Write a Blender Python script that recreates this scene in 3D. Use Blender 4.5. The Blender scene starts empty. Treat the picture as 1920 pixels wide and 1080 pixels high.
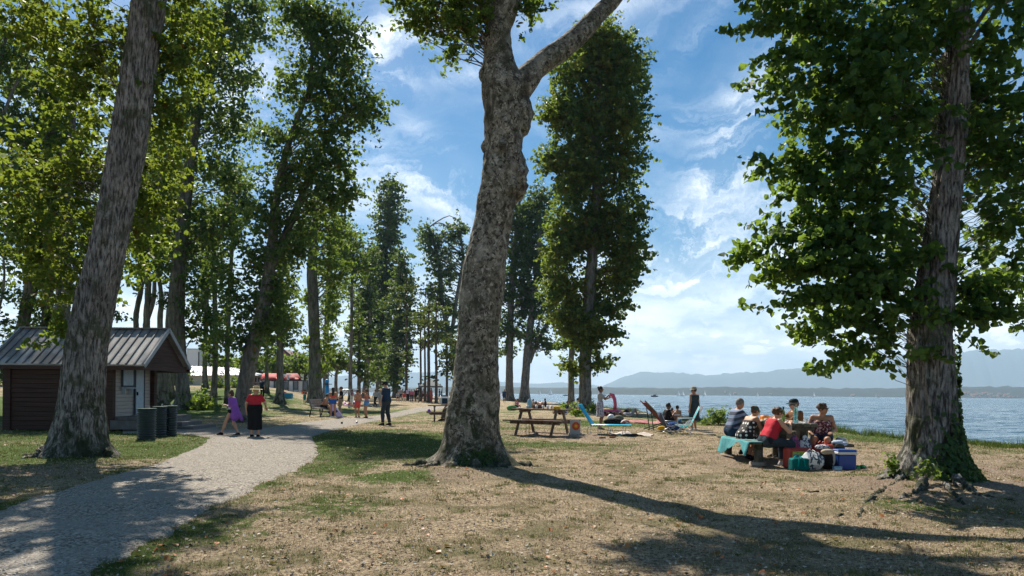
import bpy, math, random
import numpy as np
from mathutils import Vector, Matrix

SC = bpy.context.scene
COL = SC.collection
# ------------------------------------------------------------------ camera
F = 1333.0; U0 = 960.0; V0 = 737.0; ROLL = 0.0095; EYE = 1.4
cam_d = bpy.data.cameras.new('camera')
cam = bpy.data.objects.new('camera', cam_d); COL.objects.link(cam)
cam.matrix_world = Matrix.Translation((0, 0, EYE)) @ Matrix.Rotation(math.pi/2, 4, 'X') @ Matrix.Rotation(ROLL, 4, 'Z')
cam_d.sensor_width = 36.0; cam_d.lens = 36.0*F/1920; cam_d.shift_y = (V0-540)/1920
cam_d.clip_start = 0.1; cam_d.clip_end = 60000
SC.camera = cam
# ------------------------------------------------------------------ light
SX, SY = 0.38, -0.845                      # shadow offset per metre of height
SUN = Vector((-SX, -SY, 1)).normalized()
sl = bpy.data.lights.new('sun', 'SUN'); sl.energy = 4.6; sl.angle = math.radians(0.55); sl.color = (1.0, 0.93, 0.82)
so = bpy.data.objects.new('sun', sl); COL.objects.link(so)
so.rotation_euler = SUN.to_track_quat('Z', 'Y').to_euler(); so.location = (0, 0, 50)
SC.view_settings.view_transform = 'Standard'; SC.view_settings.look = 'None'
SC.view_settings.exposure = 1.0; SC.view_settings.gamma = 1.0
SC.cycles.max_bounces = 8; SC.cycles.diffuse_bounces = 3; SC.cycles.transmission_bounces = 5
SC.cycles.volume_bounces = 0; SC.cycles.sample_clamp_indirect = 6
SC.cycles.caustics_reflective = False; SC.cycles.caustics_refractive = False

# ------------------------------------------------------------------ node helpers
class NT:
    def __init__(s, nt): s.nt = nt; nt.nodes.clear()
    def n(s, t, **kw):
        nd = s.nt.nodes.new(t)
        for k, v in kw.items():
            if k.startswith('_'): setattr(nd, k[1:], v)
            else:
                key = int(k[1:]) if (k[0] == 'i' and k[1:].isdigit()) else k.replace('__', ' ')
                s.set(nd, key, v)
        return nd
    def set(s, nd, key, v):
        if hasattr(v, 'outputs'): v = v.outputs[0]
        if isinstance(v, bpy.types.NodeSocket): s.nt.links.new(v, nd.inputs[key])
        else: nd.inputs[key].default_value = v
    def m(s, op, a, b=0.0, c=0.0, clamp=False):
        nd = s.nt.nodes.new('ShaderNodeMath'); nd.operation = op; nd.use_clamp = clamp
        s.set(nd, 0, a); s.set(nd, 1, b); s.set(nd, 2, c); return nd.outputs[0]
    def vm(s, op, a, b=None):
        nd = s.nt.nodes.new('ShaderNodeVectorMath'); nd.operation = op; s.set(nd, 0, a)
        if b is not None: s.set(nd, 1, b)
        return nd.outputs[0]
    def mix(s, f, a, b, bt='MIX'):
        nd = s.nt.nodes.new('ShaderNodeMix'); nd.data_type = 'RGBA'; nd.blend_type = bt; nd.clamp_factor = True
        s.set(nd, 0, f); s.set(nd, 6, col4(a)); s.set(nd, 7, col4(b)); return nd.outputs[2]
    def ramp(s, f, a, b, lo=0.0, hi=1.0):
        nd = s.nt.nodes.new('ShaderNodeMapRange'); nd.clamp = True
        s.set(nd, 0, f); s.set(nd, 1, a); s.set(nd, 2, b); s.set(nd, 3, lo); s.set(nd, 4, hi); return nd.outputs[0]
    def noise(s, vec, scale, detail=4, rough=0.55, dist=0.0):
        nd = s.n('ShaderNodeTexNoise', Vector=vec, Scale=scale, Detail=detail, Roughness=rough, Distortion=dist); return nd.outputs[0]
    def mapv(s, vec, scale=(1, 1, 1), loc=(0, 0, 0), rot=(0, 0, 0)):
        nd = s.n('ShaderNodeMapping', Vector=vec, Scale=scale, Location=loc, Rotation=rot); return nd.outputs[0]
def col4(c):
    if isinstance(c, (tuple, list)) and len(c) == 3: return (*c, 1)
    return c
# ------------------------------------------------------------------ world: sky with cirrus and low cloud
w = bpy.data.worlds.new('World'); SC.world = w; w.use_nodes = True
T = NT(w.node_tree)
sky = T.n('ShaderNodeTexSky', _sky_type='NISHITA', _sun_disc=False, _sun_elevation=math.asin(SUN.z),
          _sun_rotation=math.atan2(SUN.x, SUN.y), _altitude=300.0, _air_density=1.0, _dust_density=0.6, _ozone_density=3.0)
tc = T.n('ShaderNodeTexCoord'); sp = T.n('ShaderNodeSeparateXYZ', Vector=tc.outputs['Generated'])
x_, y_, z_ = sp.outputs
az = T.m('MULTIPLY', T.m('ARCTAN2', x_, y_), 57.2958); el = T.m('MULTIPLY', T.m('ARCSINE', z_), 57.2958)
def streak(a0, e0, la, lb, ang):
    """soft elongated patch of sky, centre in degrees, half lengths, tilt"""
    c, s_ = math.cos(math.radians(ang)), math.sin(math.radians(ang))
    da = T.m('SUBTRACT', az, a0); de = T.m('SUBTRACT', el, e0)
    p = T.m('DIVIDE', T.m('ADD', T.m('MULTIPLY', da, c), T.m('MULTIPLY', de, s_)), la)
    q = T.m('DIVIDE', T.m('SUBTRACT', T.m('MULTIPLY', de, c), T.m('MULTIPLY', da, s_)), lb)
    r2 = T.m('ADD', T.m('MULTIPLY', p, p), T.m('MULTIPLY', q, q))
    return T.m('POWER', 2.71828, T.m('MULTIPLY', r2, -1.0))
cvec = T.n('ShaderNodeCombineXYZ', X=az, Y=el, Z=0.0).outputs[0]
wz = T.noise(cvec, 0.07, 3, 0.5); wv = T.n('ShaderNodeTexNoise', Vector=cvec, Scale=0.06, Detail=7, Roughness=0.62).outputs[1]
warp = T.vm('ADD', cvec, T.vm('MULTIPLY', T.vm('SUBTRACT', wv, (0.5, 0.5, 0.5)), (20, 16, 0)))
fine = T.noise(T.mapv(warp, (0.09, 0.26, 1), rot=(0, 0, math.radians(-38))), 1.0, 10, 0.60, 0.25)
fib = T.noise(T.mapv(warp, (0.22, 0.85, 1), rot=(0, 0, math.radians(-52))), 1.0, 8, 0.62, 0.2)
broad = T.noise(T.mapv(warp, (0.05, 0.11, 1), loc=(3.1, 1.7, 0)), 1.0, 6, 0.55)
acc = T.m('MULTIPLY', T.ramp(broad, 0.44, 0.72), 0.22)
for a0, e0, la, lb, ang, wgt in [
    (16.5, 18, 2.1, 6.5, -32, .75), (18.5, 13.5, 7.0, 3.0, 30, .55), (13.5, 20, 4.0, 1.1, 0, .28),
    (-9.5, 26.5, 4.2, 1.3, 22, 1.15), (-10.3, 24.0, 3, 1.2, -20, .6), (-4.2, 24, 2.6, .7, 0, .5), (-21, 21, 4.5, 2.2, 60, .75), (-14, 15, 8, 2.8, 20, .5),
    (-6, 15.8, 6.0, 1.7, -22, .75), (-5, 18.5, 5.0, .8, -30, .4), (24, 9.0, 16, 4.0, 4, .55), (-6, 8, 14, 4.0, 0, .6), (-35, 15, 12, 8, 10, .6),
    (8, 28.5, 5.5, 1.5, 20, .35), (32, 13, 10, 4.5, 12, .3), (14, 26, 3.0, .7, 40, .3), (12.5, 10, 8, 2.4, -8, .4)]:
    acc = T.m('ADD', acc, T.m('MULTIPLY', streak(a0, e0, la, lb, ang), wgt))
tex = T.m('ADD', T.m('MULTIPLY', fine, 1.25), T.m('MULTIPLY', fib, 0.40))
grain = T.noise(T.mapv(warp, (0.5, 1.6, 1), rot=(0, 0, math.radians(-45))), 1.0, 9, 0.68)
tex = T.ramp(T.m('ADD', tex, T.m('MULTIPLY', T.m('SUBTRACT', grain, .5), .5)), 0.70, 1.02)
cir = T.m('MULTIPLY', acc, T.m('ADD', T.m('MULTIPLY', tex, 1.15), 0.08), clamp=True)
# low bank near the horizon
low = T.ramp(el, 13.5, 1.5); lowt = T.noise(T.mapv(warp, (0.07, 0.40, 1), loc=(9, 2, 0)), 1.0, 9, 0.6)
lowc = T.m('MULTIPLY', T.ramp(T.m('ADD', lowt, T.m('MULTIPLY', low, 0.46)), 0.52, 0.84), T.ramp(el, 17, 8))
puff = T.noise(T.mapv(cvec, (0.45, 0.95, 1)), 1.0, 8, 0.6)
pm = T.m('MULTIPLY', T.ramp(puff, 0.50, 0.58), T.m('MULTIPLY', T.ramp(el, 6.2, 4.6), T.ramp(el, 1.8, 3.2)))
mask = T.m('MAXIMUM', T.m('MAXIMUM', cir, T.m('MULTIPLY', lowc, 0.86)), T.m('MULTIPLY', pm, 0.9), clamp=True)
hs = T.n('ShaderNodeHueSaturation', Hue=0.492, Saturation=1.55, Value=0.50, Color=sky).outputs[0]
shade = T.noise(T.mapv(cvec, (0.16, 0.5, 1), loc=(4, 4, 0)), 1.0, 7, 0.6)
cc = T.mix(T.ramp(shade, 0.35, 0.62), (4.4, 5.2, 6.3), (7.5, 7.8, 8.1))
ccp = T.mix(T.m('MULTIPLY', pm, T.ramp(puff, 0.5, 0.62)), cc, (8.8, 8.8, 8.7))
ccp = T.n('ShaderNodeVectorMath', _operation='SCALE', i0=ccp, Scale=T.ramp(el, 12, 0, 1.0, 1.38)).outputs[0]
skyc = T.mix(mask, hs, ccp)
bg = T.n('ShaderNodeBackground', Color=skyc, Strength=0.095)
T.n('ShaderNodeOutputWorld', Surface=bg)

# ------------------------------------------------------------------ numeric helpers
def _h(ix, iy, iz, seed):
    n = (ix.astype(np.int64)*374761393 + iy.astype(np.int64)*668265263 + iz.astype(np.int64)*2147483647 + seed*1274126177) & 0xffffffff
    n = ((n ^ (n >> 13))*1274126177) & 0xffffffff
    n = ((n ^ (n >> 16))*2246822519) & 0xffffffff
    return ((n ^ (n >> 15)) & 0xffffff)/float(0xffffff)
def vnoise(x, y, z, seed=0):
    x = np.asarray(x, float); y = np.asarray(y, float)+0*x; z = np.asarray(z, float)+0*x
    ix, iy, iz = np.floor(x), np.floor(y), np.floor(z)
    fx, fy, fz = x-ix, y-iy, z-iz
    fx, fy, fz = [f*f*(3-2*f) for f in (fx, fy, fz)]
    r = 0
    for a in (0, 1):
        for b in (0, 1):
            for c in (0, 1):
                r = r + _h(ix+a, iy+b, iz+c, seed)*(fx if a else 1-fx)*(fy if b else 1-fy)*(fz if c else 1-fz)
    return r*2-1
def fbm(x, y, z, oct=4, seed=0, gain=0.5):
    r = 0; a = 1.0
    for i in range(oct):
        r = r + a*vnoise(np.asarray(x)*2**i, np.asarray(y)*2**i, np.asarray(z)*2**i, seed+i); a *= gain
    return r
def sst(a, b, x):
    t = np.clip((np.asarray(x, float)-a)/(b-a), 0, 1); return t*t*(3-2*t)

# ------------------------------------------------------------------ object helpers
def tag(o, label=None, cat=None, group=None, kind=None):
    if label: o['label'] = label
    if cat: o['category'] = cat
    if group: o['group'] = group
    if kind: o['kind'] = kind
    return o
def empty(name, loc=(0, 0, 0), rz=0.0, label=None, cat=None, group=None):
    o = bpy.data.objects.new(name, None); COL.objects.link(o); o.location = loc; o.rotation_euler = (0, 0, rz)
    o.empty_display_size = 0.2
    return tag(o, label, cat, group)
def link(name, me, parent=None):
    o = bpy.data.objects.new(name, me); COL.objects.link(o)
    if parent is not None: o.parent = parent
    return o
def npmesh(name, V, Fc, mats=(), mi=None, smooth=True, attrs=None):
    """V (n,3); Fc (m,k) array or list of such arrays"""
    me = bpy.data.meshes.new(name)
    if not isinstance(Fc, (list, tuple)): Fc = [Fc]
    Fc = [np.asarray(f, np.int32) for f in Fc if len(f)]
    V = np.asarray(V, np.float32)
    loops = np.concatenate([f.ravel() for f in Fc]); sizes = np.concatenate([np.full(len(f), f.shape[1], np.int32) for f in Fc])
    starts = np.concatenate([[0], np.cumsum(sizes)[:-1]]).astype(np.int32)
    me.vertices.add(len(V)); me.vertices.foreach_set('co', V.ravel())
    me.loops.add(len(loops)); me.loops.foreach_set('vertex_index', loops)
    me.polygons.add(len(sizes)); me.polygons.foreach_set('loop_start', starts)
    for m in mats: me.materials.append(m)
    if mi is not None: me.polygons.foreach_set('material_index', np.asarray(mi, np.int32))
    me.polygons.foreach_set('use_smooth', np.full(len(sizes), smooth, bool))
    if attrs:
        for k, (dom, arr) in attrs.items():
            arr = np.asarray(arr, np.float32)
            if arr.ndim == 1:
                a = me.attributes.new(k, 'FLOAT', dom); a.data.foreach_set('value', arr)
            else:
                a = me.attributes.new(k, 'FLOAT_COLOR', dom)
                if arr.shape[1] == 3: arr = np.concatenate([arr, np.ones((len(arr), 1), np.float32)], 1)
                a.data.foreach_set('color', arr.ravel())
    me.update(); me.validate()
    return me
class MB:
    """collects shapes for one mesh"""
    def __init__(s): s.v = []; s.f = []; s.m = []; s.sm = []
    def add(s, vs, fs, mi=0, smooth=False):
        b = len(s.v); s.v.extend([tuple(v) for v in vs])
        for f in fs: s.f.append(tuple(b+i for i in f)); s.m.append(mi); s.sm.append(smooth)
        return s
    def box(s, c, size, R=None, mi=0, bev=0.0):
        hx, hy, hz = [a/2 for a in size]; c = Vector(c)
        R = R if R is not None else Matrix.Identity(3)
        if bev <= 0:
            vs = [Vector((x, y, z)) for x in (-hx, hx) for y in (-hy, hy) for z in (-hz, hz)]
            fs = [(0, 1, 3, 2), (4, 6, 7, 5), (0, 4, 5, 1), (2, 3, 7, 6), (0, 2, 6, 4), (1, 5, 7, 3)]
            return s.add([c+R@v for v in vs], fs, mi)
        b = min(bev, hx*.9, hy*.9, hz*.9)
        vs = []; idx = {}
        for sx in (-1, 1):
            for sy in (-1, 1):
                for sz in (-1, 1):
                    for k in range(3):
                        p = Vector((sx*(hx if k == 0 else hx-b), sy*(hy if k == 1 else hy-b), sz*(hz if k == 2 else hz-b)))
                        idx[(sx, sy, sz, k)] = len(vs); vs.append(c+R@p)
        fs = []
        def q(a): fs.append(a)
        for k, (i, j) in enumerate([(1, 2), (2, 0), (0, 1)]):
            for sg in (-1, 1):
                ring = []
                for (a, b2) in [(-1, -1), (1, -1), (1, 1), (-1, 1)]:
                    t = [0, 0, 0]; t[k] = sg; t[i] = a; t[j] = b2; ring.append(idx[(*t, k)])
                q(tuple(ring) if sg > 0 else tuple(ring[::-1]))
        for k in range(3):     # edges along axis k
            i, j = (k+1) % 3, (k+2) % 3
            for a in (-1, 1):
                for b2 in (-1, 1):
                    t0 = [0, 0, 0]; t1 = [0, 0, 0]; t0[k] = -1; t1[k] = 1
                    for t in (t0, t1): t[i] = a; t[j] = b2
                    r = (idx[(*t0, i)], idx[(*t1, i)], idx[(*t1, j)], idx[(*t0, j)])
                    q(r if a*b2 < 0 else r[::-1])
        for sx in (-1, 1):
            for sy in (-1, 1):
                for sz in (-1, 1):
                    r = tuple(idx[(sx, sy, sz, k)] for k in range(3)); q(r if sx*sy*sz > 0 else r[::-1])
        return s.add(vs, fs, mi)
    def beam(s, a, b, wx, wy, mi=0, up=(0, 0, 1), bev=0.0):
        a = Vector(a); b = Vector(b); d = (b-a); L = d.length; d.normalize(); u = Vector(up)
        if abs(d.dot(u)) > .98: u = Vector((0, 1, 0))
        x = d.cross(u).normalized(); y = x.cross(d)
        R = Matrix((x, y, d)).transposed()
        return s.box((a+b)/2, (wx, wy, L), R, mi, bev)
    def tube(s, pts, rad, n=8, mi=0, caps=True):
        pts = [Vector(p) for p in pts]; rad = rad if isinstance(rad, (list, tuple)) else [rad]*len(pts)
        vs = []; fs = []; ref = Vector((0.13, 0.31, 1)).normalized()
        for i, p in enumerate(pts):
            d = (pts[min(i+1, len(pts)-1)]-pts[max(i-1, 0)])
            d = d.normalized() if d.length > 1e-9 else Vector((0, 0, 1))
            if abs(d.dot(ref)) > .95: rr = Vector((1, 0.2, 0)).normalized()
            else: rr = ref
            x = d.cross(rr).normalized(); y = d.cross(x)
            for k in range(n):
                t = 2*math.pi*k/n; vs.append(p+(x*math.cos(t)+y*math.sin(t))*rad[i])
        for i in range(len(pts)-1):
            for k in range(n):
                a = i*n+k; b = i*n+(k+1) % n; fs.append((a, a+n, b+n, b))
        s.add(vs, fs, mi, True)
        if caps:
            b0 = len(s.v)-len(vs)
            s.f.append(tuple(b0+k for k in range(n))); s.m.append(mi); s.sm.append(False)
            s.f.append(tuple(b0+(len(pts)-1)*n+k for k in range(n-1, -1, -1))); s.m.append(mi); s.sm.append(False)
        return s
    def lathe(s, prof, c=(0, 0, 0), n=16, mi=0, R=None, smooth=True, sx=1.0, sy=1.0):
        c = Vector(c); vs = []; fs = []; R = R if R is not None else Matrix.Identity(3)
        for r, z in prof:
            for k in range(n):
                t = 2*math.pi*k/n; vs.append(c+R@Vector((r*sx*math.cos(t), r*sy*math.sin(t), z)))
        for i in range(len(prof)-1):
            for k in range(n):
                a = i*n+k; b = i*n+(k+1) % n; fs.append((a, b, b+n, a+n))
        return s.add(vs, fs, mi, smooth)
    def ball(s, c, r, n=10, mi=0, R=None):
        r = r if isinstance(r, (tuple, list)) else (r, r, r); c = Vector(c); R = R if R is not None else Matrix.Identity(3)
        vs = []; fs = []; m = n//2+1
        for i in range(m+1):
            ph = math.pi*i/m
            for k in range(n):
                t = 2*math.pi*k/n
                vs.append(c+R@Vector((r[0]*math.sin(ph)*math.cos(t), r[1]*math.sin(ph)*math.sin(t), r[2]*math.cos(ph))))
        for i in range(m):
            for k in range(n):
                a = i*n+k; b = i*n+(k+1) % n; fs.append((a, a+n, b+n, b))
        return s.add(vs, fs, mi, True)
    def grid(s, P, mi=0, smooth=True, thick=0.0):
        """P[i][j] points -> sheet (two sided when thick)"""
        ni, nj = len(P), len(P[0]); vs = [Vector(p) for r in P for p in r]; fs = []
        for i in range(ni-1):
            for j in range(nj-1):
                a = i*nj+j; fs.append((a, a+1, a+nj+1, a+nj))
        s.add(vs, fs, mi, smooth)
        if thick:
            nrm = (vs[1]-vs[0]).cross(vs[nj]-vs[0]).normalized()
            vs2 = [v-nrm*thick for v in vs]; b0 = len(s.v)
            s.add(vs2, [f[::-1] for f in fs], mi, smooth)
            b1 = b0-len(vs); rim = [j for j in range(nj)]+[i*nj+nj-1 for i in range(1, ni)]+[(ni-1)*nj+j for j in range(nj-2, -1, -1)]+[i*nj for i in range(ni-2, 0, -1)]
            for q in range(len(rim)):
                a, b = rim[q], rim[(q+1) % len(rim)]
                s.f.append((b1+b, b1+a, b0+a, b0+b)); s.m.append(mi); s.sm.append(False)
        return s
    def build(s, name, mats, parent=None):
        me = bpy.data.meshes.new(name); me.from_pydata([tuple(v) for v in s.v], [], s.f)
        for m in (mats if isinstance(mats, (list, tuple)) else [mats]): me.materials.append(m)
        me.polygons.foreach_set('material_index', s.m); me.polygons.foreach_set('use_smooth', s.sm); me.update()
        return link(name, me, parent)
def merge(parts):
    Vs, Fs, o = [], [], 0
    for V, Fc in parts: Vs.append(V); Fs.append(Fc+o); o += len(V)
    return np.concatenate(Vs), np.concatenate(Fs)
def rotz(a): return Matrix.Rotation(a, 3, 'Z')

# ------------------------------------------------------------------ materials
def mat(name, color, rough=0.7, var=0.25, vscale=6.0, bump=0.0, bscale=40.0, stretch=(1, 1, 1), metal=0.0, spec=0.35, color2=None, c2w=(0.45, 0.6), coord='Object', trans=0.0):
    m = bpy.data.materials.new(name); m.use_nodes = True; T = NT(m.node_tree)
    tc = T.n('ShaderNodeTexCoord'); v = T.mapv(tc.outputs[coord], stretch)
    nz = T.noise(v, vscale, 5, 0.6)
    dark = tuple(c*(1-var) for c in color); lite = tuple(min(1, c*(1+var)) for c in color)
    c = T.mix(T.ramp(nz, 0.3, 0.7), dark, lite)
    if color2:
        n2 = T.noise(v, vscale*.6, 5, 0.65, .4); c = T.mix(T.ramp(n2, *c2w), c, color2)
    p = T.n('ShaderNodeBsdfPrincipled', Base__Color=c, Roughness=rough, Metallic=metal)
    p.inputs['Specular IOR Level'].default_value = spec
    if bump:
        b = T.n('ShaderNodeBump', Height=T.noise(v, bscale, 5, 0.6), Strength=bump, Distance=0.02)
        T.set(p, 'Normal', b)
    sh = p.outputs[0]
    if trans:
        tr = T.n('ShaderNodeBsdfTranslucent', Color=c); sh = T.n('ShaderNodeMixShader', Fac=trans, i1=sh, i2=tr).outputs[0]
    T.n('ShaderNodeOutputMaterial', Surface=sh)
    return m

# ------------------------------------------------------------------ pixel rays and terrain
def ray(u, v):
    a = (u-U0)/F; b = (V0-v)/F
    return np.array([a-ROLL*b, 1.0, b+ROLL*a])
def pt(u, v, D):
    r = ray(u, v); return Vector((r[0]*D, D, EYE+r[2]*D))
def poly_dist(px, py, poly):
    """signed distance (negative inside) to polygon"""
    P = np.asarray(poly, float); n = len(P); d = np.full(px.shape, 1e9); ins = np.zeros(px.shape, bool)
    for i in range(n):
        a = P[i]; b = P[(i+1) % n]; e = b-a
        t = np.clip(((px-a[0])*e[0]+(py-a[1])*e[1])/(e@e+1e-12), 0, 1)
        d = np.minimum(d, np.hypot(px-a[0]-t*e[0], py-a[1]-t*e[1]))
        c = ((a[1] > py) != (b[1] > py)); xs = a[0]+(py-a[1])/(b[1]-a[1]+1e-12)*e[0]; ins ^= c & (px < xs)
    return np.where(ins, -d, d)
def hbase(x, y):
    x = np.asarray(x, float); y = np.asarray(y, float)
    q = x/np.maximum(y, 5)
    left = sst(-0.24, -0.36, q)*sst(38, 75, y)*1.75
    back = 0.30*sst(60, 110, y)*sst(0.05, -0.02, q)
    t1 = 0.10*np.exp(-(((x-1.3)/2.5)**2+((y-23.5)/2.5)**2))
    r3 = 0.16*np.exp(-(((x-6.9)/1.9)**2+((y-10.8)/1.8)**2))
    r2 = 0.06*np.exp(-(((x+0.7)/1.6)**2+((y-12.4)/1.6)**2))
    return left+back+t1+r3+r2
def gp0(u, v, fn=hbase):
    r = ray(u, v)
    ts = np.concatenate([np.linspace(2, 60, 2400), np.linspace(60, 700, 3000)])
    zz = EYE+r[2]*ts - fn(r[0]*ts, ts); k = np.argmax(zz < 0)
    if zz[k] >= 0: k = len(ts)-1
    k = max(k, 1); t = ts[k-1]+(ts[k]-ts[k-1])*zz[k-1]/(zz[k-1]-zz[k]+1e-12)
    return np.array([r[0]*t, t])
PL = [(-330, 1040), (-120, 985), (0, 955), (100, 925), (200, 895), (300, 868), (375, 838), (395, 820), (400, 806), (500, 802), (560, 793), (620, 787), (700, 781), (740, 773), (785, 764), (850, 757.5)]
PR = [(-150, 1400), (20, 1160), (160, 1078), (250, 1030), (350, 985), (420, 942), (500, 905), (572, 873), (598, 851), (590, 830), (584, 820), (625, 806), (700, 790), (745, 782), (795, 771), (868, 759.5)]
pathL = np.array([gp0(*p) for p in PL]); pathR = np.array([gp0(*p) for p in PR])
PATHPOLY = np.concatenate([pathL, pathR[::-1]])
BR_L = [(230, 814), (300, 812), (350, 815), (405, 823)]; BR_R = [(230, 798), (300, 797), (345, 795), (410, 799)]
brL = np.array([gp0(*p) for p in BR_L]); brR = np.array([gp0(*p) for p in BR_R])
BRPOLY = np.concatenate([brL, brR[::-1]])
def path_sd(x, y): return np.minimum(poly_dist(x, y, PATHPOLY), poly_dist(x, y, BRPOLY))
shore_px = [(1920, 841), (1600, 812), (1450, 799), (1320, 789), (1200, 772), (1100, 761), (1030, 754), (960, 750.5)]
_sp = sorted([tuple(gp0(u, v)[::-1]) for u, v in shore_px])
SHY = np.array([-400, 0]+[a for a, b in _sp]+[190, 230, 300, 700]); SHX = np.array([60, 22]+[b for a, b in _sp]+[-8, -40, -200, -3000])
def shore_d(x, y):
    """positive on the lake side"""
    return x-np.interp(y, SHY, SHX)-0.5*vnoise(np.asarray(y)*.35, np.asarray(x)*0+3, 0, 5)-0.25*vnoise(np.asarray(y)*1.3, 0, 0, 9)
def hgt(x, y, detail=True):
    x = np.asarray(x, float); y = np.asarray(y, float)
    h = hbase(x, y)
    if detail:
        k = sst(0.0, 0.6, path_sd(x, y))*sst(150, 60, y)
        h = h+k*(0.035*vnoise(x*.9, y*.9, 0, 1)+0.02*vnoise(x*2.7, y*2.7, 0, 2)+0.01)
    s = shore_d(x, y)
    return h-1.0*sst(0.0, 1.6, s)-2.5*sst(1.5, 30, s)
def H(x, y): return float(hgt(np.array([float(x)]), np.array([float(y)]))[0])
def gp(u, v):
    a = gp0(u, v); return Vector((a[0], a[1], H(a[0], a[1])))
def on(u, D):
    x = (u-U0)/F*D; return Vector((x, D, H(x, D)))
# ================================================================== SETTING
def axis(lo, hi, segs):
    """segs: list of (start, step) growing pieces"""
    out = []
    for (a, b, st) in segs: out.append(np.arange(a, b, st))
    return np.unique(np.concatenate([[lo]]+out+[[hi]]))
gx = np.concatenate([-np.geomspace(9000, 70, 34), np.arange(-66, -22, 1.6), np.arange(-22, 22, 0.16), np.arange(22, 62, 2.0), np.geomspace(66, 9000, 26)])
gy = np.concatenate([-np.geomspace(9000, 12, 24), np.arange(-10, 4, 1.0), np.arange(4, 30, 0.16), np.arange(30, 60, 0.45), np.arange(60, 160, 1.5), np.geomspace(162, 12000, 50)])
X, Y = np.meshgrid(gx, gy)
Z = hgt(X.ravel(), Y.ravel())
nx_, ny_ = len(gx), len(gy)
ii, jj = np.meshgrid(np.arange(nx_-1), np.arange(ny_-1)); a = (jj*nx_+ii).ravel()
FQ = np.stack([a, a+1, a+1+nx_, a+nx_], 1)
GREEN = [(-4.2, 20.5, 4.0, 5.5, 1.0), (-3.5, 17.0, 2.3, 3.0, 1.0), (-1.6, 17.2, 1.6, 3.2, .9), (-3.3, 13.2, 1.0, 1.7, .7), (-11.5, 16.3, 6.5, 4.0, 1.0), (-9.0, 8.8, 3.0, 2.8, .5), (-14, 21, 7, 4.0, .9), (2.2, 17.5, 2.6, 1.6, .35),
         (3.0, 34, 5, 6, .6), (1.5, 19.3, 3.2, 1.3, .5), (5.2, 11.9, 2.2, .5, .45), (0.5, 28, 4, 2.5, .5), (-1.9, 11.4, .9, .9, .6), (5.3, 12.9, 1.4, .3, .3), (-14, 50, 22, 16, .5), (-27, 46, 14, 24, .95), (-8, 33, 8, 3, .45), (12.2, 24, 2.2, 8, .7), (9, 40, 4, 10, .5), (8.2, 6.6, 1.6, 1.2, .5), (4.6, 6.2, 1.6, .7, .45), (5.1, 9.0, .9, .5, .5), (-2.2, 9.2, 1.0, 1.6, .4), (-3.2, 7.2, .8, 1.2, .45)]
def greenness(x, y):
    g = np.zeros_like(x)
    for cx, cy, rx, ry, wgt in GREEN: g = np.maximum(g, wgt*np.exp(-(((x-cx)/rx)**2+((y-cy)/ry)**2)**1.5))
    n = fbm(x*.5, y*.5, 0, 3, 21)
    g = g*(1.0+0.45*n)+0.10*np.clip(fbm(x*1.3, y*1.3, 0, 3, 33), 0, 1)
    sd = path_sd(x, y)
    g = np.maximum(g, 0.75*np.exp(-((sd-0.15)/0.35)**2)*(y < 22)*(0.6+0.5*vnoise(x*1.5, y*1.5, 0, 8)))
    return np.clip(g, 0, 1)
def bareness(x, y):
    b = np.zeros_like(x)
    for cx, cy, rx, ry, wgt in [(6.9, 10.6, 2.2, 1.7, .9), (5.9, 15.2, 2.6, 2.6, .75), (1.4, 22.5, 2.4, 1.8, .8), (-0.7, 12.0, 1.6, 1.3, .6), (9.5, 14, 3.5, 4, .6), (-8.6, 12.3, 2.6, 1.5, .95), (-7.4, 11.6, 1.6, 1.0, .6), (8, 8, 2, 1.3, .5)]:
        b = np.maximum(b, wgt*np.exp(-(((x-cx)/rx)**2+((y-cy)/ry)**2)))
    return np.clip(b*(1+.5*fbm(x*.8, y*.8, 0, 3, 51)), 0, 1)
xr, yr = X.ravel(), Y.ravel()
m_ = bpy.data.materials.new('dry_lawn'); m_.use_nodes = True; T = NT(m_.node_tree)
tc = T.n('ShaderNodeTexCoord'); O = tc.outputs['Object']
ga = T.n('ShaderNodeAttribute', _attribute_name='green').outputs['Fac']; ba = T.n('ShaderNodeAttribute', _attribute_name='bare').outputs['Fac']; wa = T.n('ShaderNodeAttribute', _attribute_name='wet').outputs['Fac']
n1 = T.noise(O, 1.1, 6, 0.6); n2 = T.noise(O, 24, 6, 0.75); n3 = T.noise(O, 60, 3, 0.65)
straw = T.mix(T.ramp(n2, 0.41, 0.59), (0.16, 0.115, 0.075), (0.63, 0.50, 0.33))
straw = T.mix(T.m('MULTIPLY', T.ramp(T.m('ADD', n1, T.m('MULTIPLY', n2, .4)), 0.70, 0.80), .75), straw, T.mix(T.ramp(n3, 0.4, 0.6), (0.075, 0.082, 0.026), (0.20, 0.185, 0.08)))
soil = T.mix(T.ramp(n2, 0.3, 0.7), (0.16, 0.11, 0.075), (0.47, 0.365, 0.27))
grn = T.mix(T.ramp(n2, 0.3, 0.7), (0.035, 0.065, 0.012), (0.13, 0.19, 0.035))
c = T.mix(T.ramp(T.m('ADD', ba, T.m('MULTIPLY', T.m('SUBTRACT', n2, .5), .9)), 0.25, 0.65), straw, soil)
c = T.mix(T.ramp(T.m('ADD', ga, T.m('MULTIPLY', T.m('SUBTRACT', T.noise(O, 5.5, 7, 0.72), .5), 1.9)), 0.34, 0.56), c, grn)
vo = T.n('ShaderNodeTexVoronoi', Vector=O, Scale=34.0); c = T.mix(T.m('MULTIPLY', T.ramp(vo.outputs[0], 0.20, 0.10), 0.55), c, T.mix(T.ramp(vo.outputs[1], 0.3, 0.7), (0.52, 0.46, 0.34), (0.09, 0.06, 0.035)))
c = T.mix(wa, c, (0.11, 0.10, 0.085))
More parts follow.
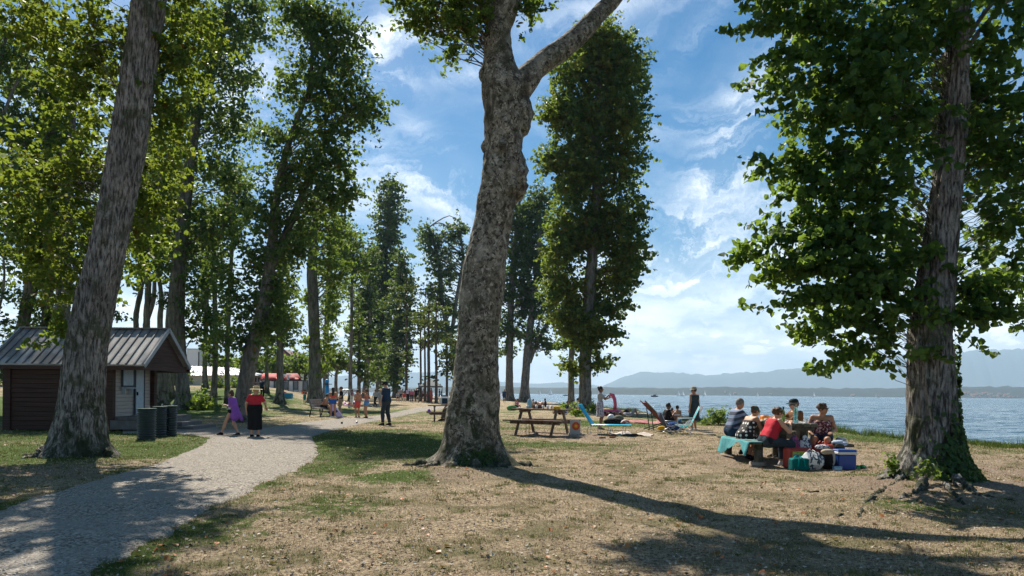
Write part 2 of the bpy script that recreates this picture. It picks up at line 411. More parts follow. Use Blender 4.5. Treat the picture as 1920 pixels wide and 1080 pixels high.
bp = T.n('ShaderNodeBump', Height=T.m('ADD', n2, T.m('MULTIPLY', n3, .5)), Strength=1.0, Distance=0.06)
p = T.n('ShaderNodeBsdfPrincipled', Base__Color=c, Roughness=0.95, Normal=bp); p.inputs['Specular IOR Level'].default_value = 0.1
T.n('ShaderNodeOutputMaterial', Surface=p); M_GROUND = m_
wet = sst(0.3, 1.6, shore_d(xr, yr))
me = npmesh('ground', np.stack([xr, yr, Z], 1), FQ, [M_GROUND], attrs={'green': ('POINT', greenness(xr, yr)), 'bare': ('POINT', bareness(xr, yr)), 'wet': ('POINT', wet)})
tag(link('ground', me), 'dry straw coloured lawn with greener patches and bare earth', 'ground', kind='structure')

# gravel path
m_ = bpy.data.materials.new('pale_gravel'); m_.use_nodes = True; T = NT(m_.node_tree)
O = T.n('ShaderNodeTexCoord').outputs['Object']
n1 = T.noise(O, 0.9, 5, 0.6); vo = T.n('ShaderNodeTexVoronoi', Vector=O, Scale=46.0); vo2 = T.n('ShaderNodeTexVoronoi', Vector=O, Scale=22.0)
c = T.mix(T.ramp(vo.outputs[1], 0.25, 0.75), (0.16, 0.138, 0.115), (0.56, 0.50, 0.42))
c = T.mix(T.ramp(n1, 0.42, 0.7), c, (0.36, 0.325, 0.28)); c = T.mix(T.m('MULTIPLY', T.ramp(vo2.outputs[0], 0.16, 0.08), .6), c, (0.16, 0.14, 0.12))
bp = T.n('ShaderNodeBump', Height=T.m('SUBTRACT', 1.0, vo.outputs[0]), Strength=1.0, Distance=0.03)
p = T.n('ShaderNodeBsdfPrincipled', Base__Color=c, Roughness=0.95, Normal=bp); p.inputs['Specular IOR Level'].default_value = 0.1
T.n('ShaderNodeOutputMaterial', Surface=p); M_GRAVEL = m_
def densify(P, n):
    P = np.asarray(P); s = np.concatenate([[0], np.cumsum(np.hypot(*np.diff(P, axis=0).T))]); t = np.linspace(0, 1, n)
    k = np.linspace(0, len(P)-1, n); i = np.arange(len(P)); return np.stack([np.interp(k, i, P[:, 0]), np.interp(k, i, P[:, 1])], 1)
def ribbon(L, R, lift, name, label, nlen=1100, nw=26):
    L = densify(L, nlen); R = densify(R, nlen); t = np.linspace(0, 1, nw)
    sc = np.linspace(0, 200, nlen)
    amp = np.clip(np.hypot(*(L-R).T)*.05, .02, .16)
    d = (R-L)/np.hypot(*(R-L).T)[:, None]
    L = L+d*(amp*(fbm(L[:, 0]*1.6, L[:, 1]*1.6, 0, 5, 3, .68)))[:, None]; R = R+d*(amp*(fbm(R[:, 0]*1.6, R[:, 1]*1.6, 0, 5, 4, .68)))[:, None]
    P = L[:, None]*(1-t)[None, :, None]+R[:, None]*t[None, :, None]
    x, y = P[..., 0].ravel(), P[..., 1].ravel()
    edge = np.minimum(t, 1-t)[None, :]*np.ones((nlen, 1)); z = hgt(x, y)+lift*np.clip(edge.ravel()*24, -.3, 1)
    ii, jj = np.meshgrid(np.arange(nw-1), np.arange(nlen-1)); a = (jj*nw+ii).ravel()
    me = npmesh(name, np.stack([x, y, z], 1), np.stack([a, a+1, a+1+nw, a+nw], 1), [M_GRAVEL])
    return tag(link(name, me), label, 'path', kind='structure')
ribbon(pathL, pathR, 0.03, 'path', 'pale gravel path curving back between the trees')
ribbon(brL, brR, 0.024, 'path', 'short gravel spur running from the path to the hut steps', 60, 12)

# lake
m_ = bpy.data.materials.new('lake_water'); m_.use_nodes = True; T = NT(m_.node_tree)
O = T.n('ShaderNodeTexCoord').outputs['Object']
wa3 = T.noise(O, 0.055, 4, 0.6, 0.8); wb = T.noise(T.mapv(O, (0.010, 0.05, 1)), 1.0, 5, 0.6)
big = T.noise(T.mapv(O, (0.45, 1, 1), rot=(0, 0, math.radians(10))), 0.07, 9, 0.56, 0.4); med = T.noise(T.mapv(O, (0.5, 1, 1), rot=(0, 0, math.radians(-14))), 0.9, 5, 0.6, 0.3)
hh = T.m('ADD', T.m('MULTIPLY', big, 2.6), T.m('MULTIPLY', med, 0.42))
bp = T.n('ShaderNodeBump', Height=hh, Strength=1.0, Distance=T.ramp(wb, 0.35, 0.65, 0.7, 1.4))
c = T.mix(T.ramp(wa3, .35, .65), (0.035, 0.085, 0.12), (0.06, 0.12, 0.155))
p = T.n('ShaderNodeBsdfPrincipled', Base__Color=c, Roughness=0.11, Normal=bp, IOR=1.33)
T.n('ShaderNodeOutputMaterial', Surface=p)
ys = np.concatenate([np.geomspace(10, 420, 640), np.geomspace(424, 22000, 70)]); us = np.concatenate([np.linspace(-1.4, -.1, 26)[:-1], np.linspace(-.1, .85, 430), np.linspace(.85, 1.5, 14)[1:]])
Yw, Uw = np.meshgrid(ys, us, indexing='ij'); Xw = Uw*Yw; xw, yw_ = Xw.ravel(), Yw.ravel(); cr_, sr_ = math.cos(.22), math.sin(.22); xa, ya = xw*cr_-yw_*sr_, xw*sr_+yw_*cr_
zw = .055*fbm(xa*.42, ya*.95, 0, 3, 301)*(1-sst(110, 330, yw_))+.10*fbm(xa*.10, ya*.24, 0, 3, 305)*(1-sst(250, 420, yw_)); zw += .05*vnoise(xa*.8, ya*1.9, 0, 309)*(1-sst(60, 150, yw_))*(.6+.4*vnoise(xw*.02, yw_*.05, 0, 311))
nc_ = len(us); ii, jj = np.meshgrid(np.arange(nc_-1), np.arange(len(ys)-1)); a = (jj*nc_+ii).ravel(); V = np.stack([xw, yw_, -.75+zw], 1); n0 = len(V)
V = np.concatenate([V, [(-14000, -60, -1.25), (14000, -60, -1.25), (14000, 22000, -1.25), (-14000, 22000, -1.25)]]); me = npmesh('lake', V, np.concatenate([np.stack([a, a+1, a+1+nc_, a+nc_], 1), [[n0, n0+1, n0+2, n0+3]]]), [m_])
lake = tag(link('lake', me), 'wind rippled blue grey lake', 'lake', kind='structure')

# hills beyond the lake: terrain bodies with depth
def ridge(name, label, prof, D, depth, mt, namp, seed, kind='structure', rough=1.0, base=-8):
    us = np.linspace(prof[0][0], prof[-1][0], 420); vs = np.interp(us, [p[0] for p in prof], [p[1] for p in prof])
    rows = [0, .06, .14, .25, .4, .6, .8, 1.0, 1.3, 1.8]; V = []
    for k, r in enumerate(rows):
        Dk = D+depth*r
        hb = sst(0, 1.0, r) if r <= 1 else 1-.25*(r-1)
        x = (us-U0)/F*D*(1+depth*r/D*.6)
        top = EYE+((V0+ROLL*(us-U0))-vs)/F*(D+depth)
        z = base+(top-base)*hb**.8*(1+namp*fbm(us*.02*rough, np.full_like(us, k*.7), 0, 5, seed)*(1-.6*hb))
        z = z+(namp*.35*(top-base))*fbm(us*.11*rough, np.full_like(us, r*5), 0, 4, seed+9)*(r > 0)
        V.append(np.stack([x, np.full_like(x, Dk), z], 1))
    V = np.concatenate(V); n = len(us); ii, jj = np.meshgrid(np.arange(n-1), np.arange(len(rows)-1)); a = (jj*n+ii).ravel()
    me = npmesh(name, V, np.stack([a, a+1, a+1+n, a+n], 1), [mt]); return tag(link(name, me), label, 'hills', kind=kind)
M_FOREST = mat('far_forest', (0.010, 0.022, 0.019), 0.95, 0.6, 0.035, color2=(0.05, 0.06, 0.04), c2w=(0.60, 0.66))
M_MOUNT = mat('far_mountain', (0.045, 0.065, 0.07), 0.95, 0.4, 0.0012)
hz = lambda u, up: (u, V0+ROLL*(u-U0)-up)
ridge('mountain_range', 'long blue mountain ridge rising to the right beyond the lake', [hz(1110, -4), hz(1140, 14), hz(1180, 32), hz(1215, 42), hz(1260, 43), hz(1300, 41), hz(1340, 38), hz(1390, 40), hz(1440, 45), hz(1500, 50), hz(1560, 55), hz(1610, 66), hz(1660, 72), hz(1720, 78), hz(1800, 84), hz(1860, 88), hz(1920, 91), hz(2050, 92), hz(2400, 80), hz(3200, 40)], 9000, 1500, M_MOUNT, .10, 3)
ridge('mountain_range', 'low faint ridge on the horizon behind the far trees', [hz(-900, 30), hz(200, 30), hz(560, 22), hz(640, 30), hz(760, 36), hz(820, 38), hz(900, 24), hz(960, 20), hz(1010, 19), hz(1060, 21), hz(1120, 17), hz(1180, 8), hz(1250, -4)], 9700, 1300, M_MOUNT, .08, 17)
ridge('hills', 'low wooded far shore of the lake', [hz(-1500, 6), hz(560, 6), hz(850, 10), hz(905, 14), hz(940, 13), hz(1000, 10), hz(1080, 11), hz(1150, 12), hz(1260, 12), hz(1330, 14), hz(1420, 15), hz(1500, 15), hz(1600, 15), hz(1750, 17), hz(1850, 20), hz(1920, 21), hz(2300, 24), hz(3400, 20)], 2800, 300, M_FOREST, .16, 29, rough=4.0, base=-4)
ridge('hills', 'wooded rise inland behind the park', [(-3000, 600), (-600, 640), (0, 690), (300, 712), (430, 722), (560, 727), (640, 733)], 700, 200, M_FOREST, .25, 44, rough=2.0, base=-3)

# haze
hb = MB(); hb.box((0, 0, 0), (26000, 26000, 700)); 
hz_m = bpy.data.materials.new('air_haze'); hz_m.use_nodes = True; T = NT(hz_m.node_tree)
pv = T.n('ShaderNodeVolumePrincipled', Color=(0.58, 0.81, 1.0, 1), Density=0.000125, Anisotropy=0.1)
T.n('ShaderNodeOutputMaterial', Volume=pv)
hzo = hb.build('haze', hz_m); hzo.location = (0, 0, 700/2-6); tag(hzo, 'pale blue summer haze over the lake', 'haze', kind='stuff')

# far shore houses
rng = np.random.RandomState(5)
M_HW = mat('far_house_wall', (0.62, 0.58, 0.50), 0.8, .2, 0.1); M_HR = mat('far_house_roof', (0.33, 0.17, 0.11), 0.8, .25, .1)
hp = []
for i in range(44):
    u = rng.choice([rng.uniform(1780, 1920), rng.uniform(1820, 1925), rng.uniform(1300, 1700)], p=[.4, .4, .2]); 
    r_ = rng.uniform(.12, .4); D = 2800+300*r_; top_ = pt(u, V0+ROLL*(u-U0)-np.interp(u, [1300, 1500, 1750, 1920], [14, 15, 17, 21]), 3100).z
    p_ = pt(u, 700, 2800); p_.x *= 1+300*r_/2800*.6; p_.z = -4+(top_+4)*float(sst(0, 1, r_))**.8; w_ = rng.uniform(5, 11); h_ = rng.uniform(3.5, 6)
    e = empty('house', (p_.x, D, p_.z), rng.uniform(-.5, .5), ('tiny pale house among the trees of the far shore'), 'house', 'houses on the far shore')
    m = MB(); m.box((0, 0, h_/2), (w_, 6, h_)); m.build('wall', M_HW, e)
    m = MB(); m.add([(-w_/2-.5, -5, h_), (w_/2+.5, -5, h_), (w_/2+.5, 5, h_), (-w_/2-.5, 5, h_), (-w_/2, 0, h_+3.5), (w_/2, 0, h_+3.5)], [(0, 1, 5, 4), (2, 3, 4, 5), (1, 2, 5), (3, 0, 4)]); m.build('roof', M_HR, e)
# ================================================================== TREES
def bark_mat(name, c1, c2, scale, stretch, moss=0.0, spots=None, bstr=0.8):
    m = bpy.data.materials.new(name); m.use_nodes = True; T = NT(m.node_tree)
    O = T.n('ShaderNodeTexCoord').outputs['Object']; v = T.mapv(O, stretch)
    n = T.noise(v, scale, 6, 0.65, 0.3); n2 = T.noise(O, 1.7, 5, 0.6); n3 = T.noise(O, 22, 4, 0.7)
    c = T.mix(T.ramp(n, 0.40, 0.60), c1, c2)
    c = T.mix(T.ramp(n2, 0.4, 0.7), c, T.mix(0.5, c1, c))
    if spots:
        v2 = T.noise(T.mapv(O, (1.2, 1.2, 0.9)), 9.0, 7, 0.75, 0.8); c = T.mix(T.ramp(v2, 0.535, 0.58), c, spots[0])
        v3 = T.noise(T.mapv(O, (1, 1, 1), loc=(5, 2, 1)), 11, 7, 0.75, 0.5); c = T.mix(T.ramp(v3, 0.53, 0.57), c, spots[1])
    if spots:
        v4 = T.noise(T.mapv(O, (1, 1, .6), loc=(1, 7, 1)), 2.1, 6, 0.6, 0.4); c = T.mix(T.m('MULTIPLY', T.ramp(v4, 0.54, 0.62), .75), c, (0.055, 0.047, 0.036)); v5 = T.noise(T.mapv(O, (1, 1, .6), loc=(9, 7, 4)), 1.8, 6, 0.6, 0.4); c = T.mix(T.m('MULTIPLY', T.ramp(v5, 0.57, 0.63), .4), c, (0.46, 0.42, 0.34))
    if moss:
        mz = T.noise(O, 2.2, 6, 0.65); c = T.mix(T.m('MULTIPLY', T.ramp(mz, 0.50, 0.62), moss), c, (0.045, 0.055, 0.022))
        li = T.noise(T.mapv(O, (1, 1, 1), loc=(3, 3, 3)), 9, 5, 0.6); c = T.mix(T.m('MULTIPLY', T.ramp(li, 0.62, 0.66), .6), c, (0.24, 0.26, 0.21))
    zo = T.n('ShaderNodeSeparateXYZ', Vector=O).outputs[2]; mb = T.noise(T.mapv(O, (1, 1, .5), loc=(2, 8, 5)), 4.5, 7, 0.65, .5); c = T.mix(T.m('MULTIPLY', T.ramp(T.m('SUBTRACT', mb, T.m('MULTIPLY', zo, .13)), 0.42, 0.50), .85 if moss else 0.0), c, (0.028, 0.036, 0.017))
    b = T.n('ShaderNodeBump', Height=T.m('ADD', n, T.m('MULTIPLY', n3, .5)), Strength=bstr, Distance=0.03)
    p = T.n('ShaderNodeBsdfPrincipled', Base__Color=c, Roughness=0.92, Normal=b); p.inputs['Specular IOR Level'].default_value = 0.15
    T.n('ShaderNodeOutputMaterial', Surface=p); return m
M_BK_OAK = bark_mat('furrowed_bark', (0.050, 0.043, 0.038), (0.37, 0.34, 0.305), 24, (1, 1, 0.17), moss=.75, bstr=1.0)
M_BK_BEECH = bark_mat('mottled_bark', (0.10, 0.088, 0.068), (0.30, 0.265, 0.205), 12, (1, 1, .8), moss=.45, spots=[(0.43, 0.395, 0.32), (0.045, 0.038, 0.030)], bstr=.7)
M_BK_FAR = bark_mat('grey_bark', (0.10, 0.09, 0.078), (0.27, 0.245, 0.21), 6, (1, 1, 0.2), moss=.3)
M_BK_PINE = bark_mat('pine_bark', (0.07, 0.055, 0.045), (0.18, 0.14, 0.11), 6, (1, 1, 0.3))
def leaf_mat(name, dark, lite, yel, yamt=0.15, tr=0.45, brown=0.0, tcol=(0.30, 0.42, 0.045)):
    m = bpy.data.materials.new(name); m.use_nodes = True; T = NT(m.node_tree)
    r = T.n('ShaderNodeNewGeometry').outputs['Random Per Island']; O = T.n('ShaderNodeTexCoord').outputs['Object']
    n = T.noise(O, 0.55, 3, 0.6)
    c = T.mix(r, dark, lite); c = T.mix(T.m('MULTIPLY', T.ramp(T.m('ADD', n, T.m('MULTIPLY', r, .35)), 0.60, 0.85), yamt*4, clamp=True), c, yel)
    if brown:
        r2 = T.m('FRACT', T.m('MULTIPLY', r, 37.7)); c = T.mix(T.m('LESS_THAN', r2, brown), c, (0.16, 0.065, 0.015))
    d = T.n('ShaderNodeBsdfPrincipled', Base__Color=c, Roughness=0.5); d.inputs['Specular IOR Level'].default_value = 0.25
    tc_ = T.mix(0.62, c, tcol); t = T.n('ShaderNodeBsdfTranslucent', Color=tc_)
    T.n('ShaderNodeOutputMaterial', Surface=T.n('ShaderNodeMixShader', Fac=tr, i1=d, i2=t)); return m
M_LF_OAK = leaf_mat('oak_leaves', (0.030, 0.070, 0.018), (0.085, 0.150, 0.034), (0.25, 0.24, 0.030), .15, .48, .05, (0.34, 0.44, 0.04))
M_LF_LIME = leaf_mat('lime_leaves', (0.014, 0.058, 0.026), (0.050, 0.135, 0.042), (0.12, 0.18, 0.03), .07, .55)
M_LF_LIME2 = leaf_mat('lime_leaves_turning', (0.028, 0.068, 0.028), (0.080, 0.145, 0.045), (0.22, 0.20, 0.035), .22, .50, .04)
M_LF_BEECH = leaf_mat('beech_leaves', (0.034, 0.073, 0.018), (0.095, 0.155, 0.037), (0.16, 0.19, 0.03), .14, .48, .03)
M_LF_FAR = leaf_mat('poplar_leaves', (0.017, 0.055, 0.026), (0.058, 0.120, 0.042), (0.14, 0.17, 0.04), .12, .42, .02)
M_LF_DARK = leaf_mat('dark_leaves', (0.016, 0.047, 0.026), (0.045, 0.092, 0.041), (0.09, 0.13, 0.03), .05, .36)
M_LF_PINE = leaf_mat('pine_needles', (0.027, 0.051, 0.022), (0.067, 0.104, 0.037), (0.16, 0.15, 0.04), .15, .25)
M_LF_BRIGHT = leaf_mat('bright_leaves', (0.055, 0.115, 0.024), (0.140, 0.220, 0.045), (0.24, 0.27, 0.05), .2, .5)
M_IVY = leaf_mat('ivy_leaves', (0.017, 0.049, 0.018), (0.055, 0.122, 0.037), (0.10, 0.15, 0.03), .06, .30)

def catmull(P, n):
    P = [np.asarray(p, float) for p in P]; P = [2*P[0]-P[1]]+P+[2*P[-1]-P[-2]]; out = []
    m = len(P)-3
    for i in range(n):
        t = i/(n-1)*m; k = min(int(t), m-1); f = t-k; a, b, c, d = P[k:k+4]
        out.append(.5*((2*b)+(-a+c)*f+(2*a-5*b+4*c-d)*f*f+(-a+3*b-3*c+d)*f**3))
    return np.array(out)
def tube_arrays(P, R, seg, disp=None, close=True):
    """P (n,3), R (n,), returns verts, faces; disp(theta(n,seg), P, R)->radius add"""
    n = len(P); Tg = np.gradient(P, axis=0); Tg /= np.linalg.norm(Tg, axis=1)[:, None]+1e-9
    x = np.cross(Tg, [0.02, 1.0, 0.05]); x /= np.linalg.norm(x, axis=1)[:, None]+1e-9; y = np.cross(Tg, x)
    th = np.linspace(0, 2*np.pi, seg, endpoint=False)[None, :]*np.ones((n, 1)); r = R[:, None]*np.ones((1, seg))
    if disp is not None: r = r+disp(th, P, r, x, y)
    V = P[:, None]+r[..., None]*(np.cos(th)[..., None]*x[:, None]+np.sin(th)[..., None]*y[:, None])
    i, k = np.meshgrid(np.arange(n-1), np.arange(seg), indexing='ij'); a = (i*seg+k).ravel(); b = (i*seg+(k+1) % seg).ravel()
    return V.reshape(-1, 3), np.stack([a, b, b+seg, a+seg], 1)
def leaf_arrays(P, N, size, rng, kind='leaf'):
    n = len(P); N = N/(np.linalg.norm(N, axis=1)[:, None]+1e-9)
    a = rng.normal(size=(n, 3)); a -= (a*N).sum(1)[:, None]*N; a /= np.linalg.norm(a, axis=1)[:, None]+1e-9; b = np.cross(N, a)
    s = size*rng.uniform(.45, 1.3, (n, 1, 1))
    if kind == 'leaf':      # folded pointed leaf, six corners
        t = np.array([(-.5, 0, 0), (-.2, .38, .13), (.22, .30, .10), (.55, 0, -.06), (.22, -.30, .10), (-.2, -.38, .13)])
        fc = np.array([(0, 3, 2, 1), (0, 5, 4, 3)])
    elif kind == 'lobed':   # broad lobed leaf
        t = np.array([(-.5, 0, 0), (-.42, .36, .08), (-.05, .50, .12), (.30, .34, .06), (.56, 0, -.08), (.30, -.34, .06), (-.05, -.50, .12), (-.42, -.36, .08)])
        fc = np.array([(0, 4, 3, 2), (0, 2, 1, 0), (0, 6, 5, 4), (0, 0, 7, 6)])
        fc = np.array([(0, 4, 3, 2), (0, 6, 5, 4)]); 
        t = np.array([(-.45, 0, 0), (-.5, .0, 0), (-.12, .52, .10), (.30, .36, .06), (.58, 0, -.08), (.30, -.36, .06), (-.12, -.52, .10)])
        fc = np.array([(0, 4, 3, 2), (0, 6, 5, 4)])
        t = np.concatenate([t, [(-.46, .30, .08), (-.46, -.30, .08)]]); fc = np.array([(0, 4, 3, 2), (0, 6, 5, 4)])
        t = t[[0, 2, 3, 4, 5, 6]]; fc = np.array([(0, 3, 2, 1), (0, 5, 4, 3)])
    else:                   # spray: two crossed blades for far foliage
        t = np.array([(-.5, 0, 0), (0, .42, .08), (.5, 0, -.1), (0, -.42, .08)]); fc = np.array([(0, 3, 2, 1)])
    t = t[None]*s
    V = P[:, None]+t[..., 0:1]*a[:, None]+t[..., 1:2]*b[:, None]+t[..., 2:3]*N[:, None]
    k = t.shape[1]; Fc = (fc[None]+(np.arange(n)*k)[:, None, None]).reshape(-1, 4)
    return V.reshape(-1, 3), Fc
def nrm3(v): return v/(np.linalg.norm(v)+1e-9)
def clumps(blobs, n, rng, shell=.5):
    """blobs: (centre, radii) -> clump centres and outward directions"""
    w_ = np.array([np.prod(b[1])**(2/3) for b in blobs]); w_ /= w_.sum(); k = rng.choice(len(blobs), n, p=w_)
    d = rng.normal(size=(n, 3)); d /= np.linalg.norm(d, axis=1)[:, None]; r = rng.uniform(0, 1, n)**shell*np.where(rng.uniform(0, 1, n) < .10, 1.12, 1.0)
    C = np.array([b[0] for b in blobs])[k]; R = np.array([b[1] for b in blobs])[k]
    return C+d*R*r[:, None], d, k
def branch_set(axis, targets, rng, r0=.03, seg=4, rise=1.0, maxl=99):
    parts = []
    for t in targets:
        if np.min(np.linalg.norm(axis-t, axis=1)) > maxl: continue
        z0 = t[2]-rng.uniform(.2, 1.0)*np.hypot(*(t[:2]-axis[np.argmin(abs(axis[:, 2]-t[2])), :2]))*rise*.7
        k = np.argmin(abs(axis[:, 2]-z0)); s = axis[k]; LL = np.linalg.norm(t-s); m1 = s+(t-s)*.33+np.array([0, 0, .13*LL])+rng.normal(size=3)*.07*LL; m2 = s+(t-s)*.68+np.array([0, 0, .10*LL])+rng.normal(size=3)*.07*LL
        P = catmull([s, m1, m2, t], 7); parts.append(tube_arrays(P, np.linspace(r0, r0*.25, 7)*(.6+.5*np.linalg.norm(t-s)/2.5), seg))
    return parts
def foliage(name, parent, blobs, nclump, per, cr, size, mt, seed, kind='leaf', shell=.5, axis=None, nbr=0, br=.03, up=.5, bark=None, flat=.65, fit=.90, maxl=99, extra=()):
    rng = np.random.RandomState(seed); blobs = [(c_, r_*fit) for c_, r_ in blobs]; C, d, k = clumps(blobs, nclump, rng, shell)
    ex = []
    for (a_, b_, n_) in extra:
        a_ = np.array(a_); b_ = np.array(b_); s_ = np.linspace(.25, 1, n_)[:, None]; L1 = np.linalg.norm(b_-a_); ex.append((a_+(b_-a_)*s_+np.array([0, 0, .10*L1])*np.sin(s_*3.0)+rng.normal(size=(n_, 3))*.05, np.repeat(nrm3(b_-a_)[None], n_, 0)))
    if ex: C = np.concatenate([C]+[e[0] for e in ex]); d = np.concatenate([d]+[e[1] for e in ex]); nclump = len(C)
    Ci = np.repeat(C, per, 0); di = np.repeat(d, per, 0); crs = np.repeat(rng.uniform(.6, 1.3, nclump)*cr, per)[:, None]
    dt = d*[1, 1, .45]+rng.normal(size=d.shape)*.35+[0, 0, .02]; dt /= np.linalg.norm(dt, axis=1)[:, None]; L_ = rng.uniform(.7, 1.5, (nclump, 1))*cr*2.3
    tt_ = rng.uniform(-.35, 1.0, (len(Ci), 1)); off = rng.normal(size=Ci.shape)*[1, 1, flat]
    P = Ci+np.repeat(dt*L_, per, 0)*tt_+off*crs*.40*(1.15-.5*np.clip(tt_, 0, 1))
    N = rng.normal(size=P.shape)*.75+di*.45+np.array([0, 0, up])
    V, Fc = leaf_arrays(P, N, size, rng, kind); me = npmesh(name, V, Fc, [mt], smooth=False); o = link(name, me, parent)
    if axis is not None and nbr:
        sel = rng.choice(nclump, min(nbr, nclump), replace=False); V, Fc = merge(branch_set(axis, C[sel], rng, br, maxl=maxl)); link('branches', npmesh('branches', V, Fc, [bark or M_BK_FAR]), parent)
    return o
def wrap_trunk(axis_uvw, D, dz=0.05, seg=72, flare=(0.5, .25, []), style='furrow', seed=1, dy=None, lift=-.25):
    """axis_uvw: list of (u, v, width_px) bottom to top at depth D; returns trunk arrays in world space and the axis"""
    pts = []; rr = []
    for i, (u, v, w_) in enumerate(axis_uvw):
        d = D+(dy[i] if dy else 0); p = pt(u, v, d); pts.append(p); rr.append(w_/2/F*d)
    pts[0] = Vector((pts[0].x, pts[0].y, H(pts[0].x, pts[0].y)+lift))
    L = sum((pts[i+1]-pts[i]).length for i in range(len(pts)-1)); n = max(12, int(L/dz))
    ctrl = [np.array([*p, r*4]) for p, r in zip(pts, rr)]; Q = catmull(ctrl, n); P = Q[:, :3]; R = Q[:, 3]/4
    gz = P[0, 2]-lift; fh, fa, lobes = flare
    Tn = np.gradient(P, axis=0); R = R*np.abs(Tn[:, 2])/np.linalg.norm(Tn, axis=1)*.97
    def disp(th, P, r, x, y):
        z = np.maximum(P[:, 2:3]-gz, 0); e = np.exp(-z/fh); out = fa*e*r
        for (ang, st, pw) in lobes: out = out+st*np.exp(-z/(fh*.62))*np.maximum(0, np.cos(th-ang))**pw
        cx, cy = np.cos(th), np.sin(th)
        out = out+.05*r*fbm(cx*1.3+seed, cy*1.3, P[:, 2:3]*.8, 3, seed)
        if style == 'furrow':
            ca = r.mean()*cx; sa = r.mean()*cy
            rn = 1-np.abs(fbm(ca*12+.35*vnoise(cx*2, cy*2, P[:, 2:3]*2.5, 3), sa*12, P[:, 2:3]*1.7, 3, seed+5))*2
            out = out-.028+.026*rn+.014*vnoise(ca*26, sa*26, P[:, 2:3]*6, seed+7)
        elif style == 'smooth':
            ca = r.mean()*cx; sa = r.mean()*cy
            out = out+.022*fbm(ca*3, sa*3, P[:, 2:3]*2.2, 4, seed+5)+.012*fbm(ca*12, sa*12, P[:, 2:3]*9, 3, seed+8)
        return out
    V, Fc = tube_arrays(P, R, seg, disp); return V, Fc, P, R
def root_tube(p0, pts, r0, rng, seg=8, bump=.35):
    """surface root following the ground from p0 through xy points"""
    P = [np.array([*p0])]+[np.array([x, y, H(x, y)+dz]) for x, y, dz in pts]; n = 10*len(P); Q = catmull(P, n)
    R = np.linspace(r0, r0*.25, n)*(1+bump*vnoise(np.arange(n)*.45, 0, 0, int(rng.randint(99))))
    def dp(th, P, r, x, y): return .55*r*fbm(np.cos(th)*2, np.sin(th)*2, np.arange(len(P))[:, None]*.6, 4, 4)
    return tube_arrays(Q, R, seg, dp)
def tree_root(label, base, group=None, name='tree', cat='tree'):
    return empty(name, (0, 0, 0), 0, label, cat, group)

def finish_tree(root, base):
    """move the Empty to the foot of the tree while the parts stay put"""
    b = Vector(base)
    for ch in root.children:
        ch.data.transform(Matrix.Translation(-b))
    root.location = b

# ---- centre tree ------------------------------------------------------------
def B3(u, v, D, rx, ry, rz): return (np.array(pt(u, v, D)), np.array([rx, ry, rz]))
def BP(u, v, D, ru, rv, rd=None):
    return (np.array(pt(u, v, D)), np.array([ru/F*D, (rd if rd else ru/F*D), rv/F*D]))
def gpD(v, u): return gp0(u, v)[1]
rng = np.random.RandomState(3)
D2 = gpD(872, 885)+.25
t = tree_root('tall mottled grey trunk in the centre, forking high up with a bare right limb', None, name='beech_tree')
V, Fc, P, R = wrap_trunk([(884, 880, 118), (885, 850, 112), (886, 800, 103), (892, 700, 87), (899, 600, 83), (910, 500, 81), (928, 400, 74), (940, 330, 78), (945, 270, 72), (946, 215, 77), (942, 165, 84), (936, 120, 62), (932, 65, 51), (943, 20, 56), (952, -20, 62)], D2, .035, 110,
    (.30, .06, [(0.25, .32, 8), (1.25, .16, 6), (2.9, .45, 8), (3.7, .24, 11), (4.35, .32, 14), (5.1, .26, 14), (5.85, .42, 10)]), 'smooth', 4)
parts = [(V, Fc)]
top = pt(952, -20, D2)
def limb(pts, seg=32, n=60, seed=1, amp=.02):
    ctrl = [np.array([*pt(u, v, D), w_/2/F*D*4]) for u, v, w_, D in pts]; Q = catmull(ctrl, n)
    return tube_arrays(Q[:, :3], Q[:, 3]/4, seg, lambda th, P, r, x, y: amp*fbm(np.cos(th)*1.5, np.sin(th)*1.5, P[:, 2:3]*3+P[:, 0:1]*3, 4, seed)*np.minimum(1, r/.12))
parts.append(limb([(942, 210, 50, D2), (975, 165, 50, D2), (1012, 122, 40, D2+.15), (1060, 88, 39, D2+.4), (1105, 45, 34, D2+.7), (1150, -2, 28, D2+1.0), (1200, -60, 24, D2+1.3), (1290, -150, 18, D2+1.6), (1420, -230, 11, D2+2.0)], 40, 90, 3))
parts.append(limb([(935, 60, 34, D2), (916, 20, 30, D2), (900, -30, 28, D2+.1), (880, -140, 20, D2+.3), (870, -300, 11, D2+.5)], seed=5))
parts.append(limb([(948, 0, 60, D2), (975, -70, 42, D2-.1), (1000, -190, 28, D2-.3), (1010, -340, 12, D2-.5)], seed=6))
for (u, v, w_, dx) in [(974, 328, 52, .0), (985, 212, 46, 0), (902, 275, 12, 0), (900, 140, 16, 0), (950, 272, 18, -.32), (958, 235, 14, -.33), (968, 345, 20, -.25)]:
    p = np.array(pt(u-(8 if u > 940 else -6), v, D2+dx)); r = w_/2/F*D2
    m = 10; a = catmull([p-[0, 0, r*2.1], p-[0, 0, r*.8], p, p+[0, 0, r*.8], p+[0, 0, r*2.1]], 16); parts.append(tube_arrays(a, r*np.array([.05]+[1.0*math.sin(math.pi*(i+.5)/16)**.6 for i in range(1, 15)]+[.05]), 20, lambda th, P, r, x, y: .22*r*fbm(np.cos(th)*1.5, np.sin(th)*1.5, P[:, 2:3]*9, 3, 8)))
bx, by = pt(885, 880, D2).x, D2
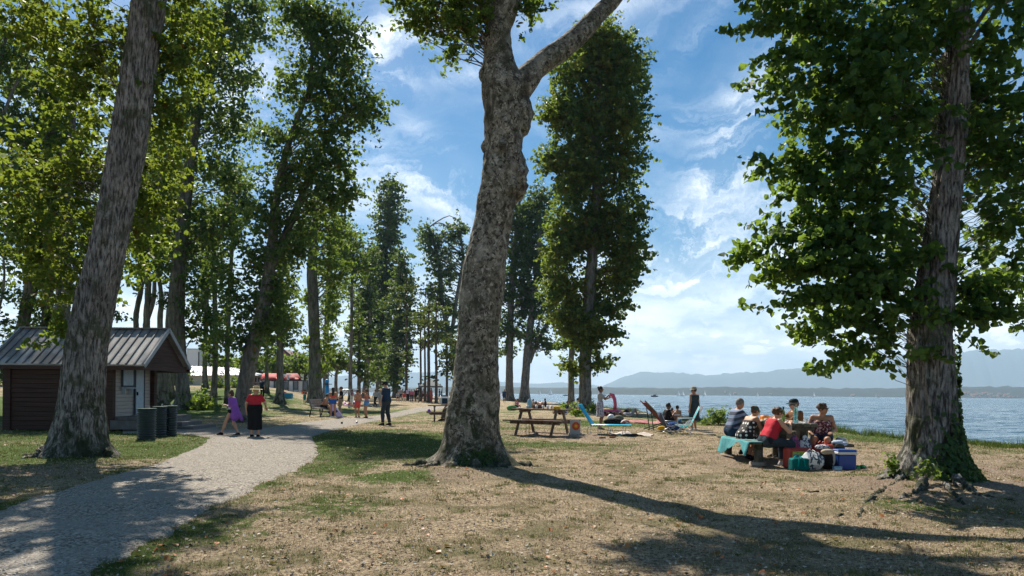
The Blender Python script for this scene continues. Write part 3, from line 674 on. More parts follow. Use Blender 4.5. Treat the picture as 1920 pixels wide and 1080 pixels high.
for ang, L, r in [(-2.5, .95, .085), (-2.0, .8, .10), (-1.45, .75, .12), (-.9, .7, .08), (-.25, 1.0, .10), (3.4, 1.1, .12), (2.6, .8, .06), (-1.15, .9, .05)]:
    c_, s_ = math.cos(ang), math.sin(ang); parts.append(root_tube((bx+c_*.42, by+s_*.42, .16), [(bx+c_*(.42+L*.35), by+s_*(.42+L*.35), .03), (bx+c_*(.42+L*.7)+.06, by+s_*(.42+L*.7), .0), (bx+c_*(.42+L), by+s_*(.42+L), -.05)], r, rng))
V, Fc = merge(parts); link('trunk', npmesh('trunk', V, Fc, [M_BK_BEECH]), t)
ax2 = np.array([np.array(pt(u, v, D2)) for u, v in [(942, 165), (930, 90), (915, 20), (890, -100), (870, -250)]]); ax2 = catmull(ax2, 40)
fine_blobs = [BP(875, 50, D2-.2, 55, 52, .6), BP(825, 40, D2-.1, 55, 34, .5), BP(775, 50, D2, 28, 22, .35), BP(765, 8, D2, 55, 14, .4), BP(860, 5, D2-.2, 60, 30, .8), BP(840, 108, D2, 26, 16, .3), BP(985, 15, D2-.1, 30, 22, .4), BP(975, 70, D2-.3, 14, 5, .15), BP(820, -30, D2, 110, 40, 1)]
foliage('crown', t, fine_blobs, 250, 22, .13, .085, M_LF_BEECH, 11, 'leaf', .6, ax2, 120, .014, .6, M_BK_BEECH)
up_blobs = [B3(1130, -190, D2+1, 1.4, 1.6, .9), B3(1400, -300, D2+2.5, 2.6, 1.8, 1.1), B3(820, -330, D2+.5, 2.6, 2.4, 1.8), B3(1050, -520, D2, 3.2, 3, 2.2), B3(1250, -420, D2+1.2, 2.0, 2, 1.4), B3(620, -500, D2, 2.4, 2.4, 1.6)]
foliage('upper_crown', t, up_blobs, 330, 26, .42, .17, M_LF_BEECH, 12, 'leaf', .5, ax2, 60, .03)
# creeping ivy patch near its foot
rr_ = np.random.RandomState(8); n = 900; th = rr_.normal(-1.35, .30, n); zz = np.abs(rr_.normal(0, .42, n))
rad = .47+.28*np.exp(-zz/.3); Pv = np.stack([bx+np.cos(th)*rad*(1+.02*zz), by+np.sin(th)*rad, zz+.06], 1); Nv = np.stack([np.cos(th), np.sin(th), .3+0*th], 1)+rr_.normal(size=(n, 3))*.35
V, Fc = leaf_arrays(Pv, Nv, .045, rr_); link('ivy', npmesh('ivy', V, Fc, [M_IVY], smooth=False), t)
finish_tree(t, (bx, by, H(bx, by)))

# ---- near left oak ------------------------------------------------------------
D1 = gpD(858, 150)+.3
t = tree_root('huge furrowed trunk leaning right in front of the wooden hut', None, name='oak_tree')
V, Fc, P, R = wrap_trunk([(146, 872, 120), (147, 835, 104), (149, 805, 96), (152, 755, 82), (159, 680, 76), (170, 605, 75), (187, 530, 71), (204, 459, 68), (222, 372, 66), (237, 287, 66), (254, 172, 64), (268, 80, 62), (279, 0, 61), (300, -160, 54), (330, -380, 42), (350, -650, 26), (360, -900, 9)], D1, .05, 120,
    (.30, .04, [(.2, .15, 8), (1.3, .15, 6), (2.9, .17, 8), (3.6, .12, 10), (4.2, .17, 12), (4.75, .12, 12), (5.3, .18, 12), (5.9, .13, 9)]), 'furrow', 7)
parts = [(V, Fc)]; bx, by = pt(146, 868, D1).x, D1
for ang, L, r in [(-.2, .5, .10), (-.75, .45, .08), (-2.4, .5, .08), (3.3, .6, .10), (-1.6, .35, .06)]:
    c_, s_ = math.cos(ang), math.sin(ang); parts.append(root_tube((bx+c_*.6, by+s_*.6, .10), [(bx+c_*(.6+L*.4), by+s_*(.6+L*.4), .0), (bx+c_*(.6+L), by+s_*(.6+L), -.05)], r, rng))
V, Fc = merge(parts); link('trunk', npmesh('trunk', V, Fc, [M_BK_OAK]), t); ax1 = P
o_bl = [BP(195, 90, D1+.6, 70, 120, 1.2), BP(130, 110, D1+.5, 75, 80, 1.2), BP(345, 30, D1+.8, 60, 50, 1.0), BP(335, 110, D1+.9, 70, 60, 1.2), BP(310, 190, D1+.9, 55, 60, 1.0), BP(290, 60, D1+1.4, 45, 90, .8), BP(130, 200, D1+.9, 60, 60, 1.0), BP(95, 330, D1+.8, 75, 60, 1.2),
        BP(150, 340, D1+1.0, 55, 90, 1.0), BP(110, 440, D1+.8, 85, 70, 1.3), BP(60, 380, D1+.8, 55, 50, 1.0), BP(125, 535, D1+.6, 55, 50, 1.0), BP(270, 330, D1+1.2, 55, 75, 1.0), BP(290, 260, D1+1.2, 60, 45, 1.0), BP(285, 420, D1+1.3, 45, 55, .9), BP(262, 500, D1+1.3, 26, 32, .5),
        BP(105, 640, D1+.1, 22, 22, .35), BP(118, 610, D1+.3, 30, 22, .4), BP(60, 480, D1+.8, 45, 40, .8), BP(60, 40, D1+.6, 50, 45, 1.0), BP(320, 310, D1+1.0, 30, 18, .4)]
foliage('crown', t, o_bl, 640, 30, .19, .100, M_LF_OAK, 21, 'lobed', .55, ax1, 300, .009, .35, M_BK_OAK, fit=.92, maxl=2.3)
u_bl = [B3(120, -180, D1-.8, 2.4, 1.9, 1.4), B3(330, -150, D1+2.4, 1.3, 1.4, .9), B3(180, -420, D1, 2.6, 2.6, 1.8), B3(330, -640, D1, 2.0, 2, 2.0), B3(20, -600, D1, 2.8, 2.8, 1.8), B3(-120, -60, D1+.8, 1.5, 1.8, 1.4), B3(-130, 300, D1+1.5, 1.5, 1.6, 1.6)]
foliage('upper_crown', t, u_bl, 330, 26, .36, .17, M_LF_OAK, 22, 'leaf', .5, ax1, 50, .03, .35, M_BK_OAK, maxl=2.6)
finish_tree(t, (bx, by, H(bx, by)))

# ---- near right lime ------------------------------------------------------------
D3 = gpD(900, 1750)+.35
t = tree_root('ivy footed lime tree at the right edge with dense dark foliage down its trunk', None, name='lime_tree')
V, Fc, P, R = wrap_trunk([(1745, 915, 112), (1745, 880, 104), (1747, 819, 92), (1746, 745, 88), (1745, 634, 82), (1750, 583, 74), (1760, 480, 66), (1770, 389, 58), (1782, 290, 55), (1790, 194, 52), (1795, 104, 42), (1800, 0, 40), (1812, -200, 34), (1820, -420, 22), (1825, -640, 8)], D3, .04, 110,
    (.34, .10, [(.15, .24, 5), (1.4, .16, 6), (2.9, .30, 6), (3.55, .25, 8), (4.3, .18, 8), (5.0, .15, 8), (5.7, .26, 6)]), 'furrow', 13)
parts = [(V, Fc)]; bx, by = pt(1745, 910, D3).x, D3; ax3 = P
def rootline(px, r0, dz0=.1):
    q = [gp0(u, v) for u, v in px]; return root_tube((q[0][0], q[0][1], H(*q[0])+dz0*.7), [(a[0], a[1], -.03 if i < len(q)-2 else -.05) for i, a in enumerate(q[1:])], r0*.74, rng, 12, .5)
parts += [rootline([(1705, 893), (1668, 912), (1632, 930), (1590, 938)], .085, .14), rootline([(1735, 912), (1715, 925), (1690, 932), (1650, 940), (1612, 955)], .075, .12), rootline([(1700, 930), (1680, 935), (1640, 926), (1600, 912), (1560, 908), (1520, 905), (1480, 903), (1405, 907)], .05, .0),
          rootline([(1790, 905), (1830, 925), (1880, 935), (1960, 945)], .09, .1), rootline([(1770, 915), (1810, 945), (1850, 965)], .06, .08), rootline([(1690, 895), (1640, 905), (1600, 912)], .06, .05), rootline([(1640, 940), (1618, 950), (1610, 975), (1604, 985)], .045, .04),
          rootline([(1580, 968), (1560, 972), (1537, 978)], .03, .02), rootline([(1535, 922), (1500, 925), (1480, 928)], .022, .02), rootline([(1720, 940), (1760, 955), (1790, 962)], .05, .02)]
V, Fc = merge(parts); link('trunk', npmesh('trunk', V, Fc, [M_BK_OAK]), t)
l_bl = [BP(1650, 60, D3-.1, 150, 80, 1.3), BP(1520, 20, D3, 85, 40, .8), BP(1465, 10, D3, 40, 26, .5), BP(1600, 160, D3-.1, 110, 80, 1.2), BP(1500, 165, D3, 62, 26, .5), BP(1470, 112, D3, 42, 16, .35), BP(1550, 220, D3, 85, 34, .7), BP(1660, 260, D3-.2, 100, 120, 1.2), BP(1580, 330, D3, 90, 75, 1.0), BP(1500, 322, D3, 48, 14, .4),
        BP(1640, 420, D3, 95, 90, 1.1), BP(1540, 440, D3, 70, 50, .8), BP(1490, 480, D3, 75, 20, .5), BP(1430, 478, D3, 40, 8, .2), BP(1540, 500, D3, 95, 36, .8), BP(1620, 530, D3, 100, 50, 1.0), BP(1520, 560, D3, 62, 20, .5), BP(1570, 600, D3, 60, 24, .5), BP(1660, 610, D3, 50, 40, .7), BP(1540, 640, D3, 34, 12, .3), BP(1640, 680, D3, 26, 16, .3),
        BP(1870, 60, D3+.1, 90, 90, 1.2), BP(1890, 200, D3+.1, 80, 90, 1.1), BP(1880, 320, D3+.1, 80, 80, 1.1), BP(1890, 440, D3, 85, 60, 1.0), BP(1860, 520, D3, 65, 50, .8), BP(1880, 590, D3, 50, 26, .5), BP(1820, 560, D3, 34, 40, .5), BP(1830, 250, D3+.5, 60, 140, .6), BP(1700, 480, D3+.4, 70, 110, .7), BP(1720, 200, D3+.5, 90, 120, .7),
        BP(1740, 40, D3-.5, 90, 60, .5), BP(1690, 540, D3-.45, 30, 70, .3), BP(1740, 660, D3-.3, 26, 20, .15), BP(1990, 300, D3, 60, 260, 1.2), BP(1810, 640, D3-.2, 22, 26, .2)]
foliage('crown', t, l_bl, 800, 28, .18, .108, M_LF_LIME, 31, 'lobed', .55, ax3, 480, .007, .45, M_BK_OAK, fit=.86, maxl=2.4, extra=[(pt(1690, vv, D3), pt(ue, ve, D3+dd), n_) for vv, ue, ve, dd, n_ in [(90, 1408, 60, 0, 14), (40, 1430, 5, .2, 12), (130, 1450, 115, -.2, 10), (200, 1432, 162, 0, 14), (260, 1470, 215, .2, 10), (330, 1428, 318, -.1, 14), (300, 1500, 300, .3, 9), (400, 1500, 372, .1, 9), (480, 1396, 478, 0, 16), (440, 1440, 430, .3, 11), (540, 1450, 525, .2, 12), (560, 1455, 580, -.2, 12), (600, 1500, 632, 0, 10), (640, 1560, 690, -.2, 8), (620, 1600, 668, .2, 7), (560, 1905, 580, 0, 9), (620, 1850, 600, -.2, 7), (600, 1915, 540, .2, 9)]])
foliage('upper_crown', t, [B3(1700, -160, D3, 2.4, 2.2, 1.3), B3(2000, -150, D3, 2.2, 2.2, 1.3), B3(1820, -380, D3, 2.4, 2.4, 1.6)], 260, 26, .34, .18, M_LF_LIME, 32, 'leaf', .5, ax3, 50, .03)
rr_ = np.random.RandomState(18); n = 5200; th = rr_.normal(-.35, .65, n); zz = rr_.gamma(1.5, .20, n)+rr_.uniform(0, 1.9, n)*(rr_.rand(n) < .13)*(abs(th+.1) < .45)
rad = .37+.26*np.exp(-zz/.34)+rr_.uniform(0, .16, n)*np.exp(-zz/.5); Pv = np.stack([bx+np.cos(th)*rad, by+np.sin(th)*rad, zz+H(bx+.6, by)-.02], 1); Nv = np.stack([np.cos(th), np.sin(th), .4+0*th], 1)+rr_.normal(size=(n, 3))*.45
V, Fc = leaf_arrays(Pv, Nv, .07, rr_, 'lobed'); link('ivy', npmesh('ivy', V, Fc, [M_IVY], smooth=False), t)
n = 120; Pv = np.array(pt(1672, 872, D3-.1))+rr_.normal(size=(n, 3))*[.05, .05, .08]; V, Fc = leaf_arrays(Pv, rr_.normal(size=(n, 3))+[0, 0, .8], .06, rr_, 'lobed'); link('sucker_shoots', npmesh('sucker_shoots', V, Fc, [M_LF_BRIGHT], smooth=False), t)
n = 90; Pv = np.array(pt(1742, 885, D3-.75))+rr_.normal(size=(n, 3))*[.12, .05, .06]; V, Fc = leaf_arrays(Pv, rr_.normal(size=(n, 3))+[0, -.4, .6], .07, rr_, 'leaf'); link('sucker_shoots', npmesh('sucker_shoots', V, Fc, [M_LF_FAR], smooth=False), t)
finish_tree(t, (bx, by, H(bx, by)))

# ---- middle and far trees ------------------------------------------------------------
def std_tree(label, axpx, blobs, mt, seed, name='poplar_tree', D=None, cover=3.0, bark=None, group=None, flare=.35, limbs=(), leaf=None, kind='spray', shell=.5, up=.4, flat=.65, bl=True, crd=1.0):
    u0, v0 = axpx[0][:2]
    if D is None: D = gpD(v0, u0)
    bark = bark or M_BK_FAR; t = tree_root(label, None, group, name)
    V, Fc, P, R = wrap_trunk(axpx, D, .25 if D > 45 else .14, 18 if D > 45 else 36, (.5, flare, [(a*1.25+seed, .10*axpx[0][2]/F*D, 4) for a in range(5)]), 'furrow' if D < 60 else 'plain', seed, lift=-.2)
    parts = [(V, Fc)]; axs = [P]
    for lb in limbs:
        ctrl = [np.array([*pt(u, v, D+d), w_/2/F*D*4]) for u, v, w_, d in lb]; Q = catmull(ctrl, 40); parts.append(tube_arrays(Q[:, :3], Q[:, 3]/4, 12)); axs.append(Q[:, :3])
    V, Fc = merge(parts); link('trunk', npmesh('trunk', V, Fc, [bark]), t)
    bb = [BP(b[0], b[1], D+(b[4] if len(b) > 4 else 0), b[2], b[3]) for b in blobs]
    lp = max(3.2, .10/D*711) if leaf is None else leaf; size = lp*D/711
    area = sum(math.pi*b[2]*b[3] for b in blobs)*(1024/1920)**2
    if D > 45: crd *= .62; cover *= 1.9; lp *= .88; size = lp*D/711
    nl = int(.80*cover*area/(lp*lp*.42)); per = 18; nc = max(12, nl//per)
    cr = size*2.0*crd
    foliage('crown', t, bb, nc, per, cr, size, mt, seed, kind, shell, np.concatenate(axs), min(nc//3, 160), .0006*D+.006, up, bark, flat, .88)
    b0 = pt(u0, v0, D); finish_tree(t, (b0.x, b0.y, H(b0.x, b0.y)))
    return t
# columnar lime at mid right
std_tree('tall columnar lime tree standing alone by the shore right of centre', [(1097, 773, 30), (1097, 740, 25), (1098, 660, 24), (1104, 560, 24), (1111, 480, 22), (1118, 380, 20), (1120, 250, 16), (1125, 120, 10), (1130, 50, 5)],
  [(1130, 90, 55, 55), (1165, 130, 62, 70), (1090, 140, 60, 60), (1170, 220, 62, 70), (1100, 230, 70, 70), (1050, 210, 45, 45), (1165, 310, 55, 60), (1090, 330, 65, 70), (1040, 300, 40, 30), (1160, 400, 60, 50), (1085, 420, 65, 50), (1180, 470, 48, 60), (1060, 470, 48, 60), (1120, 440, 50, 40), (1055, 540, 48, 40), (1160, 520, 45, 40), (1070, 600, 45, 34), (1150, 575, 40, 26), (1100, 640, 38, 26), (1075, 690, 28, 16), (1120, 680, 28, 14), (1140, 625, 34, 12), (1115, 560, 24, 90, 1.0), (1098, 610, 24, 34, -1.0), (1110, 55, 25, 28)],
  M_LF_LIME2, 41, 'lime_tree', cover=4.6, kind='leaf', leaf=3.7, shell=.6)
std_tree('slim bare trunk just left of the tall columnar lime', [(1071, 767, 14), (1071, 730, 12), (1071, 680, 11), (1074, 600, 9), (1078, 520, 5)], [(1065, 640, 22, 24), (1075, 580, 26, 40)], M_LF_FAR, 42, 'lime_tree')
std_tree('upright grey trunk of the pair by the shore, the left one', [(955, 752, 18), (955, 700, 14), (957, 600, 13), (962, 500, 11), (970, 420, 8), (975, 370, 4)],
  [(975, 400, 30, 45), (955, 450, 26, 45), (985, 470, 30, 45), (955, 530, 24, 45), (980, 560, 24, 40), (945, 610, 18, 30), (968, 620, 22, 28), (950, 655, 18, 14), (935, 560, 14, 30)], M_LF_DARK, 43, 'beech_tree', cover=3.6)
std_tree('right leaning grey trunk of the pair by the shore', [(983, 754, 22), (985, 710, 16), (990, 650, 15), (998, 580, 13), (1008, 500, 11), (1012, 420, 7), (1015, 360, 4)],
  [(1015, 375, 34, 28), (1005, 430, 40, 50), (1030, 500, 26, 50), (990, 500, 24, 45), (1020, 580, 26, 36), (1005, 630, 26, 22), (1020, 650, 20, 12), (985, 560, 20, 50)], M_LF_DARK, 44, 'beech_tree', cover=3.6, limbs=[[(992, 680, 9, 0), (1008, 640, 7, 0), (1030, 600, 4, 0)]])
# big leaning two stemmed poplar left of centre
std_tree('big ivy dark leaning poplar with two stems, left of centre', [(450, 792, 34), (452, 770, 31), (458, 730, 30), (472, 660, 31), (488, 600, 28), (500, 540, 25), (510, 460, 20), (517, 380, 17), (535, 290, 14), (560, 215, 11), (578, 170, 9), (585, 100, 7), (575, 30, 5), (565, -30, 3)],
  [(590, 40, 60, 50), (640, 60, 50, 40), (560, 30, 50, 55), (600, 120, 60, 50), (650, 110, 45, 40), (545, 170, 38, 50), (520, 250, 38, 45), (620, 170, 60, 40), (660, 200, 55, 45), (690, 215, 38, 30), (610, 250, 55, 50), (570, 300, 50, 55), (630, 290, 50, 45), (530, 340, 46, 50), (600, 350, 55, 60), (640, 370, 38, 45), (500, 400, 40, 50), (560, 420, 50, 50), (520, 470, 45, 40), (480, 480, 30, 40), (460, 560, 26, 50), (520, 550, 34, 45), (445, 600, 26, 40), (500, 610, 40, 36), (430, 520, 24, 50), (460, 640, 40, 34), (530, 590, 25, 30), (505, 520, 40, 100, 1.5), (560, 470, 30, 40), (700, 180, 20, 22), (425, 640, 22, 25)],
  M_LF_FAR, 51, 'poplar_tree', cover=3.7, kind='leaf', leaf=3.9, limbs=[[(508, 500, 18, 0), (535, 440, 15, .3), (565, 370, 13, .5), (590, 310, 11, .6), (625, 240, 9, .8), (680, 200, 6, 1), (715, 185, 3, 1)], [(560, 215, 8, 0), (600, 130, 6, .4), (650, 80, 4, .8), (690, 30, 2, 1)]], shell=.6)
std_tree('tall leaning trunk with ivy behind the hut porch', [(343, 768, 32), (343, 740, 27), (338, 680, 26), (331, 600, 30), (336, 500, 27), (345, 400, 24), (357, 300, 21), (372, 200, 18), (395, 120, 14), (425, 40, 10), (435, -40, 6)],
  [(430, 30, 60, 50), (470, 70, 50, 50), (400, 80, 50, 50), (380, 130, 55, 50), (450, 150, 50, 45), (400, 210, 55, 45), (440, 240, 45, 40), (350, 200, 40, 50), (390, 300, 50, 50), (360, 380, 45, 50), (430, 330, 38, 40), (400, 430, 45, 45), (365, 470, 36, 45), (385, 530, 38, 40), (430, 420, 28, 50), (310, 330, 30, 60), (395, 600, 26, 40), (360, 590, 22, 34), (370, 640, 20, 40), (480, 10, 40, 40), (345, 40, 50, 40), (310, 450, 24, 60)],
  M_LF_FAR, 52, 'poplar_tree', cover=3.3, kind='leaf', leaf=3.9, shell=.6)
GL = 'trees of the inner row'
std_tree('pale thick trunk beside the park bench with sprouting leaves', [(592, 759, 30), (591, 730, 26), (590, 660, 22), (588, 580, 21), (585, 500, 19), (592, 430, 15), (600, 370, 9)],
  [(600, 400, 40, 40), (570, 440, 34, 40), (630, 440, 34, 40), (615, 500, 28, 45), (620, 580, 20, 50), (612, 640, 24, 40), (575, 640, 12, 20), (640, 520, 20, 50), (605, 690, 16, 22), (575, 560, 14, 26)], M_LF_BRIGHT, 53, 'poplar_tree', cover=2.6)
std_tree('thinner trunk tucked right behind the pale thick one', [(611, 752, 13), (611, 700, 11), (612, 620, 10), (618, 520, 9), (628, 430, 6)], [(630, 470, 26, 50), (622, 560, 18, 50), (610, 660, 16, 30), (645, 440, 26, 30)], M_LF_FAR, 54, 'poplar_tree')
std_tree('straight trunk with moss at its foot left of the teal clad child', [(524, 757, 20), (525, 720, 14), (525, 650, 14), (526, 560, 12), (530, 470, 9), (540, 400, 5)], [(530, 540, 26, 40), (515, 590, 24, 30), (540, 600, 20, 30), (535, 480, 24, 40), (510, 635, 22, 18), (535, 645, 16, 14)], M_LF_FAR, 55, 'poplar_tree')
std_tree('leaning slim trunk behind the bright shrub', [(398, 757, 14), (402, 720, 12), (404, 660, 11), (403, 580, 10), (402, 500, 9), (400, 420, 7)], [(405, 500, 26, 50), (392, 430, 30, 40), (412, 600, 16, 40), (398, 660, 14, 30)], M_LF_FAR, 56, 'poplar_tree')
std_tree('slim trunk left of the big two stemmed poplar', [(428, 757, 13), (426, 720, 10), (427, 650, 9), (430, 560, 9), (436, 450, 7), (440, 370, 5)], [(440, 340, 30, 40), (455, 390, 30, 36), (425, 400, 28, 36), (445, 450, 20, 20), (428, 620, 12, 30)], M_LF_DARK, 57, 'poplar_tree')
std_tree('slim trunk against the pale low building', [(385, 729, 12), (384, 690, 9), (386, 620, 9), (388, 520, 8), (388, 430, 6)], [(388, 470, 24, 60), (380, 560, 18, 40), (390, 640, 12, 30)], M_LF_FAR, 58, 'poplar_tree')
std_tree('thin trunk in front of the red awning', [(500, 737, 9), (500, 700, 7), (500, 640, 6), (502, 560, 6), (504, 500, 4)], [(503, 540, 18, 40), (498, 600, 14, 30), (506, 660, 16, 20)], M_LF_FAR, 59, 'poplar_tree')
# distance: columnar trees, conifers, pines
std_tree('tallest pointed columnar tree of the far row', [(712, 744, 11), (713, 700, 9), (716, 600, 8), (722, 500, 7), (728, 420, 5), (733, 340, 3)],
  [(733, 350, 20, 18), (732, 380, 30, 24), (735, 410, 33, 24), (728, 445, 30, 30), (715, 480, 30, 34), (725, 530, 36, 40), (705, 530, 28, 40), (715, 590, 36, 44), (705, 640, 32, 40), (720, 680, 28, 34), (700, 700, 18, 26)], M_LF_DARK, 61, 'poplar_tree', cover=4.5, shell=.6)
std_tree('dark column of foliage right of the tallest pointed tree', [(740, 746, 10), (742, 700, 8), (745, 600, 7), (750, 500, 5)], [(752, 490, 18, 26), (756, 530, 24, 30), (750, 580, 28, 40), (752, 630, 28, 40), (745, 680, 24, 34), (742, 715, 18, 20)], M_LF_DARK, 62, 'poplar_tree', cover=4.5)
std_tree('leaning trunk between the bare column and the tall pointed tree', [(684, 747, 15), (687, 710, 11), (690, 650, 10), (694, 580, 8), (690, 520, 6)], [(688, 500, 24, 40), (690, 570, 22, 40), (680, 630, 20, 40), (692, 670, 16, 24), (675, 560, 18, 40)], M_LF_DARK, 63, 'poplar_tree', cover=4)
std_tree('bare lower trunk with a rounded crown above the man in black', [(657, 753, 9), (657, 700, 7), (659, 620, 6), (660, 540, 6), (662, 480, 4)], [(660, 455, 26, 26), (648, 490, 22, 26), (672, 500, 22, 30), (655, 540, 18, 24), (668, 600, 12, 26)], M_LF_FAR, 64, 'poplar_tree')
std_tree('dark conifer with drooping boughs behind the play arches', [(673, 750, 8), (673, 700, 6), (673, 620, 4), (672, 560, 2)], [(672, 580, 12, 26), (670, 620, 20, 22), (668, 655, 30, 18), (660, 685, 36, 12), (680, 700, 30, 14)], M_LF_DARK, 65, 'conifer_tree', cover=3.5, flat=.3)
std_tree('short thin tree behind the woman in pale trousers', [(707, 746, 6), (707, 700, 5), (708, 660, 4)], [(706, 690, 14, 18), (708, 660, 14, 22)], M_LF_FAR, 66, 'poplar_tree')
std_tree('forked poplar leaning left just beside the centre trunk', [(862, 747, 13), (858, 710, 11), (850, 660, 10), (838, 610, 10), (828, 560, 9), (824, 500, 8), (812, 450, 6), (800, 420, 4)],
  [(800, 440, 20, 18), (818, 470, 26, 28), (835, 510, 30, 34), (820, 550, 26, 30), (845, 580, 26, 26), (838, 620, 22, 22), (855, 650, 14, 16), (860, 425, 20, 18), (868, 470, 14, 24), (850, 445, 18, 16)], M_LF_DARK, 67, 'poplar_tree', cover=3.6, limbs=[[(845, 640, 8, 0), (856, 560, 7, 0), (868, 490, 6, 0), (862, 430, 4, 0)]])
pin = [(762, 753, 5, 520), (789, 749, 4, 575), (797, 749, 4, 560), (804, 750, 6, 560), (818, 748, 5, 560), (838, 750, 4.5, 620)]
for i, (u, v, w_, vt) in enumerate(pin):
    lab = ['tall thin pine left of the gazebo with a few low twigs', 'leftmost of the bare pine poles over the gazebo', 'second bare pine pole over the gazebo', 'thickest pine over the gazebo with a low tuft', 'bare pine pole at the right end of the gazebo', 'small leafy pine beside the centre trunk'][i]
    bl_ = [(u+4, vt+20, 18, 10), (u-6, vt+45, 22, 9), (u+8, vt+70, 20, 8)]+([(u+8, 707, 10, 7)] if i == 3 else [])+([(u, 680, 11, 40)] if i in (0, 5) else [])
    std_tree(lab, [(u, v, w_+1), (u, 700, w_), (u-.5, 640, w_*.85), (u, vt, w_*.4)], bl_, M_LF_PINE, 70+i, 'pine_tree', D=95-3*i if i < 5 else 88, cover=3.0, bark=M_BK_PINE, flat=.3, flare=.1)
# behind the hut
std_tree('dark twin trunk behind the hut roof at the left edge', [(28, 745, 26), (30, 660, 24), (45, 600, 22), (62, 500, 20), (75, 400, 16), (90, 280, 12), (100, 180, 8)],
  [(60, 470, 60, 60), (30, 420, 50, 55), (20, 330, 55, 50), (80, 330, 50, 60), (40, 240, 55, 45), (100, 230, 45, 55), (20, 160, 45, 38), (80, 150, 45, 36), (110, 430, 40, 60), (60, 560, 40, 40), (95, 600, 36, 45), (10, 520, 26, 40), (140, 560, 30, 40), (150, 300, 30, 60)], M_LF_DARK, 81, 'oak_tree', D=37, cover=2.6, kind='leaf', leaf=4, limbs=[[(50, 590, 14, 0), (85, 480, 11, .4), (130, 380, 8, .6)], [(75, 400, 10, 0), (40, 300, 7, .3), (15, 220, 4, .5)], [(85, 640, 18, .3), (90, 560, 16, .3), (100, 470, 11, .3)]], shell=.6)
std_tree('airy oak overhanging the top left corner', [(-60, 760, 24), (-55, 600, 20), (-40, 400, 17), (-20, 250, 12), (0, 120, 8), (20, 40, 5)],
  [(15, 60, 36, 26), (40, 100, 34, 20), (0, 130, 34, 30), (-40, 200, 60, 60), (5, 240, 30, 30), (-40, 350, 60, 60), (-30, 80, 50, 40), (10, 470, 26, 26), (-10, 570, 30, 40), (15, 640, 26, 20), (10, 600, 20, 16), (60, 20, 26, 14)], M_LF_DARK, 82, 'oak_tree', D=33, cover=2.2, kind='leaf', leaf=4, limbs=[[(-40, 400, 9, 0), (0, 320, 6, .2), (30, 270, 3, .3)], [(-30, 330, 8, 0), (20, 180, 5, .2), (60, 110, 2.5, .3)], [(-55, 640, 8, 0), (-10, 600, 5, 0), (8, 520, 4, 0), (0, 440, 2, 0)]])
for i, (u, ax_, lab) in enumerate([(265, [(260, 745, 13), (262, 660, 11), (255, 600, 11), (265, 540, 10), (272, 490, 8)], 'slanting pale trunk seen over the hut roof, left of the forked one'), (273, [(272, 750, 17), (274, 660, 15), (275, 600, 13), (278, 540, 12), (274, 480, 9)], 'forked pale trunk seen over the hut roof'), (300, [(303, 750, 15), (302, 660, 13), (300, 600, 11), (303, 560, 10), (295, 500, 8)], 'bent pale trunk seen over the hut roof, right of the forked one'), (325, [(322, 760, 13), (318, 680, 12), (316, 600, 12), (326, 520, 10), (335, 450, 8)], 'dark trunk pressed against the tall ivy trunk behind the hut')]):
    std_tree(lab, ax_, [(u, 450, 36, 40), (u+8, 400, 34, 40), (u-5, 500, 22, 26), (u, 340, 34, 40), (u+5, 270, 34, 40)], [M_LF_OAK, M_LF_DARK][i % 2], 85+i, 'oak_tree', D=48+i*2, cover=2.2, limbs=[[(276, 600, 9, 0), (288, 560, 8, 0), (290, 510, 6, 0)]] if i == 1 else ())
std_tree('thick sunlit trunk framed by the hut porch', [(300, 762, 30), (301, 740, 27), (306, 700, 25), (318, 640, 24), (325, 560, 20), (330, 480, 15)], [(320, 560, 30, 20), (330, 500, 34, 36), (350, 440, 34, 40)], M_LF_DARK, 95, 'oak_tree', cover=2.0)
std_tree('dark ivy column standing behind the left slope of the hut roof', [(94, 750, 22), (92, 660, 20), (90, 560, 18), (96, 470, 13)], [(92, 610, 20, 34), (90, 560, 22, 40), (96, 500, 22, 40), (220, 590, 10, 26), (150, 640, 30, 14)], M_LF_DARK, 96, 'oak_tree', D=40, cover=4)
# crowns outside the frame that shade the hut and lawn
rs = np.random.RandomState(77)
def shade_tree(label, x, y, h_, r_, seed, mt=M_LF_FAR):
    t = empty('poplar_tree', (0, 0, 0), 0, label, 'tree'); P = catmull([np.array([x, y, H(x, y)-.2]), np.array([x+.3, y, h_*.4]), np.array([x+.8, y, h_*.95])], 30)
    V, Fc = tube_arrays(P, np.linspace(.5, .08, 30), 16); link('trunk', npmesh('trunk', V, Fc, [M_BK_FAR]), t)
    foliage('crown', t, [(np.array([x+rs.uniform(-.4, .4)*r_, y+rs.uniform(-.4, .4)*r_, h_*f]), np.array([r_*.75, r_*.75, h_*.12])) for f in (.42, .52, .62, .72, .82, .92)], 380, 16, .6, .30, mt, seed, 'spray', .6, P, 60, .05)
    finish_tree(t, (x, y, H(x, y)))
shade_tree('tall tree standing behind the hut, its crown out of view', -23, 36, 20, 4.2, 101)
shade_tree('tall tree far left behind the hut', -30, 30, 19, 4.5, 102)
shade_tree('broad tree left of the path beyond the frame', -15.2, 14.5, 17, 3.4, 103)
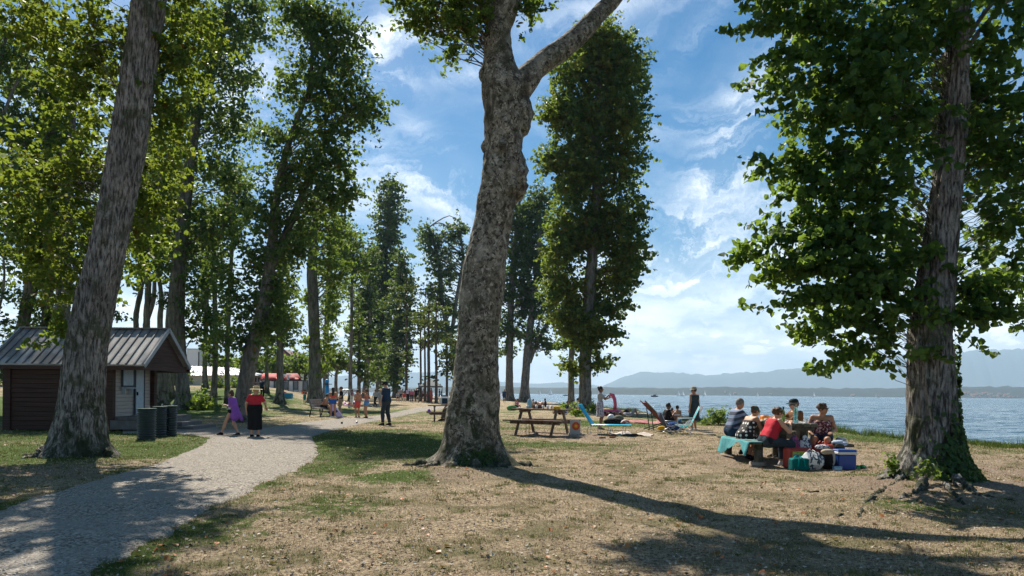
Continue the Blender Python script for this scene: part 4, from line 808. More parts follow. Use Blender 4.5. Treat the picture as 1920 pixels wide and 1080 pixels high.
# clipped plane trees (hedge like) beyond the lawn, by the restaurant
for i, (u, w_) in enumerate([(600, 34), (572, 34), (545, 32), (515, 30), (485, 30), (455, 28), (425, 26), (360, 24)]):
    std_tree(['rightmost rounded plane tree by the play area', 'round topped plane tree right of the pink roof', 'plane tree under the right slope of the pink roof', 'plane tree under the left slope of the pink roof', 'plane tree behind the red awning post', 'plane tree behind the white restaurant', 'plane tree behind the low pale roof', 'small tree between the white tower and the hut'][i],
      [(u, 727, 6), (u, 705, 5), (u+1, 690, 4)], [(u-8, 688, w_*.55, 17), (u+10, 692, w_*.55, 16), (u, 676, w_*.45, 12)], [M_LF_BRIGHT, M_LF_FAR][i % 2], 110+i, 'plane_tree', D=105+3*(i % 3), cover=4.0)
std_tree('low spreading tree above the climbing arches', [(630, 740, 7), (630, 710, 6), (632, 690, 4)], [(622, 685, 24, 14), (642, 680, 24, 14), (632, 665, 20, 12)], M_LF_FAR, 121, 'plane_tree', D=92, cover=3.5)
for i, (u, v, r_, h_) in enumerate([(30, 690, 60, 45), (-60, 690, 60, 60), (330, 712, 40, 22), (120, 700, 60, 35), (220, 700, 50, 35), (-140, 680, 60, 70), (60, 640, 60, 40), (180, 650, 50, 36)]):
    t = std_tree(['dark bushy tree in the wood left of the hut', 'dark bushy tree at the left edge of the wood', 'low bushy tree behind the white tower', 'bushy tree behind the middle of the hut', 'bushy tree behind the right half of the hut', 'bushy tree beyond the left edge of the view', 'taller dark tree behind the hut ridge', 'taller dark tree behind the leaning oak'][i],
      [(u, 740, 9), (u, 710, 7), (u, v-20, 4)], [(u-r_*.3, v, r_*.6, h_*.7), (u+r_*.3, v+5, r_*.6, h_*.7), (u, v-h_*.5, r_*.5, h_*.5)], [M_LF_DARK, M_LF_OAK][i % 3 == 1], 130+i, 'oak_tree', D=70+4*i, cover=3.2)
# shrubs
def shrub(label, u, v, ru, rv, mt, seed, leaf=.12, n=26, D=None):
    if D is None: D = gpD(v, u)
    t = empty('shrub', (0, 0, 0), 0, label, 'shrub'); b = on(u, D); cx = np.array(b)+[0, 0, rv/F*D]
    foliage('leaves', t, [(cx, np.array([ru/F*D, ru/F*D*.8, rv/F*D]))], n, 16, leaf*1.6, leaf, mt, seed, 'leaf', .6)
    rs_ = np.random.RandomState(seed); st = [tube_arrays(catmull([np.array(b), np.array(b)+[rs_.normal()*.1, rs_.normal()*.1, rv/F*D*.8], cx+rs_.normal(size=3)*ru/F*D*.5], 6), np.linspace(.012, .004, 6), 4) for _ in range(8)]
    V, Fc = merge(st); link('stems', npmesh('stems', V, Fc, [M_BK_FAR]), t); finish_tree(t, b)
shrub('bright broad leaved shrub on the lawn right of the hut', 378, 768, 20, 11, M_LF_BRIGHT, 201, .22, 50)
shrub('bright green bush on the shore left of the picnic group', 1348, 797, 15, 14, M_LF_BRIGHT, 202, .10, 60)
shrub('low yellow green weeds behind the hatted woman', 1324, 797, 14, 4, M_LF_BRIGHT, 203, .08, 24)
shrub('yellow green suckers left of the columnar lime foot', 1080, 782, 9, 9, M_LF_BRIGHT, 204, .14, 22)
shrub('yellow green suckers right of the columnar lime foot', 1113, 775, 6, 10, M_LF_BRIGHT, 205, .14, 18)
shrub('yellow green suckers at the slim trunk by the shore', 1062, 770, 6, 8, M_LF_BRIGHT, 206, .2, 14)
shrub('dark low shrubs against the pale low building wall', 440, 727, 12, 5, M_LF_DARK, 207, .3, 14)
shrub('row of small bushes along the building wall', 410, 727, 12, 5, M_LF_FAR, 208, .3, 14)
# ================================================================== PEOPLE (signed distance bodies)
def surfnet(Fv, org, h):
    S = Fv < 0
    c = [(i, j, k) for i in (0, 1) for j in (0, 1) for k in (0, 1)]
    nx, ny, nz = Fv.shape
    cnt = sum(S[i:nx-1+i, j:ny-1+j, k:nz-1+k].astype(np.int8) for i, j, k in c)
    act = (cnt > 0) & (cnt < 8); idx = np.argwhere(act)
    if len(idx) == 0: return np.zeros((0, 3)), np.zeros((0, 4), int)
    cid = -np.ones(act.shape, np.int64); cid[act] = np.arange(len(idx))
    val = np.stack([Fv[idx[:, 0]+i, idx[:, 1]+j, idx[:, 2]+k] for i, j, k in c], 1)
    pos = np.zeros((len(idx), 3)); n = np.zeros(len(idx)); cc = np.array(c, float)
    for a in range(8):
        for b in range(a+1, 8):
            if np.abs(cc[a]-cc[b]).sum() != 1: continue
            va, vb = val[:, a], val[:, b]; m = (va < 0) != (vb < 0); t = np.where(m, va/(va-vb+1e-12), 0)
            pos += np.where(m[:, None], cc[a]+(cc[b]-cc[a])*t[:, None], 0); n += m
    V = org+h*(idx+pos/n[:, None]); Fs = []
    for ax in range(3):
        sl0 = [slice(1, -1)]*3; sl0[ax] = slice(0, -1); sl1 = list(sl0); sl1[ax] = slice(1, None)
        A, B = S[tuple(sl0)], S[tuple(sl1)]; e = np.argwhere(A != B)
        if not len(e): continue
        inside = A[tuple(e.T)]; off = np.array([1, 1, 1]); off[ax] = 0; p = e+off
        o1, o2 = (ax+1) % 3, (ax+2) % 3; q = []
        for d1, d2 in ((-1, -1), (0, -1), (0, 0), (-1, 0)):
            r = p.copy(); r[:, o1] += d1; r[:, o2] += d2; q.append(cid[tuple(r.T)])
        q = np.stack(q, 1); q[~inside] = q[~inside][:, ::-1]; Fs.append(q)
    Fc = np.concatenate(Fs); return V, Fc[(Fc >= 0).all(1)]
def nrm(v): v = np.asarray(v, float); return v/(np.linalg.norm(v)+1e-12)
class Sdf:
    def __init__(s, lo, hi, h):
        s.lo = np.asarray(lo, float); s.h = h; s.n = np.ceil((np.asarray(hi)-s.lo)/h).astype(int)+1; s.F = np.ones(s.n)
    def sub(s, lo, hi, pad):
        a = np.clip(np.floor((np.asarray(lo)-pad-s.lo)/s.h).astype(int), 0, s.n); b = np.clip(np.ceil((np.asarray(hi)+pad-s.lo)/s.h).astype(int)+1, 0, s.n)
        if (b <= a).any(): return None
        sl = tuple(slice(x, y) for x, y in zip(a, b)); g = np.meshgrid(*[s.lo[i]+s.h*np.arange(a[i], b[i]) for i in range(3)], indexing='ij')
        return sl, np.stack(g, -1)
    def put(s, sl, d, k):
        f = s.F[sl]; hh = np.clip(.5+.5*(f-d)/k, 0, 1); s.F[sl] = f*(1-hh)+d*hh-k*hh*(1-hh)
    def cap(s, a, b, ra, rb, k=.03, flat=None, clip=None):
        a = np.asarray(a, float); b = np.asarray(b, float); R = max(ra, rb)
        r = s.sub(np.minimum(a, b)-R, np.maximum(a, b)+R, k+.02+s.h)
        if r is None: return
        sl, P = r; e = b-a; L = e@e+1e-9; t = np.clip(((P-a)@e)/L, 0, 1); q = P-a-t[..., None]*e
        if flat is not None:
            ax, f = flat; c = q@ax; q = q+(c*(1/f-1))[..., None]*ax
        d = np.linalg.norm(q, axis=-1)-(ra+(rb-ra)*t)
        if clip is not None:
            for p0, nn in clip: d = np.maximum(d, (P-p0)@nn)
        s.put(sl, d, k)
    def ell(s, c, R3, rad, k=.03, clip=None):
        c = np.asarray(c, float); m = max(rad); r = s.sub(c-m, c+m, k+.02+s.h)
        if r is None: return
        sl, P = r; q = (P-c)@np.asarray(R3).T; rad = np.asarray(rad); k0 = np.linalg.norm(q/rad, axis=-1); k1 = np.linalg.norm(q/rad**2, axis=-1)+1e-9
        d = k0*(k0-1)/k1
        if clip is not None:
            for p0, nn in clip: d = np.maximum(d, (P-p0)@nn)
        s.put(sl, d, k)
    def mesh(s): return surfnet(s.F, s.lo, s.h)
def ik(a, t, l1, l2, hint):
    a = np.asarray(a, float); t = np.asarray(t, float); d = t-a; L = np.linalg.norm(d); L2 = min(L, (l1+l2)*.998); u = d/(L+1e-9); t = a+u*L2
    x = (l1*l1-l2*l2+L2*L2)/(2*L2+1e-9); y = math.sqrt(max(0, l1*l1-x*x)); h_ = np.asarray(hint, float); h_ = h_-(h_@u)*u; h_ = nrm(h_) if np.linalg.norm(h_) > 1e-6 else nrm(np.cross(u, [1, 0, 0]))
    return a+u*x+h_*y, t
def skin_mat(name, c): return mat(name, c, .55, .10, 9, spec=.35)
SK1 = skin_mat('skin', (0.56, 0.32, 0.21)); SK2 = skin_mat('tanned_skin', (0.42, 0.215, 0.125)); SK3 = skin_mat('deep_tanned_skin', (0.24, 0.115, 0.065))
M_EYE = mat('eye_dark', (.02, .015, .012), .3, 0); M_LIP = mat('lips', (.38, .14, .11), .5, .05)
def cloth(name, c, var=.18, **kw): return mat(name, c, .85, var, 5, bump=.9, bscale=8, spec=.15, **kw)
def stripe_mat(name, cols, period):
    m = bpy.data.materials.new(name); m.use_nodes = True; T = NT(m.node_tree); O = T.n('ShaderNodeTexCoord').outputs['Object']
    z = T.n('ShaderNodeSeparateXYZ', Vector=O).outputs[2]; y = T.n('ShaderNodeSeparateXYZ', Vector=O).outputs[1]
    f = T.m('FRACT', T.m('DIVIDE', T.m('ADD', z, T.m('MULTIPLY', y, -.35)), period)); c = cols[0]; n = len(cols)
    for i in range(1, n): c = T.mix(T.m('GREATER_THAN', f, i/n), c, cols[i])
    p = T.n('ShaderNodeBsdfPrincipled', Base__Color=c, Roughness=.85); T.n('ShaderNodeOutputMaterial', Surface=p); return m
def dot_mat(name, base, dot, scale, r=.3, rnd=0.35):
    m = bpy.data.materials.new(name); m.use_nodes = True; T = NT(m.node_tree); O = T.n('ShaderNodeTexCoord').outputs['Object']
    v = T.n('ShaderNodeTexVoronoi', Vector=O, Scale=scale, Randomness=rnd); c = T.mix(T.m('LESS_THAN', v.outputs[0], r), base, dot)
    p = T.n('ShaderNodeBsdfPrincipled', Base__Color=c, Roughness=.85); T.n('ShaderNodeOutputMaterial', Surface=p); return m
def blotch_mat(name, base, other, scale, th=.5):
    m = bpy.data.materials.new(name); m.use_nodes = True; T = NT(m.node_tree); O = T.n('ShaderNodeTexCoord').outputs['Object']
    c = T.mix(T.ramp(T.noise(O, scale, 3, .5, .6), th-.02, th+.02), base, other)
    p = T.n('ShaderNodeBsdfPrincipled', Base__Color=c, Roughness=.8); T.n('ShaderNodeOutputMaterial', Surface=p); return m
HAIR_BR = mat('brown_hair', (.085, .045, .025), .6, .4, 30, bump=.6, bscale=60); HAIR_DK = mat('dark_hair', (.022, .016, .013), .55, .4, 30, bump=.6, bscale=60)
HAIR_GR = mat('grey_hair', (.17, .155, .145), .7, .4, 30, bump=.6, bscale=60); HAIR_BL = mat('blond_hair', (.42, .28, .13), .6, .3, 30, bump=.6, bscale=60)

def hand_mesh(w, d, pn, side, curl):
    """hand at wrist w pointing along d, palm normal pn, side=+1 right / -1 left"""
    d = nrm(d); pn = nrm(np.asarray(pn)-(np.asarray(pn)@d)*d); x = np.cross(d, pn)*side
    S = Sdf(w-.14, w+.22*np.abs(d)+.14+d*.06, .0052)
    S.cap(w-d*.02, w+d*.015, .026, .026, .01)
    for o in (-.024, -.008, .009, .025): S.cap(w+d*.015+x*o*.7, w+d*.082+x*o, .016, .0125, .012)
    for o, L, c in ((-.030, .058, 1.15), (-.010, .076, 1.05), (.010, .082, 1.0), (.030, .072, .9)):
        p = w+d*.088+x*o; a = curl*c*.55; dd = d
        for i, seg in enumerate((.45, .32, .23)):
            dd = nrm(dd*math.cos(a)+pn*math.sin(a)); q = p+dd*L*seg; S.cap(p, q, .0092-.0008*i, .0085-.0010*i, .003); p = q
            pnn = nrm(pn-(pn@dd)*dd); a = curl*.75*c; pn_ = pnn
            dd0 = dd; pn = pn
    tb = w+d*.028+x*.028; t1 = tb+nrm(d*.75+x*.7+pn*.35)*.04; t2 = t1+nrm(d*.95+x*.15+pn*.4)*.032; S.cap(tb, t1, .0135, .0105, .01); S.cap(t1, t2, .0105, .0085, .004)
    return S.mesh()
def person(label, loc, face, H_=1.7, pose='stand', b=1.0, lean=0.0, feet=None, hands=None, eh=None, kh=None, pelvis=None, yaw=0, pitch=0, side=0, clothes=(), hair=None, hat=None, skin=SK1, res=.014, hi=True, group=None, bust=0, headband=None, glasses=False, spine=None, curl=.5, shoes=None, roll=None, cat='person', name='person'):
    s = H_/1.7; root = empty(name, loc, -math.radians(face), label, cat, group)
    # skeleton (x right, y forward, z up)
    pz = {'stand': .93, 'walk': .91, 'sit': .55, 'ground': .12, 'crouch': .34, 'lie': .12}[pose]
    pel = np.array(pelvis if pelvis is not None else (0, 0, pz), float)
    sd = nrm(spine) if spine is not None else nrm((math.sin(math.radians(side)), math.sin(math.radians(lean)), math.cos(math.radians(lean))))
    X_ = np.array([1., 0, 0]); X_ = nrm(X_-(X_@sd)*sd); Yf = nrm(np.cross(sd, X_))    # forward of the torso
    chest = pel+sd*.30; neck = pel+sd*.475; sh = [neck-sd*.045+X_*sx*(.165+.012*b) for sx in (-1, 1)]
    hips = [pel+X_*sx*.088-sd*.02 for sx in (-1, 1)]
    D_feet = {'stand': ((-.10, -.01, .075), (.10, .02, .075)), 'walk': ((-.08, .30, .08), (.08, -.28, .12)), 'sit': ((-.10, .42, .075), (.10, .45, .075)), 'ground': ((-.14, .55, .07), (.14, .55, .07)), 'crouch': ((-.1, .08, .075), (.12, .18, .075)), 'lie': ((-.12, .8, .08), (.12, .8, .08))}
    ft = [np.array(f, float) for f in (feet or D_feet[pose])]; khd = kh or ((-.15, 1, .35), (.15, 1, .35))
    kn, an = [], []
    for i in (0, 1):
        k_, a_ = ik(hips[i], ft[i], .43, .42, khd[i]); kn.append(k_); an.append(a_)
    D_h = {'stand': ((-.24*b, .05, .78), (.24*b, .05, .78)), 'walk': ((-.22, -.15, .82), (.22, .2, .85)), 'sit': ((-.12, .36, .66), (.12, .36, .66)), 'ground': ((-.12, .4, .35), (.12, .4, .35)), 'crouch': ((-.1, .35, .35), (.1, .35, .35)), 'lie': ((-.3, 0, .06), (.3, 0, .06))}
    ht = [np.array(h_, float) for h_ in (hands or D_h[pose])]; ehd = eh or ((-.5, -1, -.5), (.5, -1, -.5))
    el_, wr = [], []
    for i in (0, 1):
        e_, w_ = ik(sh[i], ht[i], .285, .25, ehd[i]); el_.append(e_); wr.append(w_)
    cy, sy_ = math.cos(math.radians(yaw)), math.sin(math.radians(yaw)); hu = nrm(sd+np.array([0, 0, 1.2])) if pose != 'lie' else sd
    hf = nrm(Yf-(Yf@hu)*hu); hr = np.cross(hf, hu); hf, hr = hf*cy+hr*sy_, hr*cy-hf*sy_
    cp, sp_ = math.cos(math.radians(pitch)), math.sin(math.radians(pitch)); hf, hu = hf*cp-hu*sp_, hu*cp+hf*sp_
    HR = np.stack([hr, hf, hu]); hc = neck+nrm(sd*.6+hu*.4)*.135+hf*.028
    allp = np.array([pel, neck, hc, *sh, *el_, *wr, *kn, *an, *hips]+[a+np.array([0, .2, 0]) for a in an]); lo = allp.min(0)-.20*max(1, b)-.05; hi_ = allp.max(0)+.20*max(1, b)+.05
    bt = b*(1.0); arm_r = (.047*(.6+.4*b), .038*(.6+.4*b), .025); leg_r = (.082*(.55+.45*b), .055*(.7+.3*b), .036)
    def torso(S, inf=0.0, k=.06, lo_t=None, hi_t=None, bustk=1):
        cl = []
        if lo_t is not None: cl.append((pel+sd*lo_t, -sd))
        if hi_t is not None: cl.append((pel+sd*hi_t, sd))
        cl = cl or None; fl = (Yf, .74)
        S.cap(sh[0]+X_*.045-sd*.015, sh[1]-X_*.045-sd*.015, .062+inf, .062+inf, k, clip=cl)
        S.cap(chest-X_*.07*bt+sd*.02, chest+X_*.07*bt+sd*.02, .112*(.8+.2*bt)+inf, .112*(.8+.2*bt)+inf, k, (Yf, .80), cl)
        S.cap(pel+sd*.14-X_*.05*bt, pel+sd*.14+X_*.05*bt, .112*(.4+.6*bt)+inf, .112*(.4+.6*bt)+inf, k, (Yf, .84), cl)
        S.cap(pel-X_*.065*bt, pel+X_*.065*bt, .122*(.5+.5*bt)+inf, .122*(.5+.5*bt)+inf, k, (Yf, .88), cl)
        if bust:
            for sx in (-1, 1): S.ell(chest+sd*.01+X_*sx*.075+Yf*.085, HR*0+np.eye(3), (.062*bust+inf, .062*bust+inf, .065*bust+inf), .04, cl)
    def legs(S, inf, t=2.0, k=.035, flare=0.0):
        for i in (0, 1):
            a, m_, e = hips[i], kn[i], an[i]
            if t <= 1:
                en = a+(m_-a)*t; S.cap(a, en, leg_r[0]+inf, leg_r[0]+(leg_r[1]-leg_r[0])*t+inf+flare, k, clip=[(en, nrm(m_-a))])
            else:
                S.cap(a, m_, leg_r[0]+inf, leg_r[1]+inf, k); u = t-1; en = m_+(e-m_)*u
                S.cap(m_, en, leg_r[1]+inf, leg_r[1]+(leg_r[2]-leg_r[1])*u+inf+flare, .02, clip=[(en, nrm(e-m_))] if u < 1 or inf > 0 else None)
                cf = m_+(e-m_)*.32-nrm(np.cross(np.cross(m_-a, e-m_)+[1e-6, 0, 0], e-m_))*0
                back = nrm(np.cross(X_, nrm(e-m_))); 
                if back@np.array([0, 1, 0]) > 0: back = -back
                S.ell(cf+back*.018, np.eye(3), (.045*leg_r[1]/.055+inf, .045*leg_r[1]/.055+inf, .09), .03)
    def arms(S, inf, t=2.0, k=.025):
        for i in (0, 1):
            a, m_, e = sh[i], el_[i], wr[i]
            if t <= 1:
                en = a+(m_-a)*t; S.cap(a, en, arm_r[0]+inf-.004, arm_r[0]+(arm_r[1]-arm_r[0])*t+inf+.006, k, clip=[(en, nrm(m_-a))])
            else:
                S.cap(a, m_, arm_r[0]+inf, arm_r[1]+inf, k); u = t-1; en = m_+(e-m_)*u; S.cap(m_, en, arm_r[1]+inf, arm_r[1]+(arm_r[2]-arm_r[1])*u+inf, .015, clip=[(en, nrm(e-m_))] if t < 2 else None)
    def feetp(S, inf, k=.02, which=(0, 1)):
        for i in which:
            e = an[i]; dd = e-kn[i]
            fd = np.array([0, 1., 0]) if pose != 'lie' else np.array([0, .35, .9])
            if e[2] > .3 and pose != 'lie': fd = nrm([0, .8, -.6])
            lowz = -.045 if pose != 'lie' else 0
            S.cap(e+[0, -.03, lowz*.9], e+fd*.15+[0, 0, lowz*1.1], .030+inf, .026+inf, k, (np.array([0, 0, 1.]), .85)); S.cap(e, e+fd*.08+[0, 0, lowz*.7], .034+inf, .03+inf, k)
    # body
    S = Sdf(lo, hi_, res); torso(S); S.cap(neck-sd*.03, hc-hu*.05, .056*(.7+.3*b), .050, .03); legs(S, 0, 2.0); arms(S, 0)
    if not any(c[0] == 'shoes' for c in clothes) or hi: feetp(S, 0)
    S.ell(hc+hu*.012-hf*.008, HR, (.073, .092, .108), .02); S.ell(hc-hu*.055+hf*.025, HR, (.052, .062, .055), .03)
    S.cap(hc+hf*.085+hu*.012, hc+hf*.106-hu*.022, .010, .014, .012)
    for sx in (-1, 1): S.ell(hc+hr*sx*.078-hf*.01-hu*.005, HR, (.012, .02, .032), .008)
    if not hi:
        for i in (0, 1):
            d = nrm(wr[i]-el_[i]); S.cap(wr[i], wr[i]+d*.12, .028, .022, .02)
    V, Fc = S.mesh(); Vs = [(V, Fc)]; mi = [np.zeros(len(Fc), int)]
    if hi:
        for i in (0, 1):
            d = nrm(wr[i]-el_[i]); pn = (Yf*.2-X_*(1 if i else -1)) if pose in ('stand', 'walk') and abs(d[2]) > .6 else np.array([0, 0, -1.])
            if abs(nrm(pn)@d) > .93: pn = np.array([0, 1., 0])
            hv, hfc = hand_mesh(wr[i]+d*.004, d, pn, 1 if i else -1, curl); Vs.append((hv, hfc)); mi.append(np.zeros(len(hfc), int))
        e = MB()
        for sx in (-1, 1): e.ball(hc+hf*.078+hr*sx*.032+hu*.008, (.011, .011, .008), 6)
        ev = np.array(e.v); ef = np.array([f for f in e.f if len(f) == 4]); Vs.append((ev, ef)); mi.append(np.ones(len(ef), int))
        e = MB(); e.ball(hc+hf*.087-hu*.055, (.022, .010, .007), 6, R=Matrix(HR.T.tolist())); ev = np.array(e.v); ef = np.array(e.f); Vs.append((ev, ef)); mi.append(np.full(len(ef), 2))
    V, Fc = merge(Vs); link('body', npmesh('body', V*s, Fc, [skin, M_EYE, M_LIP], np.concatenate(mi)), root)
    def garment(nm, mt, fn, h=None):
        S = Sdf(lo-.15, hi_+.15, h or res); fn(S); v, f = S.mesh()
        if len(f): return link(nm, npmesh(nm, v*s, f, [mt]), root)
    for c in clothes:
        kind, mt = c[0], c[1]; o = c[2] if len(c) > 2 else {}
        if kind in ('shirt', 'vest', 'bikini_top', 'blouse'):
            def fn(S):
                torso(S, .014, lo_t=o.get('lo', -.09), hi_t=o.get('hi', .455))
                if o.get('arms', 0): arms(S, .012, o['arms'])
                if o.get('hang'):    # loose hem
                    S.cap(pel+sd*.12, pel+sd*(-o['hang']), .13*bt, .150*bt, .05, (Yf, .85), [(pel-sd*o['hang'], -sd)])
            garment(kind, mt, fn)
        elif kind in ('trousers', 'shorts', 'briefs'):
            t = o.get('t', 1.9 if kind == 'trousers' else .75)
            def fn(S):
                torso(S, .014, lo_t=-.16, hi_t=o.get('hi', .06)); legs(S, .016 if kind == 'trousers' else .022, t, flare=o.get('flare', .004))
            garment(kind, mt, fn)
        elif kind in ('skirt', 'dress'):
            def fn(S):
                if kind == 'dress':
                    torso(S, .016, lo_t=-.1, hi_t=o.get('hi', .42))
                    if o.get('arms', 0): arms(S, .012, o['arms'])
                z1 = o.get('hem', .35)
                if pose in ('stand', 'walk'):
                    top_ = pel+sd*.05; en = np.array([pel[0]+o.get('dx', 0), pel[1]+.02, z1]); R0 = .135*(.5+.5*bt); R1 = o.get('r', .22)
                    torso(S, .02, lo_t=-.16, hi_t=.13)
                    for q_ in (-1, 1): S.cap(top_+X_*q_*.06*bt, en+X_*q_*.03, R0, R1*.9, .06, (np.array([0, 1., 0]), .8), [(en, np.array([0, 0, -1.])), (pel+sd*.13, sd)])
                else:
                    m_ = (kn[0]+kn[1])/2; S.cap(pel, m_, .15*bt, .12, .05, (np.array([0, 0, 1.]), .8), [(m_, nrm(m_-pel))])
                    for i in (0, 1): S.cap(hips[i], kn[i], leg_r[0]+.02, leg_r[1]+.03, .04, clip=[(kn[i], nrm(kn[i]-hips[i]))])
            garment(kind, mt, fn)
        elif kind == 'shoes':
            for i in (0, 1):
                S = Sdf(an[i]-.24, an[i]+.26, .011 if hi else res); feetp(S, .012, which=(i,)); v, f = S.mesh()
                if len(f): link('shoe', npmesh('shoe', v*s, f, [mt]), root)
        elif kind == 'towel':   # cape hanging from the shoulders
            def fn(S):
                S.cap(neck-sd*.05-Yf*.02, pel+np.array([0, -.10, -.18]), .17, .20, .05, (Yf, .75), [(neck+sd*.0, sd)]); S.cap(neck-sd*.2-Yf*.05, pel+np.array([.05, -.34, -.30]), .10, .06, .08)
                arms(S, .03, 1.0, .05)
            garment('towel', mt, fn)
    if hair is not None:
        hm, hs_ = hair[0], hair[1]
        def fn(S):
            fc = [(hc+hf*.052+hu*.0, nrm(hf*1.0-hu*.75))]
            S.ell(hc+hu*.022-hf*.016, HR, (.084, .100, .110), .01, clip=fc+[(hc-hu*(.05 if hs_ != 'short' else .035), -hu)])
            if hs_ == 'curly':
                rr = np.random.RandomState(3)
                for i in range(26):
                    dv = rr.normal(size=3); dv = nrm(dv); 
                    if dv@hf > .35 or dv@hu < -.45: continue
                    S.ell(hc+hu*.032-hf*.018+dv*.094, HR, (.034, .034, .034), .010)
            if hs_ == 'bun': S.ell(hc+hu*.075-hf*.095, HR, (.042, .042, .042), .02)
            if hs_ == 'topbun': S.ell(hc+hu*.115-hf*.05, HR, (.048, .048, .045), .02); S.ell(hc-hu*.02-hf*.06, HR, (.075, .05, .07), .03)
            if hs_ == 'long': S.cap(hc-hf*.055, neck-sd*.16-Yf*.11, .072, .055, .03, (Yf, .6))
            if hs_ == 'tail': S.cap(hc-hf*.10+hu*.03, neck-sd*.08-Yf*.13, .03, .018, .02)
            if hs_ == 'bob': S.ell(hc-hu*.03-hf*.03, HR, (.088, .085, .085), .03, clip=[(hc+hf*.03, hf)])
        garment('hair', hm, fn, .0105 if hi else res)
    MR = Matrix(HR.T.tolist())
    if hat is not None:
        hm, hk = hat[0], hat[1]; m = MB(); c0 = Vector((hc+hu*.055)*s)
        if hk == 'cap':
            m.lathe([(.092, 0), (.092, .02), (.084, .05), (.055, .078), (.0, .088)], c0, 18, 0, MR@Matrix.Diagonal((s, s*1.12, s))); vs = []
            for i in range(9):
                t = math.radians(-62+i*15.5); 
                for rr in (.088, .155): vs.append(c0+MR@Vector((math.sin(t)*rr*.92, math.cos(t)*rr*1.12, .010-(.02 if rr > .1 else 0)))*s)
            m.add(vs+[v-MR@Vector((0, 0, .006)) for v in vs], [(2*i, 2*i+2, 2*i+3, 2*i+1) for i in range(8)]+[(18+2*i, 18+2*i+1, 18+2*i+3, 18+2*i+2) for i in range(8)]+[(2*i+1, 2*i+3, 18+2*i+3, 18+2*i+1) for i in range(8)], 0)
        else:
            br = {'sun': .20, 'trilby': .155, 'bucket': .135}[hk]; dz = {'sun': -.02, 'trilby': -.012, 'bucket': -.045}[hk]
            m.lathe([(br, dz), (br*.85, dz*.4+.003), (.095, .0), (.092, .05), (.082, .088), (.045, .100), (0, .098)], c0, 22, 0, MR@Matrix.Diagonal((s, s*1.12, s)))
            m.lathe([(.0935, .006), (.0935, .032)], c0, 22, 1, MR@Matrix.Diagonal((s, s*1.12, s)))
        m.build('hat', [hm, hat[2] if len(hat) > 2 else hm], root)
    if glasses:
        m = MB()
        for sx in (-1, 1): m.ball(Vector((hc+hf*.093+hr*sx*.032+hu*.010)*s), (.026*s, .008*s, .018*s), 8, 0, MR); m.beam(Vector((hc+hf*.09+hr*sx*.055+hu*.012)*s), Vector((hc-hf*.01+hr*sx*.082+hu*.012)*s), .006, .008)
        m.build('sunglasses', M_EYE, root)
    if headband is not None:
        m = MB(); m.lathe([(.0885, -.014), (.091, .0), (.0885, .016)], Vector((hc+hu*.05-hf*.01)*s), 20, 0, MR@Matrix.Diagonal((s, s*1.14, s))@Matrix.Rotation(-.25, 3, 'X')); m.build('headband', headband, root)
    return root
def copy_tree(o, parent=None):
    c = o.copy(); COL.objects.link(c); c.parent = parent
    for ch in o.children: copy_tree(ch, c)
    return c
# ================================================================== PEOPLE IN THE PARK
NAVY = cloth('navy_cotton', (.022, .045, .085)); BLACK = cloth('black_cloth', (.012, .012, .014)); DENIM = cloth('dark_denim', (.035, .05, .065)); RED = cloth('red_cotton', (.50, .028, .045))
GREYT = cloth('grey_cotton', (.33, .34, .36)); WHITE = cloth('white_cloth', (.72, .72, .72)); LAV = cloth('lavender_cloth', (.50, .46, .68)); PURP = cloth('purple_towelling', (.26, .10, .46)); TEAL = cloth('teal_cloth', (.02, .28, .32))
STRAWH = mat('straw_hat', (.55, .42, .22), .8, .3, 60); BLUE = cloth('blue_cloth', (.03, .12, .45)); CORAL = cloth('coral_cloth', (.62, .10, .09)); OLIVE = cloth('olive_cloth', (.14, .14, .10)); BROWN = cloth('brown_jacket', (.20, .10, .045))
DKGRN = cloth('slate_dress', (.035, .055, .06)); PINK = cloth('pink_cloth', (.60, .16, .25)); DOTS = dot_mat('polka_dots', (.016, .014, .015), (.75, .73, .68), 11.5, .36, .15); STRIPE = stripe_mat('broad_stripes', [(.035, .055, .10), (.20, .26, .40), (.022, .034, .065), (.17, .22, .34)], .26)
FLORAL = blotch_mat('wine_floral', (.12, .02, .035), (.70, .55, .55), 26, .58); LEAFY = blotch_mat('grey_floral', (.18, .18, .24), (.50, .50, .60), 22, .5); TURQ = cloth('turquoise_towelling', (.075, .27, .29)); CAPM = cloth('dark_cap', (.022, .03, .03)); TAN = cloth('tan_cap', (.42, .35, .24)); SHOEW = cloth('pale_shoe', (.55, .52, .50)); KHAKI = cloth('khaki_cloth', (.24, .21, .15))
def P_(label, u, v, face, H_=1.7, **k):
    D = k.pop('D', None); b = on(u, D) if D else gp(u, v); return person(label, b, face, H_, **k)
# -- walkers on the path
P_('elderly woman in red shirt, black skirt and straw sun hat on the gravel path', 478, 822, 8, 1.55, D=21.2, b=1.35, lean=4, yaw=18, clothes=[('blouse', RED, dict(arms=.75, lo=-.10)), ('skirt', BLACK, dict(hem=.27, r=.235)), ('shoes', BLACK)], hair=(HAIR_BL, 'short'), hat=(STRAWH, 'sun'), hands=((-.30, .02, .86), (.24, .30, .98)), eh=((-.6, -1, -.3), (.9, -.6, -.6)))
P_('girl with hair in a bun wrapped in a purple towel walking left along the path', 435, 817, 268, 1.44, D=21.9, pose='walk', b=.92, yaw=8, pitch=8, clothes=[('bikini_top', WHITE, dict(lo=.0, hi=.40)), ('briefs', BLACK, dict(t=.1)), ('towel', PURP), ('shoes', BLACK)], hair=(HAIR_BR, 'topbun'), hands=((-.08, .20, 1.12), (.08, .22, 1.10)), feet=((-.07, .34, .085), (.08, -.22, .085)), skin=SK1)
